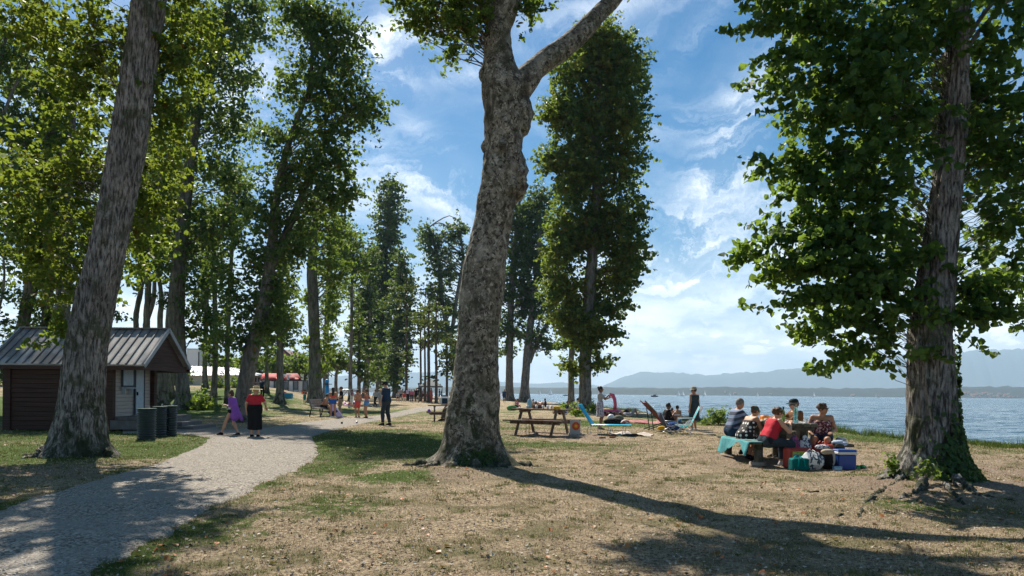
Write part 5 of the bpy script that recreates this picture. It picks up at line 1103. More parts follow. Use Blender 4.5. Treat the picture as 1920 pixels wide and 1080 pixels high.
P_('heavy set man in navy shirt, jeans and cap standing beside the path', 725, 798.5, 292, 1.86, D=29.3, b=1.28, lean=2, pitch=14, clothes=[('shirt', NAVY, dict(arms=.75, lo=-.11)), ('trousers', DENIM), ('shoes', BLACK)], hair=(HAIR_DK, 'short'), hat=(CAPM, 'cap'), hands=((-.10, .20, .84), (.14, .22, .84)), feet=((-.15, .06, .075), (.15, -.06, .075)), glasses=True, skin=SK1)
# -- group by the park bench
bD = gpD(781, 612)
P_('man shirtless in black shorts sitting hunched on the park bench', 605.5, 779, 92, 1.7, D=bD+.15, pose='sit', lean=24, clothes=[('shorts', BLACK)], hair=(HAIR_DK, 'short'), hands=((-.10, .42, .75), (.10, .40, .78)), skin=SK2)
P_('long haired girl in blue shorts and bikini top seen from behind beside the bench', 624.5, 784, 352, 1.66, D=37.5, b=.9, clothes=[('bikini_top', CORAL, dict(lo=.20, hi=.30)), ('shorts', BLUE, dict(t=.35)), ('shoes', WHITE)], hair=(HAIR_DK, 'long'), hands=((-.12, .24, 1.05), (.14, .22, 1.0)), skin=SK2)
P_('man in black shirt and khaki trousers standing behind the crouching person', 640, 777, 258, 1.72, D=40.5, b=1.1, clothes=[('shirt', BLACK, dict(arms=.8, lo=-.12)), ('trousers', KHAKI), ('shoes', WHITE)], hair=(HAIR_BR, 'short'), hands=((-.2, .25, 1.0), (.2, .1, .85)))
P_('person crouching with a white lavender cloth over the back beside the girl in blue shorts', 631.5, 782, 285, 1.6, D=38.2, pose='crouch', lean=42, clothes=[('shirt', LAV, dict(arms=1.6)), ('towel', LAV), ('trousers', NAVY), ('shoes', WHITE)], hair=(HAIR_BR, 'bob'))
P_('shirtless boy in coral swimming trunks standing at the path edge', 671, 783, 318, 1.55, D=37.6, b=.85, clothes=[('shorts', CORAL, dict(t=.75)), ('shoes', BLACK)], hair=(HAIR_BR, 'short'), hands=((-.1, .22, 1.15), (.1, .24, 1.2)), skin=SK2)
P_('girl in light blue shorts holding a hand to her face at the path edge', 687.5, 784, 285, 1.58, D=37.2, b=.85, clothes=[('shorts', cloth('sky_blue_cloth', (.10, .25, .52)), dict(t=.4)), ('bikini_top', CORAL, dict(lo=.22, hi=.30)), ('shoes', BLACK)], hair=(HAIR_BR, 'tail'), hands=((-.05, .16, 1.45), (.05, .24, 1.1)), skin=SK2)
P_('small child in teal outfit standing on the lawn left of the pale thick trunk', 571.5, 758, 200, .95, D=gpD(758, 571), b=1.1, res=.025, hi=False, clothes=[('shirt', TEAL, dict(arms=.6, lo=-.1)), ('shorts', TEAL)], hair=(HAIR_DK, 'short'), skin=SK2)
P_('person in dark top partly hidden behind the woman in the straw hat', 491, 748, 20, 1.6, D=55, res=.022, hi=False, clothes=[('shirt', NAVY, dict(arms=.7)), ('trousers', BLACK)], hair=(HAIR_GR, 'short'))
# -- people further back around the play area
P_('woman in purple top and white skirt near the climbing arches', 660, 757, 250, 1.62, D=62, res=.022, hi=False, clothes=[('shirt', cloth('plum_cloth', (.22, .08, .16)), dict(arms=.6)), ('skirt', WHITE, dict(hem=.45, r=.22))], hair=(HAIR_BR, 'bob'), skin=SK2)
P_('person in white shirt and black trousers walking beneath the far row of trees', 704, 757, 215, 1.66, D=63, pose='walk', res=.022, hi=False, clothes=[('shirt', GREYT, dict(arms=.6)), ('trousers', BLACK)], hair=(HAIR_DK, 'short'), skin=SK2)
P_('blond woman in pale clothes walking just left of the man in navy', 714, 758, 170, 1.7, D=58, pose='walk', res=.022, hi=False, clothes=[('shirt', GREYT, dict(arms=1.5)), ('trousers', GREYT)], hair=(HAIR_BL, 'long'), hat=(STRAWH, 'sun'))
P_('child lying among white and pink towels on the grass', 655, 759, 90, 1.3, D=59, pose='ground', res=.022, hi=False, clothes=[('shirt', PINK, dict(arms=.5)), ('shorts', WHITE)], hair=(HAIR_DK, 'short'))
# -- crowd at the gazebo
cr = [(751, 'stand', GREYT, DENIM, 'grey shirt and jeans', 'leftmost of the crowd'), (755, 'stand', TEAL, BLACK, 'teal shirt and black trousers', 'near the left end of the crowd'), (760, 'stand', NAVY, NAVY, 'navy shirt and navy trousers', 'at the foot of the thin pine'), (764.5, 'stand', LAV, BLACK, 'lavender shirt', 'just right of the thin pine'), (768.5, 'stand', BLACK, DENIM, 'black shirt and jeans', 'between pine and gazebo'), (772, 'stand', PINK, NAVY, 'pink shirt and navy shorts', 'between pine and gazebo'), (776.5, 'stand', GREYT, OLIVE, 'grey shirt and olive trousers', 'left of the gazebo'), (780.5, 'stand', BLACK, BLACK, 'all black clothes', 'left of the gazebo post'),
      (786, 'stand', DKGRN, DENIM, 'slate shirt', 'at the left gazebo post'), (790, 'stand', RED, BLACK, 'red shirt', 'under the left side of the gazebo'), (794, 'stand', LAV, DENIM, 'lavender shirt and jeans', 'under the left side of the gazebo'), (798.5, 'sit', PINK, WHITE, 'pink shirt sitting low', 'under the gazebo'), (803, 'stand', KHAKI, BLACK, 'khaki shirt', 'under the middle of the gazebo'), (808.5, 'stand', CORAL, CORAL, 'coral clothes', 'under the right side of the gazebo'), (824, 'stand', BLACK, NAVY, 'black shirt', 'at the right gazebo post'), (828, 'stand', DKGRN, BLACK, 'dark green shirt', 'right of the gazebo'), (746, 'sit', GREYT, BLACK, 'grey shirt sitting on the grass', 'left of the crowd'), (757.5, 'sit', CORAL, WHITE, 'coral shirt sitting', 'in front of the standing crowd')]
rs = np.random.RandomState(31)
for i, (u, ps, a, b_, what, where) in enumerate(cr):
    D = rs.uniform(84, 97)
    person('distant person in %s %s' % (what, where), on(u, D), rs.uniform(0, 360), rs.uniform(1.6, 1.82), pose=ps, clothes=[('shirt', a, dict(arms=.7, lo=-.1)), ([('shorts', b_), ('trousers', b_)][i % 2])], hair=([HAIR_DK, HAIR_BR, HAIR_GR, HAIR_BL][i % 4], 'short'), skin=[SK1, SK2][i % 2], res=.034, hi=False, group='crowd around the gazebo')
# -- seated man behind the centre trunk
P_('man in olive trousers sitting behind the centre trunk with his shoes on the ground', 849, 788, 275, 1.72, D=34.0, pose='sit', lean=6, clothes=[('shirt', GREYT, dict(arms=.8)), ('trousers', OLIVE), ('shoes', BLACK)], hair=(HAIR_GR, 'short'), pelvis=(0, 0, .70), feet=((-.12, .50, .10), (.1, .42, .10)))
# -- shore people
P_('person with tied up hair, grey shirt and patterned shorts standing beside the columnar lime', 1125, 791, 96, 1.74, D=28.0, b=1.12, clothes=[('shirt', GREYT, dict(arms=.8, lo=-.16)), ('skirt', LEAFY, dict(hem=.50, r=.20))], hair=(HAIR_DK, 'bun'), hands=((-.06, .30, 1.28), (.04, .36, 1.22)), eh=((-.8, .2, -.8), (.8, .2, -.8)), skin=SK3)
P_('woman in sleeveless dark dress and straw trilby standing by the beach chairs', 1302, 808.5, 330, 1.70, D=27.0, b=1.12, yaw=-30, clothes=[('dress', DKGRN, dict(hem=.42, r=.225)), ('shoes', SHOEW)], hair=(HAIR_BR, 'short'), hat=(TAN, 'trilby', BLACK), hands=((-.26, -.02, .80), (.26, .04, .80)), skin=SK2)
P_('dark skinned man in black shirt sitting hunched on the grass in front of the pair', 1248, 806, 80, 1.78, D=28.3, pose='ground', b=1.2, lean=10, pelvis=(0, 0, .28), feet=((-.14, .48, .07), (.14, .50, .07)), clothes=[('shirt', BLACK, dict(arms=.8)), ('shorts', BLACK), ('shoes', BLACK)], hair=(HAIR_DK, 'short'), hands=((-.12, .40, .58), (.06, .34, .62)), skin=SK3)
P_('woman in a pale bikini sitting with her back to the camera by the water', 1270, 789, 10, 1.62, D=36.5, pose='ground', b=1.0, yaw=40, clothes=[('bikini_top', WHITE, dict(lo=.20, hi=.25)), ('briefs', LAV, dict(t=.12))], hair=(HAIR_DK, 'bun'), skin=SK2, res=.018)
P_('child sitting left of the woman in the pale bikini', 1260, 788, 60, 1.3, D=37.0, pose='ground', clothes=[('briefs', CORAL, dict(t=.12))], hair=(HAIR_BR, 'bob'), skin=SK2, res=.018, hi=False, pelvis=(0, 0, .2))
P_('person in white shirt half hidden behind the columnar lime trunk', 1083, 775, 100, 1.5, D=46, pose='sit', clothes=[('shirt', WHITE, dict(arms=.6)), ('shorts', RED)], hair=(HAIR_DK, 'short'), res=.022, hi=False, skin=SK2)
def lying(label, u, D, face, cl, knees=.45, skin=SK2, H_=1.68, hair_=(HAIR_DK, 'short')):
    person(label, on(u, D)+Vector((0, 0, .03)), face, H_, pose='lie', spine=(0, -1, .08), pelvis=(0, 0, .12), feet=((-.12, .45 if knees > .3 else .8, .07), (.12, .38 if knees > .3 else .8, .07)), kh=((-.2, 0, 1), (.2, 0, 1)), hands=((-.35, -.1, .07), (.35, -.05, .07)), clothes=cl, hair=hair_, skin=skin, res=.022, hi=False)
lying('sunbather in dark shorts lying with knees up right of the pink flamingo', 1170, 44, 82, [('shorts', BLACK)])
lying('sunbather in grey trousers lying with bent legs, rightmost of those by the flamingo', 1183, 43, 88, [('shorts', GREYT), ('shirt', GREYT, dict(arms=.5))])
lying('sunbather lying flat in black swimwear beside the flamingo', 1152, 45, 75, [('shirt', BLACK, {}), ('briefs', BLACK, dict(t=.1))], 0)
lying('person in dark clothes lying on the grass behind the cups on the picnic table', 1050, 46, 262, [('shirt', NAVY, dict(arms=.6)), ('shorts', BLACK)])
P_('distant man in dark clothes sitting at the water edge', 1024, 754, 280, 1.7, D=68, pose='ground', lean=8, pelvis=(0, 0, .2), clothes=[('shirt', NAVY, dict(arms=.8)), ('shorts', DENIM)], hair=(HAIR_DK, 'short'), res=.026, hi=False, skin=SK3)
lying('distant sunbather lying in front of the man at the water edge', 1013, 70, 95, [('briefs', CORAL, dict(t=.1))])
lying('distant sunbather on a pale towel near the right leaning trunk', 1002, 62, 95, [('briefs', WHITE, dict(t=.1))], 0)
P_('distant person in dark clothes standing left of the pair of grey trunks', 945.5, 751, 190, 1.72, D=88, clothes=[('shirt', NAVY, dict(arms=.7)), ('shorts', NAVY)], hair=(HAIR_DK, 'short'), res=.03, hi=False, skin=SK3)
for i, (u, D, ps, a, b_, lab) in enumerate([(930, 74, 'sit', RED, PINK, 'distant person in red sitting just right of the centre trunk'), (934, 72, 'stand', CORAL, DENIM, 'distant person in coral top standing just right of the centre trunk'), (967, 60, 'sit', GREYT, BLACK, 'person in grey sitting between the two grey trunks, left one'), (971, 58, 'sit', PINK, BLACK, 'person in pink sitting between the two grey trunks, right one'), (994, 60, 'sit', WHITE, DENIM, 'person in white sitting at the foot of the right leaning trunk'), (1000, 61, 'sit', KHAKI, BLACK, 'person in khaki sitting right of the right leaning trunk'), (1064, 47, 'sit', NAVY, BLACK, 'person in navy sitting by the slim trunk')]):
    P_(lab, u, 755, [200, 160, 90, 270, 120, 240, 100][i], 1.65 if ps == 'stand' else 1.5, D=D, pose=ps if ps == 'stand' else 'ground', pelvis=None if ps == 'stand' else (0, 0, .3), clothes=[('shirt', a, dict(arms=.6)), ('shorts', b_)], hair=(HAIR_DK if i % 2 else HAIR_BR, 'short'), res=.03, hi=False, skin=SK2)

# -- picnic group at the log table (table axis runs away from the camera)
TX, TY = 5.72, 15.2
def seat_at(label, x, y, face, **k): return person(label, (x, y, H(x, y)), face, pose='sit', res=.0125, **k)
seat_at('broad backed man in navy striped shirt at the far end of the left bench', 5.00, 16.15, 78, H_=1.74, b=1.22, lean=16, side=3, yaw=-14, clothes=[('shirt', STRIPE, dict(arms=.8, lo=-.13)), ('shorts', NAVY, dict(t=.9)), ('shoes', BLACK)], hair=(HAIR_GR, 'short'), skin=SK2, hands=((-.10, .52, .86), (.12, .50, .86)), feet=((-.1, .30, .075), (.1, .34, .075)))
seat_at('woman in polka dot dress and green hairband in the middle of the left bench', 5.02, 15.32, 74, H_=1.60, b=1.32, lean=26, clothes=[('dress', DOTS, dict(hi=.34)), ('shoes', BLACK)], hair=(HAIR_BR, 'bun'), headband=cloth('green_band', (.03, .12, .10)), skin=SK2, bust=1.1, hands=((-.12, .52, .88), (.10, .46, .86)), glasses=True, feet=((-.12, .18, .075), (.1, .10, .075)))
seat_at('woman in red sleeveless top and dark jeans at the near end of the left bench', 5.14, 14.28, 80, H_=1.64, b=1.42, lean=22, clothes=[('vest', RED, dict(lo=-.10)), ('trousers', DENIM, dict(t=1.85)), ('shoes', SHOEW)], hair=(HAIR_BR, 'curly'), glasses=True, bust=1.1, skin=SK1, hands=((-.12, .46, .89), (.14, .44, .89)), feet=((-.08, .36, .075), (.26, .28, .075)), eh=((-.8, -.4, -1), (.9, -.3, -1)), kh=((-.1, 1, .3), (.5, 1, .2)))
seat_at('man in brown jacket and dark cap sitting on the right bench facing left', 6.42, 16.0, 262, H_=1.76, b=1.1, lean=4, pitch=6, clothes=[('shirt', BROWN, dict(arms=1.8, lo=-.1)), ('trousers', KHAKI), ('shoes', BLACK)], hair=(HAIR_GR, 'short'), hat=(CAPM, 'cap'), glasses=True, skin=SK1, hands=((-.12, .48, .88), (.14, .46, .88)))
seat_at('tousle haired woman in wine patterned top on the right bench, looking right', 6.52, 14.95, 205, H_=1.68, b=1.22, lean=6, yaw=-62, clothes=[('vest', FLORAL, dict(hi=.36, lo=-.08)), ('shorts', NAVY, dict(t=.55))], hair=(HAIR_BR, 'curly'), glasses=True, bust=1.15, skin=SK2, hands=((-.20, .22, .68), (.22, .28, .66)), feet=((-.05, .36, .12), (.16, .34, .10)), eh=((-.35, -1, -.2), (.35, -1, -.2)))
# ================================================================== THINGS
def wood(name, c, **k): return mat(name, c, .85, .35, 5, bump=.5, bscale=12, stretch=(1, 8, 8), spec=.1, **k)
W_PICNIC = mat('weathered_brown_wood', (.135, .085, .062), .85, .35, 9, bump=.4, bscale=30, spec=.1, color2=(.22, .17, .14)); W_LOG = mat('dark_treated_log', (.085, .075, .052), .85, .4, 8, bump=.5, bscale=30, spec=.1, color2=(.15, .14, .11))
METAL = mat('grey_metal', (.42, .43, .44), .4, .15, 8, metal=.8); BLKM = mat('black_iron', (.018, .018, .02), .5, .2, 8)
PLW = mat('white_plastic', (.70, .70, .69), .4, .05); ORANGE = mat('orange_paint', (.85, .16, .02), .5, .1); YEL = mat('yellow_plastic', (.80, .48, .02), .45, .1)
# -- picnic table beside the centre trunk
def picnic_table(label, c, rz, L=1.9, sc=1.0, group=None):
    e = empty('picnic_table', c, rz, label, 'picnic table', group); s = sc
    m = MB(); 
    for i in range(5): m.box((0, (-.30+i*.15)*s, .80*s), (L, .14*s, .045), bev=.006)
    for x in (-.62, .62): m.box((x*L/1.9, 0, .745*s), (.09, .70*s, .07))
    m.build('tabletop', W_PICNIC, e)
    for y in (-.68, .68):
        m = MB(); m.box((0, (y-.075)*s, .46*s), (L*1.08, .13*s, .045), bev=.006); m.box((0, (y+.075)*s, .46*s), (L*1.08, .13*s, .045), bev=.006); m.build('bench_seat', W_PICNIC, e)
        m = MB(); m.box((0, (y+(.115 if y < 0 else -.115))*s, .395*s), (L*.92, .04, .10*s)); m.build('bench_rail', W_PICNIC, e)
    for x in (-.62, .62):
        for y in (-1, 1):
            m = MB(); m.beam((x*L/1.9, y*.26*s, .75*s), (x*L/1.9, y*.70*s, -.03), .05, .11*s, bev=.006); m.build('leg', W_PICNIC, e)
        m = MB(); m.box((x*L/1.9+.055, 0, .41*s), (.04, 1.42*s, .10*s)); m.build('cross_beam', W_PICNIC, e)
    return e
tc1 = on(1017, 22.6)
pt1 = picnic_table('brown wooden picnic table standing alone right of the centre trunk', tc1, math.radians(-27), 1.85, 1.0)
def on_table(x, y, z=.825): 
    a = math.radians(-27); return Vector((tc1.x+x*math.cos(a)-y*math.sin(a), tc1.y+x*math.sin(a)+y*math.cos(a), tc1.z+z))
for i, (x, y) in enumerate([(-.42, -.2), (-.10, -.22), (.12, -.2), (.26, -.15), (.38, -.12)]):
    m = MB(); m.lathe([(0, 0), (.030, 0), (.042, .11), (.038, .108), (.027, .006), (0, .006)], (0, 0, 0), 14); o = m.build('cup', PLW); o.location = on_table(x, y)
    tag(o, 'white paper cup on the lone picnic table, %s from the left' % ['first', 'second', 'third', 'fourth', 'fifth'][i], 'cup', 'white cups on the picnic table')
m = MB(); m.lathe([(.05, 0), (.13, .012), (.135, .02), (.04, .008), (0, .008)], n=18); o = m.build('plate', PLW); o.location = on_table(-.72, -.1); tag(o, 'pale plate at the left end of the lone picnic table', 'plate')
m = MB(); m.box((0, 0, .035), (.22, .16, .07), bev=.012); m.box((0, 0, .074), (.23, .17, .012), bev=.004); o = m.build('food_box', YEL); o.location = on_table(.58, -.18); tag(o, 'bright yellow lunch box on the lone picnic table', 'lunch box')
e = empty('bag', on_table(-.22, .1), .3, 'brown bag with two upright pale handles on the lone picnic table', 'bag')
m = MB(); m.box((0, 0, .06), (.30, .14, .12), bev=.02); m.build('body', cloth('brown_bag', (.12, .07, .05)), e)
for x in (-.06, .08):
    m = MB(); m.tube([(x-.07, 0, .10), (x-.05, 0, .20), (x, 0, .25), (x+.05, 0, .20), (x+.07, 0, .10)], .011, 6); m.build('handle', cloth('pale_strap', (.55, .45, .38)), e)
# chain hanging under the table
m = MB(); a = math.radians(-27)
for k in range(2):
    p0 = Vector((tc1.x-.52+k*.10, tc1.y-.45, tc1.z+.38))
    for i in range(9):
        c = p0-Vector((0, 0, i*.042)); R = rotz(i*math.pi/2+a); pts = [c+R@Vector((.014*math.cos(t), 0, .026*math.sin(t))) for t in [j*math.pi/4 for j in range(9)]]; m.tube(pts, .0045, 5, caps=False)
o = m.build('chain', mat('rusty_chain', (.16, .10, .05), .7, .4, 30)); tag(o, 'rusty chain hanging under the lone picnic table', 'chain', kind=None)
# pinwheel sign
e = empty('board', Vector((on(1079, 22.4))), .15, 'grey board with an orange sun emblem leaning at the end of the picnic table', 'sign board')
m = MB(); m.box((0, 0, .24), (.34, .03, .42), bev=.01); m.box((.0, .02, .03), (.42, .12, .05)); m.build('panel', mat('dull_board', (.42, .40, .38), .7, .1), e)
m = MB(); R = Matrix.Rotation(math.pi/2, 3, 'X'); m.lathe([(0, .001), (.13, .001), (.13, 0)], (0.02, -.018, .27), 28, 0, R, False); m.build('disc', ORANGE, e)
m = MB()
for k in range(12):
    t = k*math.pi/6; d = Vector((math.cos(t), 0, math.sin(t))); n = Vector((-math.sin(t), 0, math.cos(t))); c = Vector((.02, -.0225, .27)); m.add([c+d*.055-n*.004, c+d*.125-n*.020, c+d*.125+n*.020, c+d*.055+n*.004], [(0, 1, 2, 3)])
m.build('rays', mat('dark_red_paint', (.36, .02, .02), .5, .1), e)
m = MB(); m.lathe([(0, .001), (.045, .001), (.045, 0)], (0.02, -.024, .27), 20, 0, R, False); m.build('emblem_centre', YEL, e)
# -- table behind the centre trunk
c3 = on(838, 34.2); picnic_table('picnic table mostly hidden behind the left side of the centre trunk', c3, math.radians(8), 1.8, .95)
m = MB(); m.box((0, 0, .20), (.46, .22, .40), bev=.07); o1 = empty('bag', (c3.x-.10, c3.y-.18, c3.z+.80), .2, 'white and blue bag standing on the table behind the centre trunk', 'bag'); m.build('body', PLW, o1)
m = MB(); m.box((0, -.115, .19), (.26, .02, .26), bev=.008); m.build('pocket', NAVY, o1)
m = MB(); m.lathe([(.07, 0), (.085, .04), (.06, .11), (.02, .15), (0, .16)], n=10); o = m.build('bag', PURP); o.location = (c3.x-.78, c3.y-.65, c3.z+.455); tag(o, 'small purple drawstring bag on the bench behind the centre trunk', 'bag')
# -- sun lounger
LB = cloth('cyan_mesh', (.01, .36, .55)); lc = on(1135, 22.9)
e = empty('sun_lounger', lc, math.radians(-17), 'bright blue folding sun lounger with raised backrest on the grass', 'sun lounger')
m = MB(); m.box((.22, 0, .30), (1.22, .56, .025), bev=.01); m.build('seat', LB, e)
m = MB(); m.beam((-.40, 0, .30), (-.82, 0, .92), .025, .56, up=(0, 1, 0)); m.build('backrest', LB, e)
m = MB(); m.beam((-.735, 0, .80), (-.83, 0, .95), .06, .50, up=(0, 1, 0), bev=.02); m.build('headrest', LB, e)
for y in (-.27, .27):
    m = MB(); m.tube([(-.40, y, .30), (.84, y, .30)], .012, 6); m.tube([(-.40, y, .30), (-.83, y, .93)], .012, 6); m.build('frame', METAL, e)
for x in (-.52, .12, .60):
    m = MB(); m.tube([(x+.04, -.27, .30), (x, -.27, .01), (x, .27, .01), (x+.04, .27, .30)] if x > -.3 else [(x+.12, -.27, .30), (x, -.27, .18), (x, -.27, .01), (x, .27, .01), (x, .27, .18), (x+.12, .27, .30)], .011, 6); m.build('leg', METAL, e)
m = MB(); m.tube([(-.18, -.27, .30), (-.18, -.27, .01), (-.18, .27, .01), (-.18, .27, .30)], .011, 6); m.build('leg', METAL, e)
# rumpled pale towel in front
def blanket(label, pxs, mt, seed, amp=.03, n=26, cat='towel', name='towel'):
    q = [gp0(*p) for p in pxs]; P = []
    for i in range(n):
        row = []
        for j in range(n):
            s, t = i/(n-1), j/(n-1); x = (q[0]*(1-s)+q[1]*s)*(1-t)+(q[3]*(1-s)+q[2]*s)*t; w_ = .05*fbm(np.array([s*4.]), np.array([t*4.]), 0, 2, seed)[0]
            x = x+w_; row.append((x[0], x[1], H(x[0], x[1])+.015+amp*max(0, .4+fbm(np.array([s*7.]), np.array([t*3.]), 0, 3, seed+2)[0])))
        P.append(row)
    m = MB(); m.grid(P); o = m.build(name, mt); return tag(o, label, cat)
blanket('crumpled cream towel spread on the grass in front of the blue lounger', [(1138, 821), (1222, 820), (1226, 815.5), (1142, 816)], cloth('cream_towel', (.52, .44, .38)), 5, .06)
blanket('red patterned blanket on the grass behind the blue lounger', [(1172, 794), (1262, 796), (1258, 791), (1176, 790)], blotch_mat('red_blanket', (.26, .045, .045), (.36, .15, .13), 9, .5), 6, .05, name='blanket', cat='blanket')
blanket('pink and white towels on the grass by the climbing arches', [(643, 762), (672, 762), (670, 757), (645, 757)], blotch_mat('pink_white_towel', (.70, .66, .68), (.45, .12, .25), 3, .52), 7, .25)
blanket('pale towels by the right leaning trunk', [(998, 757), (1020, 758), (1022, 755), (1000, 754)], blotch_mat('pale_red_towel', (.60, .45, .40), (.5, .1, .1), 3, .6), 8, .15)
# litter scraps by the lounger
for i, (u, v, l) in enumerate([(1128, 824, 'dark scrap lying on the grass left of the cream towel'), (1147, 824, 'dark crumpled sandal under the edge of the cream towel')]):
    m = MB(); m.ball((0, 0, .02), (.09, .05, .035), 7); m.ball((.08, .02, .02), (.06, .04, .03), 6); o = m.build('sandal', BROWN); o.location = gp(u, v); tag(o, l, 'sandal')
# flamingo float
fl = on(1145, 45.5); e = empty('pool_float', fl, -.2, 'pink inflatable flamingo ring with raised neck by the shore', 'pool float'); PK = mat('pink_vinyl', (.72, .09, .16), .35, .1, spec=.5)
m = MB(); m.tube([(.55*math.cos(t), .42*math.sin(t), .22) for t in np.linspace(0, 2*math.pi, 25)], .2, 12, caps=False); m.build('ring', PK, e)
m = MB(); m.tube([(.28, 0, .3), (.30, 0, .7), (.26, 0, 1.05), (.14, 0, 1.32), (.0, 0, 1.36), (-.1, 0, 1.22)], [.13, .11, .11, .13, .12, .05], 12); m.build('neck', PK, e)
# lilo
q = on(1345, 40); e = empty('air_mattress', (12.3, 42, H(12.3, 42)+.02), .1, 'red and white air mattress at the water edge behind the bush', 'air mattress')
# bags by the shore
def lump(label, u, D, parts, name='bag', cat='bag'):
    b = on(u, D); m = MB(); mats = []
    for (c, r, mt) in parts:
        if mt not in mats: mats.append(mt)
        m.ball(c, r, 12, mats.index(mt))
    o = m.build(name, mats); o.location = b; 
    return tag(o, label, cat)
# inflated sheet for the mattress
m = MB()
for i in range(5): m.tube([(-1.0, -.32+i*.16, .08), (1.0, -.32+i*.16, .08)], .085, 10, i % 2)
m.build('tubes', [mat('red_vinyl', (.60, .04, .07), .4, .1), PLW], e)
lump('black duffel bag lying on the red blanket', 1151, 31, [((0, 0, .16), (.45, .22, .17), BLACK)]); lump('olive rucksack leaning on the black duffel bag', 1160, 31.4, [((0, 0, .24), (.26, .2, .22), OLIVE)]); lump('white plastic sack beside the black duffel bag', 1146, 32, [((0, 0, .28), (.18, .15, .2), PLW)]); lump('rust and white ball shaped bag on the red blanket', 1173, 30.6, [((0, 0, .14), (.2, .16, .15), blotch_mat('rust_white', (.35, .08, .05), (.6, .6, .6), 7))])
lump('green shopping bag at the foot of the left grey trunk', 960, 56, [((0, 0, .22), (.42, .25, .24), cloth('green_bag', (.12, .30, .10)))]); lump('blue towel bundle by the right leaning trunk', 993, 57, [((0, 0, .5), (.2, .15, .45), cloth('light_blue_towel', (.25, .45, .60)))])
lump('bright blue beach bag behind the hunched man', 1268, 29.5, [((0, 0, .2), (.30, .2, .2), cloth('blue_bag', (.01, .20, .42)))]); lump('dark blue bag under the near beach chair', 1262, 26.6, [((0, 0, .16), (.30, .2, .16), cloth('deep_blue_bag', (.015, .06, .22)))]); lump('small yellow and black bag by the red deck chair', 1240, 27.2, [((0, 0, .09), (.16, .12, .09), YEL)])
# deck chairs
def beach_chair(label, u, D, rz, mt, fm, s=1.0):
    e = empty('beach_chair', on(u, D), rz, label, 'beach chair')
    m = MB(); m.grid([[(x*s, y*s, (.30-.06*math.sin(math.pi*(x+.28)/.5))*s) for y in (-.27, 0, .27)] for x in (-.28, -.1, .08, .24)], thick=.01); m.build('seat', mt, e)
    m = MB(); m.grid([[((-.28-.30*t)*s, y*s, (.30+.66*t)*s) for y in (-.27, 0, .27)] for t in (0, .33, .66, 1)], thick=.01); m.build('backrest', mt, e)
    for y in (-.28, .28):
        m = MB(); m.tube([(.26*s, y*s, .31*s), (-.28*s, y*s, .30*s), (-.59*s, y*s, .98*s)], .012, 6); m.tube([(.22*s, y*s, .31*s), (-.36*s, y*s, .0)], .012, 6); m.tube([(-.30*s, y*s, .50*s), (.24*s, y*s, .0)], .012, 6); m.tube([(-.40*s, y*s, .56*s), (.16*s, y*s, .54*s), (.18*s, y*s, .28*s)], .012, 6); m.build('frame', fm, e)
    m = MB(); m.tube([(.24*s, -.28*s, .012), (.24*s, .28*s, .012)], .011, 6); m.tube([(-.36*s, -.28*s, .012), (-.36*s, .28*s, .012)], .011, 6); m.build('foot_bar', fm, e)
    return e
beach_chair('low teal beach chair with white frame, nearest the woman in the dark dress', 1280, 25.3, math.radians(170), cloth('teal_mesh', (.01, .33, .36)), mat('white_tube', (.6, .62, .63), .4, .05))
beach_chair('empty grey folding chair between the teal chair and the red deck chair', 1257, 25.6, math.radians(10), cloth('grey_mesh', (.07, .08, .13)), METAL, .72)
e = empty('deck_chair', on(1228, 26.8), math.radians(8), 'dark red deck chair with a long sloping wooden frame', 'deck chair'); RM = cloth('dark_red_canvas', (.16, .045, .04))
m = MB(); m.beam((-.42, 0, 1.05), (.42, 0, .22), .02, .50, up=(0, 1, 0)); m.build('canvas', RM, e)
for y in (-.27, .27):
    m = MB(); m.beam((-.48, y, 1.12), (.62, y, .04), .03, .045); m.build('side_rail', W_PICNIC, e); m = MB(); m.beam((-.25, y*.85, .88), (-.12, y*.85, .02), .025, .035); m.beam((-.35, y*.9, .04), (.45, y*.9, .30), .025, .035); m.build('prop', BLKM, e)
# folding chair seen between the bikini woman and the hat woman
beach_chair('striped folding chair in front of the bikini woman with its back to the hatted woman', 1288, 28.0, math.radians(185), blotch_mat('maroon_mesh', (.07, .03, .05), (.16, .16, .19), 12), BLKM, .95)

# -- log picnic table and everything around it
gz = H(TX, TY); e = empty('log_table', (TX, TY, gz), math.radians(1.5), 'dark heavy log picnic table where five people sit', 'picnic table')
m = MB()
for i in range(5): m.box((-.30+i*.15, 0, .79), (.142, 2.0, .07), bev=.012)
for y in (-.78, .78): m.box((0, y, .715), (.76, .12, .08), bev=.01)
m.build('tabletop', W_LOG, e)
for x in (-1, 1):
    for y in (-.72, .72):
        m = MB(); m.lathe([(.075, -.05), (.075, .675)], (x*.22, y, 0), 14); m.build('leg', W_LOG, e)
def log_bench(label, x, y, L):
    b = empty('log_bench', (x, y, H(x, y)), math.radians(1.5), label, 'bench')
    m = MB(); m.box((-.10, 0, .42), (.17, L, .06), bev=.012); m.box((.10, 0, .42), (.17, L, .06), bev=.012); m.build('seat', W_LOG, b)
    for s in (-1, 1):
        m = MB(); m.lathe([(.085, -.05), (.088, .39), (.0, .39)], (0, s*(L/2-.22), 0), 14); m.build('leg', W_LOG, b); m = MB(); m.lathe([(.17, -.03), (.16, .035), (.0, .045)], (-.03, s*(L/2-.22)-.03, 0), 12); m.build('foot_stone', mat('concrete_foot', (.33, .27, .21), .9, .3, 9), b)
log_bench('left log bench under the three seated people and the turquoise towel', 4.97, 15.3, 2.3); log_bench('right log bench under the man in the cap and the woman in the wine top', 6.62, 15.3, 2.3)
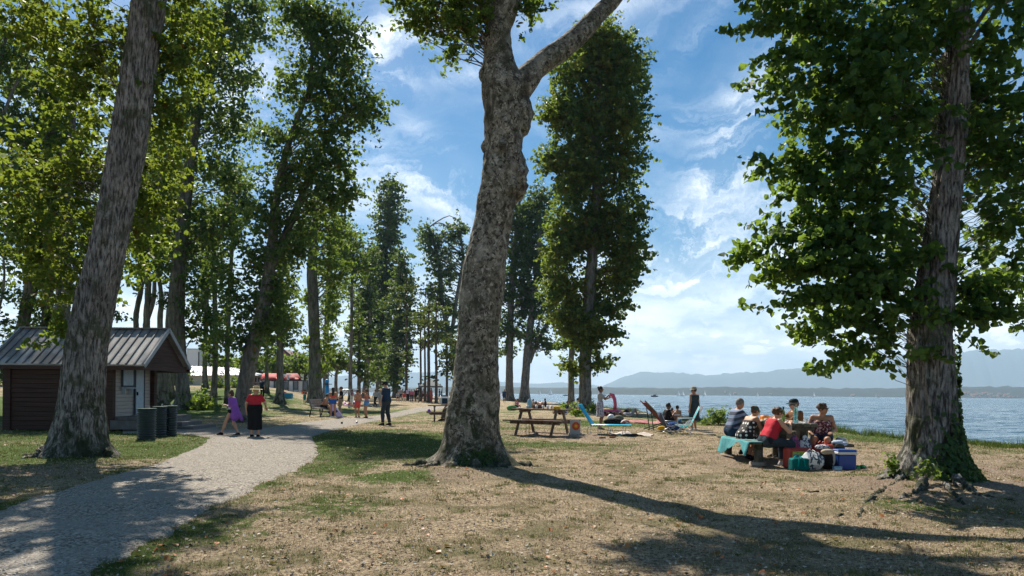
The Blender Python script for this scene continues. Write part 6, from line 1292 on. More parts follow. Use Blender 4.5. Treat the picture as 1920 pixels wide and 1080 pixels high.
# towel on left bench
P = []
for i in range(15):
    row = []
    for j in range(17):
        s = i/14; t = j/16; y = 14.15+1.9*t; fold = .012*math.sin(t*38)+.02*math.sin(t*13+1)
        if s < .5: row.append((5.14-.42*(s/.5)+0*fold, y, H(5, 15)+.462+.006*math.sin(t*20)))
        else:
            f = (s-.5)/.5; drop = .20+.12*math.sin(t*6+2.6)+.05*math.sin(t*15); row.append((4.735-.05*f-fold*f*1.5, y, H(5, 15)+.46-drop*f))
    P.append(row)
m = MB(); m.grid(P, thick=.008); o = m.build('towel', TURQ); tag(o, 'turquoise towel draped over the left log bench', 'towel')
def tt(x, y): return Vector((TX+x, TY+y, gz+.826))
def bottle(label, loc, prof, mt, cap=None, n=16):
    e = empty('bottle', loc, 0, label, 'bottle'); m = MB(); m.lathe(prof, n=n); m.build('glass', mt, e)
    if cap: m = MB(); z = prof[-1][1]; m.lathe([(prof[-1][0]+.002, z-.045 if cap[1] == 'foil' else z-.018), (prof[-1][0]+.003, z+.002), (0, z+.003)], n=12); m.build('cap', cap[0], e)
    return e
def glassm(name, c, a=.5):
    m = bpy.data.materials.new(name); m.use_nodes = True; T = NT(m.node_tree)
    p = T.n('ShaderNodeBsdfPrincipled', Base__Color=(*c, 1), Roughness=.08, IOR=1.45); p.inputs['Transmission Weight'].default_value = a; T.n('ShaderNodeOutputMaterial', Surface=p); return m
bottle('green wine bottle standing on the log table', tt(-.13, -.56), [(0, 0), (.038, 0), (.038, .19), (.030, .225), (.015, .26), (.0145, .32)], glassm('green_glass', (.16, .30, .02), .7), (BLACK, 'foil'))
bottle('tall clear turquoise water bottle standing on the log table', tt(.06, -.72), [(0, 0), (.046, 0), (.048, .06), (.043, .10), (.048, .14), (.046, .24), (.026, .30), (.014, .335)], glassm('aqua_plastic', (.35, .75, .70), .75), (TEAL, 's'))
for i, (x, y, l) in enumerate([(-.22, -.62, 'nearest the camera'), (.20, -.45, 'beside the water bottle'), (-.20, .2, 'in front of the polka dot woman'), (.22, .35, 'in front of the man in the cap')]):
    m = MB(); m.lathe([(.05, 0), (.115, .012), (.12, .02), (.04, .008), (0, .008)], n=18); m.ball((0, 0, .018), (.05, .045, .018), 8); o = m.build('plate', [PLW]); o.location = tt(x, y); tag(o, 'white picnic plate on the log table %s' % l, 'plate')
for i, (x, y, l) in enumerate([(-.26, -.30, 'clear cup by the red topped woman on the log table'), (.26, -.75, 'clear cup at the near right corner of the log table'), (.1, .1, 'clear cup in the middle of the log table')]):
    m = MB(); m.lathe([(0, 0), (.028, 0), (.036, .09)], n=12); o = m.build('cup', PLW); o.location = tt(x, y); tag(o, l, 'cup')
m = MB(); m.box((0, 0, .06), (.16, .22, .12), bev=.03); o = m.build('snack_bag', mat('orange_packet', (.75, .25, .05), .4, .4, 12)); o.location = tt(-.18, .38); tag(o, 'orange crisp packet on the log table', 'packet')
m = MB(); m.box((0, 0, .002), (.66, 1.5, .004)); o = m.build('tablecloth', cloth('pale_paper', (.55, .53, .50))); o.location = tt(0, -.1); o.location.z -= .0
tag(o, 'thin pale paper cloth lying on the log table', 'tablecloth')
for o_ in bpy.data.objects:
    if o_.get('category') in ('plate', 'cup', 'bottle', 'packet') and o_.location.x > 4.5 and o_.location.y < 17: o_.location.z += .005
# bags hanging from the table end
for x, mt, nm, l in [(-.10, blotch_mat('pink_navy_bag', (.45, .05, .16), (.03, .05, .12), 14), 'bag', 'pink and navy patterned bag hanging from the near end of the log table'), (.12, blotch_mat('zebra_bag', (.02, .03, .08), (.62, .62, .65), 18), 'bag', 'navy and white patterned bag hanging from the near end of the log table')]:
    e = empty('bag', (TX+x, TY-1.06, gz+.24), 0, l, 'bag'); m = MB(); m.lathe([(0, 0), (.10, .01), (.125, .12), (.10, .26), (.05, .33), (.03, .36)], n=14, sy=.55); m.build('body', mt, e)
    m = MB(); m.tube([(-.03, 0, .34), (-.01, .02, .50), (.03, 0, .34)], .006, 5); m.build('strap', BLACK, e)
def bag_on(label, u, v, size, mt, rz=0, handles=None, bev=.03, extra=None, D=None):
    b = on(u, D) if D else gp(u, v); e = empty('bag', b, rz, label, 'bag'); w_, d_, h_ = size; m = MB(); m.box((0, 0, h_/2), size, bev=bev); m.build('body', mt, e)
    if handles is not None:
        for y in (-1, 1):
            m = MB(); m.tube([(-w_*.22, y*(d_/2+.008), h_*.35), (-w_*.16, y*(d_/2+.01), h_*.95), (-.02, y*d_*.35, h_*1.15), (w_*.12, y*(d_/2+.01), h_*.95), (w_*.2, y*(d_/2+.008), h_*.35)], .011, 6); m.build('handle', handles, e)
    return e
gD = 13.75
REDB = mat('red_woven_plastic', (.42, .05, .035), .5, .15)
e = bag_on('large red shopping bag with a colourful printed panel below the log table', 1497, 866, (.52, .24, .40), REDB, .1, D=14.0)
m = MB(); m.box((.02, -.124, .22), (.38, .008, .24)); m.build('printed_panel', blotch_mat('print', (.62, .55, .06), (.10, .38, .12), 16, .52), e)
m = MB(); m.box((-.10, -.130, .25), (.10, .006, .06)); m.box((.10, -.130, .20), (.08, .006, .09)); m.build('print_patch', mat('print_blue', (.05, .22, .45), .5, .1), e)
bag_on('second dark red shopping bag standing under the right bench', 1543, 864, (.46, .22, .42), REDB, -.05, REDB, D=14.4)
bag_on('small teal cool bag with loop handles at the front of the bags', 1499, 876, (.34, .20, .24), cloth('teal_bag', (.0, .12, .12)), .12, cloth('teal_strap', (.0, .33, .32)), D=13.45)
WN = blotch_mat('white_navy_print', (.03, .08, .13), (.68, .69, .70), 11, .49)
e = bag_on('plump white and navy patterned beach bag in front of the log table', 1524, 870, (.44, .26, .34), WN, -.1, WN, bev=.11, D=13.5)
lump('black rucksack with beige fold beside the blue cooler', 1553, 13.6, [((0, 0, .20), (.15, .15, .22), BLACK), ((-.03, -.06, .34), (.13, .09, .06), cloth('beige_fold', (.38, .31, .23))), ((.06, -.10, .22), (.04, .04, .14), GREYT)])
lump('crumpled patterned cloth on top of the black rucksack', 1543, 13.7, [((0, 0, .42), (.15, .10, .05), bpy.data.materials['zebra_bag'])], 'cloth', 'cloth')
e = empty('cooler', on(1583, 13.75), .04, 'blue plastic cooler box with white rim and blue lid', 'cooler'); CB = mat('blue_plastic', (.006, .06, .30), .35, .06, spec=.5)
m = MB(); m.box((0, 0, .15), (.36, .30, .30), bev=.02); m.build('body', CB, e); m = MB(); m.box((0, 0, .325), (.385, .32, .055), bev=.012); m.build('rim', PLW, e); m = MB(); m.box((0, 0, .372), (.375, .31, .04), bev=.015); m.build('lid', CB, e)
m = MB(); m.tube([(.195, -.12, .33), (.215, -.10, .31), (.215, .10, .31), (.195, .12, .33)], .009, 6); m.build('handle', PLW, e)
m = MB(); m.box((0, 0, .035), (.15, .10, .07), bev=.01); m.box((0, 0, .075), (.16, .11, .012), bev=.003); o = m.build('food_box', mat('pale_blue_plastic', (.35, .55, .70), .4, .05)); o.location = on(1571, 13.45); tag(o, 'small pale blue food box on the ground before the cooler', 'lunch box')
GB = glassm('bright_green_plastic', (.02, .50, .12), .5)
for i, (u, r, l) in enumerate([(1606, 0, 'green bottle lying on the ground right of the cooler, left one'), (1616, .3, 'green bottle lying on the ground right of the cooler, right one')]):
    e = bottle(l, on(u, 13.9), [(0, 0), (.036, 0), (.038, .05), (.034, .10), (.015, .15), (.012, .17)], GB, (PLW, 's')); e.rotation_euler = (0, math.pi/2, r+.3); e.location.z += .04
m = MB(); m.lathe([(.02, 0), (.055, 0), (.055, .26), (.02, .26), (.02, 0)], n=20, R=Matrix.Rotation(math.pi/2, 3, 'X')); o = m.build('paper_roll', PLW); o.location = (6.78, 14.75, H(6.7, 15)+.508); tag(o, 'roll of white kitchen paper on the right log bench', 'paper roll')
m = MB(); m.ball((0, 0, .03), (.13, .12, .05), 9); m.ball((.08, -.08, .0), (.09, .06, .05), 8); o = m.build('cloth', cloth('pale_blue_cloth', (.40, .47, .58))); o.location = (6.56, 14.28, H(6.5, 14.3)+.45); tag(o, 'pale blue cloth at the near end of the right log bench', 'cloth')
# -- ribbed bins
RIB = mat('dark_green_ribbed_plastic', (.014, .026, .032), .35, .2, 5, spec=.6); RIBT = mat('green_bin_rim', (.02, .07, .05), .5, .2)
for i, (u, v, l) in enumerate([(274.5, 825, 'nearest and largest ribbed dark green bin by the hut deck'), (299.5, 819.5, 'middle ribbed dark green bin by the hut deck'), (319, 818, 'rightmost ribbed dark green bin by the hut deck')]):
    b = gp(u, v); w_ = [33, 25, 24.5][i]/2/F*b.y; h_ = [56, 55, 54][i]/F*b.y; e = empty('ribbed_bin', b, 0, l, 'bin', 'ribbed bins beside the hut'); pf = []
    for k in range(12): z = h_*k/12; pf += [(w_*.88, z), (w_, z+h_*.016), (w_, z+h_*.048), (w_*.88, z+h_*.062)]
    m = MB(); m.lathe(pf, n=32); m.build('body', RIB, e); m = MB(); m.lathe([(w_*.97, h_-.01), (w_*1.03, h_), (w_*1.03, h_+.025), (w_*.88, h_+.028), (w_*.86, h_-.02), (0, h_-.03)], n=32); m.build('rim', RIBT, e)
    m = MB(); m.box((w_*.3, 0, h_+.05), (.03, .02, .10)); m.build('peg', METAL, e)
# -- wooden hut
XW0, XW1 = -16.75, -13.35; YW0, YW1 = 23.66, 26.35; XR0, XR1 = -17.25, -12.1; YE0, YE1, YR = 23.35, 26.7, 25.0; ZE, ZR = 2.16, 3.53
hut = empty('wooden_hut', (-15, 25, 0), 0, 'dark brown wooden hut with grey seamed metal roof and small porch', 'hut'); ho = Vector((15, -25, 0))
W_HUT = mat('dark_stained_boards', (.072, .033, .023), .7, .3, 4, bump=.6, bscale=6, stretch=(.3, .3, 12), color2=(.035, .018, .014)); W_PALE = mat('pale_weathered_boards', (.50, .43, .37), .8, .2, 4, bump=.5, bscale=5, stretch=(.5, .5, 10)); W_BLUE = mat('grey_blue_paint', (.46, .55, .60), .6, .12, 6); W_DECK = mat('grey_deck', (.15, .14, .135), .85, .25, 6)
def hb(name, boxes, mt, parent=None, bev=0.0):
    m = MB()
    for c, s_ in boxes: m.box(Vector(c)+ho, s_, bev=bev)
    return m.build(name, mt, parent or hut)
logs = []
for k in range(15):
    z = .10+k*.155
    if z < 2.25: logs += [(((XW0+XW1)/2, YW0, z), (XW1-XW0, .10, .148))]
hb('front_wall', logs, W_HUT, bev=.008)
hb('back_wall', [(((XW0+XW1)/2, YW1, 1.15), (XW1-XW0, .1, 2.3))], W_HUT)
m = MB(); y0, y1 = YW0+.06, YW1-.06
m.add([Vector((XW0+.05, y0, 0))+ho, Vector((XW0+.05, y1, 0))+ho, Vector((XW0+.05, y1, ZE))+ho, Vector((XW0+.05, YR, ZR-.1))+ho, Vector((XW0+.05, y0, ZE))+ho], [(0, 4, 3, 2, 1)]); m.build('left_wall', W_HUT, hut)
ew = []
for k in range(14): ew.append(((XW1-.05, (y0+y1)/2, .54+k*.127), (.06, y1-y0-.004, .121)))
hb('end_wall', ew, W_PALE, bev=.008)
m = MB(); m.add([Vector((XW1-.02, y0, 2.2))+ho, Vector((XW1-.02, y1, 2.2))+ho, Vector((XW1-.02, YR, ZR-.1))+ho], [(0, 1, 2)]); m.build('gable_boards', W_HUT, hut)
for x, y in [(XW0, YW0-.02), (XW1+.0, YW0-.02), (XW1+.02, YW1)]: hb('corner_post', [((x, y, 1.15), (.24, .18, 2.3))], W_HUT)
hb('corner_post', [((XW1-.42, YW0-.05, 1.15), (.16, .10, 2.3))], W_HUT)
# window, door on the end wall
yw = YW0+.65; win = hb('window', [((XW1, yw+.37, 1.88), (.05, .66, .70))], W_BLUE)
ST = mat('slate_trim', (.06, .075, .10), .6, .1)
hb('frame', [((XW1+.03, yw+.0, 1.88), (.04, .06, .78)), ((XW1+.03, yw+.74, 1.88), (.04, .06, .78)), ((XW1+.03, yw+.37, 1.51), (.04, .68, .05))], ST, win)
hb('shelf', [((XW1+.12, yw+.42, 1.45), (.24, 1.1, .035)), ((XW1+.08, yw+.0, 1.33), (.12, .03, .2)), ((XW1+.08, yw+.45, 1.33), (.12, .03, .2))], W_BLUE, win)
for k in range(4): hb('shutter_board', [((XW1+.032, yw+.12+k*.165, 1.88), (.014, .155, .66))], W_BLUE, win)
dr = hb('door', [((XW1+.01, yw+1.12, 1.38), (.05, .56, 1.70))], W_BLUE); hb('handle', [((XW1+.06, yw+.92, 1.25), (.05, .03, .12))], BLKM, dr); hb('frame', [((XW1+.03, yw+.815, 1.38), (.05, .05, 1.74)), ((XW1+.03, yw+1.425, 1.38), (.05, .05, 1.74))], ST, dr)
# roof
SEAM = mat('zinc_seam', (.15, .15, .15), .45, .2, 5, metal=.3); ROOF = mat('grey_sheet_roof', (.36, .335, .31), .5, .3, 1.4, bump=.1, bscale=3, color2=(.19, .17, .15), spec=.4)
for sgn, ye, nm in ((-1, YE0, 'front'), (1, YE1, 'back')):
    m = MB(); a0 = Vector((XR0, YR, ZR)); b0 = Vector((XR0, ye, ZE+.06)); a1 = Vector((XR1, YR, ZR)); b1 = Vector((XR1, ye, ZE+.06)); dn = Vector((0, 0, -.05))
    vs = [a0, b0, b1, a1, a0+dn, b0+dn, b1+dn, a1+dn]; fs = [(0, 1, 2, 3), (7, 6, 5, 4), (0, 4, 5, 1), (1, 5, 6, 2), (2, 6, 7, 3)]
    m.add([v+ho for v in vs], fs if sgn < 0 else [f[::-1] for f in fs]); rf = m.build('roof', ROOF, hut)
    m = MB()
    for k in range(19):
        x = XR0+.05+k*(XR1-XR0-.1)/18; m.beam(Vector((x, YR, ZR+.022))+ho, Vector((x, ye, ZE+.082))+ho, .028, .045, up=(1, 0, 0))
    m.build('seams', SEAM, rf)
hb('ridge_cap', [(((XR0+XR1)/2, YR, ZR+.02), (XR1-XR0+.04, .20, .045))], SEAM)
BARGE = mat('pale_barge_board', (.36, .37, .38), .6, .15)
for x in (XR1+.025, XR0-.025):
    for ye in (YE0, YE1): m = MB(); m.beam(Vector((x, YR, ZR-.02))+ho, Vector((x, ye, ZE+.02))+ho, .14, .045, up=(1, 0, 0)); m.build('barge_board', BARGE, hut)
for ye in (YE0, YE1): hb('fascia', [(((XR0+XR1)/2, ye+.03, ZE-.04), (XR1-XR0-.04, .05, .16))], W_HUT)
hb('tie_beam', [((XR1-.12, (YE0+YE1)/2, ZE-.01), (.10, YE1-YE0-.25, .20))], W_HUT)
m = MB(); m.add([Vector((XR1-.14, YE0+.2, ZE+.08))+ho, Vector((XR1-.14, YE1-.2, ZE+.08))+ho, Vector((XR1-.14, YR, ZR-.14))+ho], [(0, 1, 2)]); m.build('porch_gable', W_HUT, hut)
hb('deck', [(((XW1+XR1)/2+.05, (YE0+YE1)/2+.15, .43), (1.30, 3.0, .10)), (((XW1+XR1)/2+.05, YE0+.22, .22), (1.25, .06, .30)), ((XR1+.10, (YE0+YE1)/2, .19), (.05, 2.9, .36))], W_DECK)
hb('step', [((XR1+.28, 25.9, .14), (.36, 1.6, .24))], W_DECK); hb('step', [((XR1+.72, 25.7, .06), (.60, 1.9, .12))], W_DECK)
# -- park bench
bb = on(603, bD); e = empty('park_bench', bb, math.radians(-8), 'park bench with dark iron sides and pale slats by the gravel path', 'bench')
W_SL = mat('pale_bench_slats', (.30, .27, .24), .8, .2, 6)
m = MB()
for k in range(4): m.box((-.18+k*.12, 0, .45), (.10, 1.7, .03))
m.build('seat', W_SL, e); m = MB()
for k in range(4): m.box((-.27-k*.03, 0, .54+k*.12), (.025, 1.7, .10))
m.build('backrest', W_SL, e)
for y in (-.78, .78): m = MB(); m.beam((.24, y, .44), (.28, y, 0), .05, .05); m.beam((-.24, y, .46), (-.34, y, 0), .05, .05); m.beam((-.24, y, .44), (-.38, y, .95), .05, .05); m.beam((-.26, y, .43), (.26, y, .43), .05, .05); m.build('leg', BLKM, e)
e = picnic_table('far picnic bench on the lawn left of the red shirted woman', on(468, 62), .3, 1.5, .9)
m = MB(); m.box((0, 0, .40), (2.6, .35, .07)); m.box((-1, 0, .18), (.12, .3, .38)); m.box((1, 0, .18), (.12, .3, .38)); o = m.build('low_bench', W_SL); o.location = on(378, 50); tag(o, 'long low plank bench on the lawn behind the bright shrub', 'bench')
# cooler boxes, balls near the child
m = MB(); m.box((0, 0, .24), (.75, .5, .48), bev=.04); o = m.build('cooler', mat('cyan_plastic', (.03, .30, .48), .4, .1)); o.location = on(540, 60); tag(o, 'bright blue cooler box at the foot of the mossy straight trunk', 'cooler')
for u, c, l in [(523, (.05, .25, .55), 'blue ball by the mossy straight trunk'), (532, (.45, .05, .04), 'red bag next to the blue cooler box on the lawn')]:
    m = MB(); m.ball((0, 0, .26), (.28, .28, .27), 12); m.lathe([(.06, .50), (.05, .56), (0, .56)], n=8); o = m.build('ball' if c[2] > .3 else 'bag', mat('p'+l[:4], c, .45, .2)); o.location = on(u, 60); tag(o, l, 'ball' if c[2] > .3 else 'bag')
# petanque balls on the path
for i, (u, v, l) in enumerate([(641, 796, 'dark boule on the gravel path'), (669, 795, 'second boule farther right on the gravel path')]):
    m = MB(); m.ball((0, 0, .045), .05, 12); m.tube([(-.049, 0, .045), (0, -.049, .045), (.049, 0, .045)], .002, 4); o = m.build('boule', BLKM if i == 0 else METAL); p_ = gp(u, v); p_.z += .03; o.location = p_; tag(o, l, 'boule')
# -- gazebo
g = on(808, 92); e = empty('gazebo', g, .1, 'pop up gazebo with grey hipped canopy over the crowd', 'gazebo'); GZ = mat('grey_canopy', (.20, .23, .24), .7, .1, trans=.15)
m = MB(); w_ = 1.5; vs = [(-w_, -w_, 2.0), (w_, -w_, 2.0), (w_, w_, 2.0), (-w_, w_, 2.0), (0, 0, 2.95), (-w_, -w_, 1.80), (w_, -w_, 1.80), (w_, w_, 1.80), (-w_, w_, 1.80)]
m.add(vs, [(0, 1, 4), (1, 2, 4), (2, 3, 4), (3, 0, 4), (0, 5, 6, 1), (1, 6, 7, 2), (2, 7, 8, 3), (3, 8, 5, 0)]); m.build('canopy', GZ, e)
for x in (-w_+.05, w_-.05):
    for y in (-w_+.05, w_-.05): m = MB(); m.tube([(x, y, 0), (x, y, 1.98)], .04, 6); m.build('pole', METAL, e)
m = MB(); m.lathe([(.32, 0), (.36, .9), (.38, .92), (.30, 1.0), (0, 1.02)], n=14); o = m.build('litter_bin', DKGRN); o.location = on(834, 78); tag(o, 'dark litter bin right of the gazebo beside the centre trunk', 'bin')
e = empty('signpost', on(785, 85), 0, 'slim post with small boards and a round top left of the gazebo', 'signpost'); m = MB(); m.tube([(0, 0, 0), (0, 0, 2.2)], .05, 8); m.build('pole', BLKM, e); m = MB(); m.box((0, -.06, 1.72), (.42, .04, .12)); m.box((0, -.06, 1.45), (.22, .04, .16)); m.build('board', BLKM, e); m = MB(); m.ball((0, 0, 2.25), .12, 10); m.build('ball_top', BLKM, e)
# play equipment
e = empty('play_tower', on(613, 76), 0, 'blue play post with a ball on top right of the pale trunk', 'play post'); BP_ = mat('playground_blue', (.02, .27, .60), .45, .1)
m = MB(); m.tube([(0, 0, 0), (0, 0, 1.9)], [.22, .2], 12); m.build('post', BP_, e); m = MB(); m.ball((0, 0, 2.25), .24, 12); m.build('ball_top', BP_, e); m = MB(); m.box((.1, 0, 1.95), (.8, .5, .07)); m.build('platform', BLKM, e)
e = empty('climbing_frame', on(646, 66), .3, 'climbing frame of curved grey bars behind the man in black', 'climbing frame')
for k in range(3): m = MB(); m.tube([(-.9+k*.35, k*.5, 0), (-.8+k*.35, k*.5, .9), (-.3+k*.35, k*.5, 1.55), (.4+k*.35, k*.5, 1.5), (.9+k*.3, k*.5, .0)], .06, 8); m.build('arch', METAL, e)
# orange fence near child
e = empty('low_fence', on(582, 95), 0, 'orange low rail fence behind the child in teal', 'fence'); m = MB(); m.box((0, 0, .55), (2.4, .08, .12)); m.box((0, 0, .25), (2.4, .08, .12)); m.build('rails', ORANGE, e)
for x in (-1.1, 0, 1.1): m = MB(); m.box((x, .09, .35), (.12, .08, .7)); m.build('post', ORANGE, e)
# -- buildings
def bx(m, u0, u1, v0, v1, D, depth, mi=0):
    a = pt(u0, v1, D); b = pt(u1, v0, D); m.box(((a.x+b.x)/2, D+depth/2, (a.z+b.z)/2), (b.x-a.x, depth, b.z-a.z), mi=mi); return a, b
WALLC = mat('cream_render', (.60, .56, .48), .85, .08, 1.0); WALLW = mat('white_render', (.68, .70, .72), .8, .06, 1.0); RFG = mat('pale_seamed_roof', (.52, .54, .56), .5, .1, .6); GLS = mat('dark_glazing', (.08, .12, .15), .15, .2, .6, spec=.6)
def bldg(label, x, y, z=0): return empty('building', (0, 0, 0), 0, label, 'building')
e = bldg('low cream building with a pale seamed metal roof behind the trees', 0, 0); D = 92
m = MB(); a, b = bx(m, 318, 458, 704, 731, D, 9); m.v = [(x, y, z) for x, y, z in m.v]; m.build('wall', WALLC, e)
r0, r1 = pt(312, 705, D), pt(468, 703, D); t0, t1 = pt(340, 686, D+4.5), pt(440, 690, D+4.5); m = MB(); m.add([r0-Vector((0, .6, 0)), r1-Vector((0, .6, 0)), t1, t0, r0+Vector((0, 9.6, 0)), r1+Vector((0, 9.6, 0))], [(0, 1, 2, 3), (1, 5, 2), (5, 4, 3, 2), (4, 0, 3)]); rf = m.build('roof', RFG, e)
m = MB()
for k in range(15): s = k/14; m.beam((r0*(1-s)+r1*s)-Vector((0, .58, -.04)), t0*(1-s)+t1*s+Vector((0, 0, .04)), .09, .09)
m.build('seams', mat('seam_grey', (.30, .33, .36), .5, .1), rf)
for k, u in enumerate((330, 352, 408, 436)): m = MB(); bx(m, u, u+9, 709, 720, D-.08, .1); m.build('window', GLS, e)
e = bldg('white boxy tower rising behind the low cream building', 0, 0); m = MB(); bx(m, 350, 373, 655, 690, 104, 5); m.build('wall', WALLW, e); m = MB(); bx(m, 349, 374, 653.5, 655.2, 103.8, 5.4); m.build('roof', RFG, e); m = MB(); bx(m, 371.6, 372.8, 660, 686, 103.9, .2); m.build('downpipe', BLKM, e)
e = bldg('white single storey restaurant with a row of dark windows', 0, 0); D = 96; m = MB(); bx(m, 455, 522, 704, 733, D, 7); m.build('wall', WALLW, e); m = MB(); bx(m, 453, 524, 702, 704.2, D-.4, 8); m.build('roof', RFG, e)
for k in range(5): m = MB(); bx(m, 459+k*12.4, 468+k*12.4, 708, 716, D-.1, .12); w_ = m.build('window', GLS, e); m = MB(); bx(m, 463+k*12.4, 463.8+k*12.4, 708, 716, D-.16, .05); m.build('frame', WALLW, w_)
for (u0, u1, v0, v1, l, c) in [(487, 535, 700, 712, 'bright red awning of the restaurant terrace', (.62, .035, .03)), (531, 566, 700, 713, 'darker red awning right of the white post', (.36, .02, .025))]:
    e = empty('awning', (0, 0, 0), 0, l, 'awning'); a, b = pt(u0, v1, 93), pt(u1, v1, 93); c0, c1 = pt(u0+6, v0, 95.5), pt(u1-8, v0, 95.5); m = MB(); m.grid([[a, (a+b)/2, b], [(a+c0)/2, (a+b+c0+c1)/4+Vector((0, 0, .1)), (b+c1)/2], [c0, (c0+c1)/2, c1]], thick=.03); m.build('canvas', mat('awning_red'+l[:3], c, .7, .1, trans=.35), e)
    for p_ in (a, b): m = MB(); m.tube([p_, (p_.x, p_.y, 0.9)], .05, 6); m.build('post', METAL, e)
e = empty('lamp_post', (0, 0, 0), 0, 'thick white post with a flat head in front of the red awnings', 'lamp post'); a = pt(540, 731, 90); b = pt(540, 703, 90); m = MB(); m.tube([a, b], .14, 10); m.build('pole', PLW, e); m = MB(); m.box(b-Vector((.2, 0, 0)), (1.2, .4, .16), bev=.04); m.build('head', PLW, e)
e = empty('glass_screen', (0, 0, 0), 0, 'glass and dark frame terrace screen under the red awnings', 'screen')
for k in range(8): m = MB(); bx(m, 505+k*9, 513.4+k*9, 715, 731, 89, .08); m.build('pane', GLS if k % 2 else WALLW, e)
m = MB()
for k in range(9): bx(m, 504+k*9, 505+k*9, 713, 735, 88.9, .15)
bx(m, 504, 577, 713, 714, 88.9, .2); m.build('frame', BLKM, e)
e = bldg('pinkish tiled gable roof rising above the clipped trees', 0, 0); D = 130; m = MB(); p0, p1, p2 = pt(500, 692, D), pt(528, 654, D), pt(560, 680, D); bk = Vector((0, 12, 0))
m.add([p0, p1, p2, p0+bk, p1+bk, p2+bk], [(0, 2, 1), (3, 4, 5), (1, 2, 5, 4), (0, 1, 4, 3)]); m.build('roof', mat('pink_tiles', (.30, .19, .19), .8, .2, 2), e); m = MB(); a, b = pt(501, 735, D), pt(559, 690, D); m.box(((a.x+b.x)/2, D+6, (a.z+b.z)/2), (b.x-a.x-.6, 11, b.z-a.z)); m.build('wall', WALLW, e); m = MB(); m.beam(p1+Vector((0, -.1, .1)), p2+Vector((.4, -.1, -.2)), .25, .3); m.beam(p1+Vector((0, -.1, .1)), p0+Vector((-.4, -.1, -.2)), .25, .3); m.build('verge', mat('dark_verge', (.06, .05, .05), .7, .1), e)
# -- boats
SAIL = mat('white_sail', (.78, .80, .82), .7, .03, trans=.3); HULL = mat('white_hull', (.66, .68, .70), .4, .05); HULLD = mat('dark_hull', (.05, .06, .07), .5, .1)
def hullmesh(L, W, Ht):
    m = MB(); n = 9; P = []
    for i in range(n):
        s = i/(n-1)*2-1; w_ = W*(1-max(0, s)**2.2)*.5*(1 if s > -1 else .9)+.01; zt = Ht*(1+.15*s*s)
        P.append([(s*L/2, -w_, zt), (s*L/2*.96, -w_*.7, .0), (s*L/2*.94, 0, -.15*Ht), (s*L/2*.96, w_*.7, .0), (s*L/2, w_, zt)])
    m.grid(P); m.add([p[0] for p in P]+[p[4] for p in P], [(i, n+i, n+i+1, i+1) for i in range(n-1)]); m.add(P[0], [(0, 1, 2, 3, 4)]); return m
def at_water(u, D): return Vector(((u-U0)/F*D, D, -.75))
for i, (u, D, l) in enumerate([(1272, 1500, 'small white sailboat directly left of its slightly larger neighbour'), (1280, 1250, 'white sailboat left of the trilby of the standing woman'), (1321, 1300, 'white sailboat right of the standing woman'), (1368, 2100, 'tiny sailboat above the striped shirted man'), (1420, 1900, 'tiny sailboat above the woman in red'), (1526, 1450, 'white sailboat above the woman in the wine top'), (1032, 1300, 'far sailboat between the man at the water edge and the slim trunk'), (1090, 2000, 'tiny sailboat hidden near the columnar lime'), (1700, 2300, 'tiny sailboat by the left edge of the right trunk'), (1012, 1700, 'tiny far sailboat left of the slim trunk')]):
    e = empty('sailboat', at_water(u, D), .3*(i % 3-1), l, 'sailboat', 'sailboats on the lake'); s = 1.25; hullmesh(6.5*s, 2.1*s, .8*s).build('hull', HULL, e)
    m = MB(); m.tube([(.5, 0, .5), (.5, 0, 8.6*s)], .07, 6); m.build('mast', METAL, e); m = MB(); m.grid([[(.4-3.0*(1-t)*s_*s, .25*math.sin(math.pi*s_)*(1-t), 1.2+7.2*t*s) for s_ in (0, .5, 1)] for t in (0, .3, .6, .85, 1)], thick=.02); m.build('mainsail', SAIL, e)
    m = MB(); m.add([(.6, 0, 6.6*s), (3.1*s, 0, .9), (.7, .35, 1.2)], [(0, 1, 2), (2, 1, 0)]); m.build('jib', SAIL, e)
e = empty('motor_boat', at_water(1228, 620), .4, 'dark square cabined boat on the lake right of the columnar lime', 'boat'); hullmesh(7, 2.6, 1.0).build('hull', HULLD, e); m = MB(); m.box((-.3, 0, 1.9), (3.2, 2.0, .15)); m.box((-.4, 0, 1.35), (1.6, 1.7, .9)); m.build('cabin', HULLD, e)
for x in (-1.7, 1.1):
    for y in (-.85, .85): m = MB(); m.tube([(x, y, .8), (x, y, 1.85)], .05, 5); m.build('post', METAL, e)
for u, D, l in [(1061, 700, 'small low dinghy left of the slim trunk on the lake'), (1648, 1500, 'small low motor boat far out left of the right trunk'), (1133, 900, 'tiny low boat beside the grey shirted person')]:
    e = empty('dinghy', at_water(u, D), .1, l, 'boat'); hullmesh(5.5, 2.2, .8).build('hull', HULLD, e); m = MB(); m.box((-.2, 0, 1.1), (1.3, 1.2, .7), bev=.1); m.build('cabin', HULL, e)

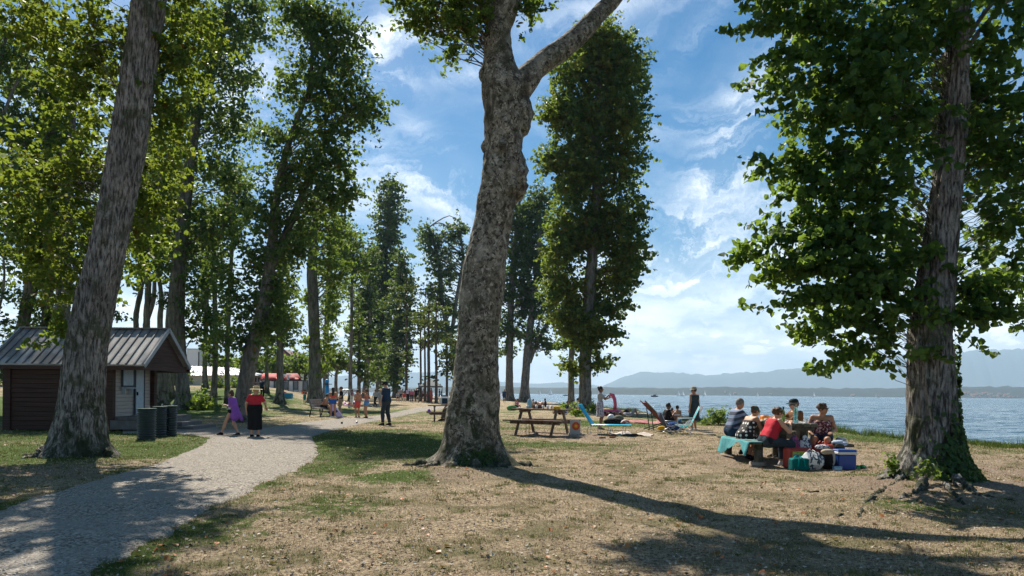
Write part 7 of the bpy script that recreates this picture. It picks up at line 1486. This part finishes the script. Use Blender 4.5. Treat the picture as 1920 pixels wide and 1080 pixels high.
# ================================================================== GROUND COVER
def blades(name, label, n, xr, yr_, seed, mt, hlo, hhi, wd, dens, lean=.5, cat='grass'):
    r = np.random.RandomState(seed); u = r.uniform(0, 1, n); y = yr_[0]*(yr_[1]/yr_[0])**u; lim = 0.76*y+.5; x = r.uniform(-1, 1, n)*lim
    keep = r.uniform(0, 1, n) < dens(x, y); keep &= path_sd(x, y) > -.05+.09*r.normal(size=n).clip(-1.6, 1); keep &= shore_d(x, y) < .8; x, y = x[keep], y[keep]; n = len(x)
    z = hgt(x, y); a = r.uniform(0, 2*np.pi, n); h_ = r.uniform(hlo, hhi, n)*np.clip(.6+y*.03, .7, 1.3); w_ = wd*np.clip(y/9, .6, 3.2); th = r.uniform(0, 2*np.pi, n); le = r.uniform(0, lean, n)+.1
    d = np.stack([np.cos(a), np.sin(a), 0*a], 1); t = np.stack([np.cos(th)*le, np.sin(th)*le, 1+0*a], 1); t /= np.linalg.norm(t, axis=1)[:, None]
    P = np.stack([x, y, z-.003], 1); A = P-d*(w_/2)[:, None]; B = P+d*(w_/2)[:, None]; C_ = P+t*h_[:, None]
    V = np.stack([A, B, C_], 1).reshape(-1, 3); me = npmesh(name, V, np.arange(3*n).reshape(-1, 3), [mt], smooth=False); return tag(link(name, me), label, cat, kind='stuff')
def blade_mat(name, a, b, tr=.3):
    m = bpy.data.materials.new(name); m.use_nodes = True; T = NT(m.node_tree); r = T.n('ShaderNodeNewGeometry').outputs['Random Per Island']; c = T.mix(r, a, b)
    d = T.n('ShaderNodeBsdfDiffuse', Color=c); t = T.n('ShaderNodeBsdfTranslucent', Color=c); T.n('ShaderNodeOutputMaterial', Surface=T.n('ShaderNodeMixShader', Fac=tr, i1=d, i2=t)); return m
M_DRYB = blade_mat('dry_blades', (.16, .11, .06), (.72, .55, .36)); M_GRNB = blade_mat('green_blades', (.045, .08, .014), (.17, .22, .05))
blades('dry_grass', 'short dry straw coloured grass over the sunlit lawn', 330000, None, (4.6, 34), 91, M_DRYB, .015, .050, .0085, lambda x, y: (.55+.45*vnoise(x*1.2, y*1.2, 0, 7))*(1-.7*greenness(x, y))*(1-.75*bareness(x, y)), 1.6)
blades('green_grass', 'green grass patches on the shaded lawn and path edges', 300000, None, (4.6, 45), 92, M_GRNB, .015, .055, .0055, lambda x, y: np.clip(greenness(x, y)*1.35-.05+.12*(vnoise(x*3, y*3, 0, 17) > .45), 0, 1), .9)
def tufts(n, seed):
    r = np.random.RandomState(seed); y = 4.8*(26/4.8)**r.uniform(0, 1, n); x = r.uniform(-1, 1, n)*(.76*y+.5); k = (path_sd(x, y) > -.05)&(shore_d(x, y) < .2)&(r.uniform(0, 1, n) > bareness(x, y)); x, y = x[k], y[k]
    per = r.randint(14, 60, len(x)); X = np.repeat(x, per); Y = np.repeat(y, per); sz = np.repeat(r.uniform(.03, .13, len(x)), per); N = len(X); X = X+r.normal(size=N)*sz*.6; Y = Y+r.normal(size=N)*sz*.6
    a = r.uniform(0, 6.28, N); h_ = r.uniform(.02, .06, N)*(.6+sz*5); d = np.stack([np.cos(a), np.sin(a), 0*a], 1)*.0035*np.clip(Y/8, .8, 2)[:, None]; t = np.stack([r.normal(size=N)*.5, r.normal(size=N)*.5, 1+0*a], 1); t = t/np.linalg.norm(t, axis=1)[:, None]*h_[:, None]
    P = np.stack([X, Y, hgt(X, Y)-.003], 1); V = np.stack([P-d, P+d, P+t], 1).reshape(-1, 3); return tag(link('grass_tufts', npmesh('grass_tufts', V, np.arange(3*N).reshape(-1, 3), [M_TUFT], smooth=False)), 'small green grass tufts dotted over the dry lawn', 'grass', kind='stuff')
M_TUFT = blade_mat('tuft_blades', (.06, .085, .02), (.24, .25, .09)); tufts(1500, 98)
def scatter(name, label, n, size, mt, seed, kind='leaf', yr_=(4.6, 30), flat=.35, onpath=True, cat='leaves', lift=.01):
    r = np.random.RandomState(seed); y = yr_[0]*(yr_[1]/yr_[0])**r.uniform(0, 1, n); x = r.uniform(-1, 1, n)*(0.76*y+.5); k = (shore_d(x, y) < .3)
    if not onpath: k &= path_sd(x, y) > 0
    x, y = x[k], y[k]; P = np.stack([x, y, hgt(x, y)+lift+.006], 1); N = r.normal(size=P.shape)*flat+[0, 0, 1]; V, Fc = leaf_arrays(P, N, size, r, kind); return tag(link(name, npmesh(name, V, Fc, [mt], smooth=False)), label, cat, kind='stuff')
M_FL = leaf_mat('fallen_leaf', (.20, .10, .04), (.42, .24, .11), (.50, .13, .03), .2, .1)
scatter('fallen_leaves', 'scattered dry brown and orange leaves on the ground', 900, .05, M_FL, 93, 'lobed', cat='leaves')
scatter('bark_litter', 'small pale bark chips and twigs scattered on the lawn', 16000, .034, blade_mat('chips', (.08, .055, .04), (.55, .48, .38), 0), 94, 'spray', onpath=False, cat='litter', lift=.006)
# pebbles on the path
rr = np.random.RandomState(95); n = 9000; y = 4.8*(26/4.8)**rr.uniform(0, 1, n); x = rr.uniform(-1, 1, n)*(0.76*y+.5); k = path_sd(x, y) < -.02; x, y = x[k], y[k]; z = hgt(x, y)+.03; s = rr.uniform(.006, .016, len(x))
oc = np.array([(1, 0, 0), (0, 1, 0), (-1, 0, 0), (0, -1, 0), (0, 0, .6)]); V = np.stack([x, y, z], 1)[:, None]+oc[None]*s[:, None, None]*rr.uniform(.6, 1.3, (len(x), 5, 1)); ft_ = np.array([(0, 1, 4), (1, 2, 4), (2, 3, 4), (3, 0, 4)]); Fc = (ft_[None]+(np.arange(len(x))*5)[:, None, None]).reshape(-1, 3)
tag(link('pebbles', npmesh('pebbles', V.reshape(-1, 3), Fc, [blade_mat('stone', (.16, .15, .13), (.60, .56, .50), 0)], smooth=False)), 'loose pebbles on the gravel path', 'pebbles', kind='stuff')
# shore stones and weeds
rr = np.random.RandomState(96); n = 2600; y = 12*(140/12)**rr.uniform(0, 1, n); x = np.interp(y, SHY, SHX)+rr.normal(size=n)*.3+.7; z = hgt(x, y); s = rr.uniform(.03, .12, n); V = np.stack([x, y, z], 1)[:, None]+oc[None]*s[:, None, None]*rr.uniform(.6, 1.3, (n, 5, 1)); Fc = (ft_[None]+(np.arange(n)*5)[:, None, None]).reshape(-1, 3)
tag(link('shore_stones', npmesh('shore_stones', V.reshape(-1, 3), Fc, [blade_mat('wetstone', (.10, .09, .08), (.35, .32, .28), 0)], smooth=False)), 'grey stones along the water edge', 'stones', kind='stuff')
blades_far = np.random.RandomState(97); n = 26000; y = 14*(90/14)**blades_far.uniform(0, 1, n); x = np.interp(y, SHY, SHX)+blades_far.normal(size=n)*.35-.1+.0*y; kk = vnoise(y*.8, 0*y, 0, 77) > -.25; x, y = x[kk], y[kk]; n = len(x); h_ = blades_far.uniform(.04, .17, n)*(1+1.2*(vnoise(y*1.7, 0*y, 0, 78) > .4)); P = np.stack([x, y, hgt(x, y)], 1); a = blades_far.uniform(0, 6.28, n); d = np.stack([np.cos(a), np.sin(a), 0*a], 1)*.012
t = np.stack([blades_far.normal(size=n)*.3, blades_far.normal(size=n)*.3, 1+0*a], 1)*h_[:, None]; V = np.stack([P-d, P+d, P+t], 1).reshape(-1, 3)
tag(link('shore_grass', npmesh('shore_grass', V, np.arange(3*n).reshape(-1, 3), [M_GRNB], smooth=False)), 'longer grass and weeds along the top of the shore', 'grass', kind='stuff')
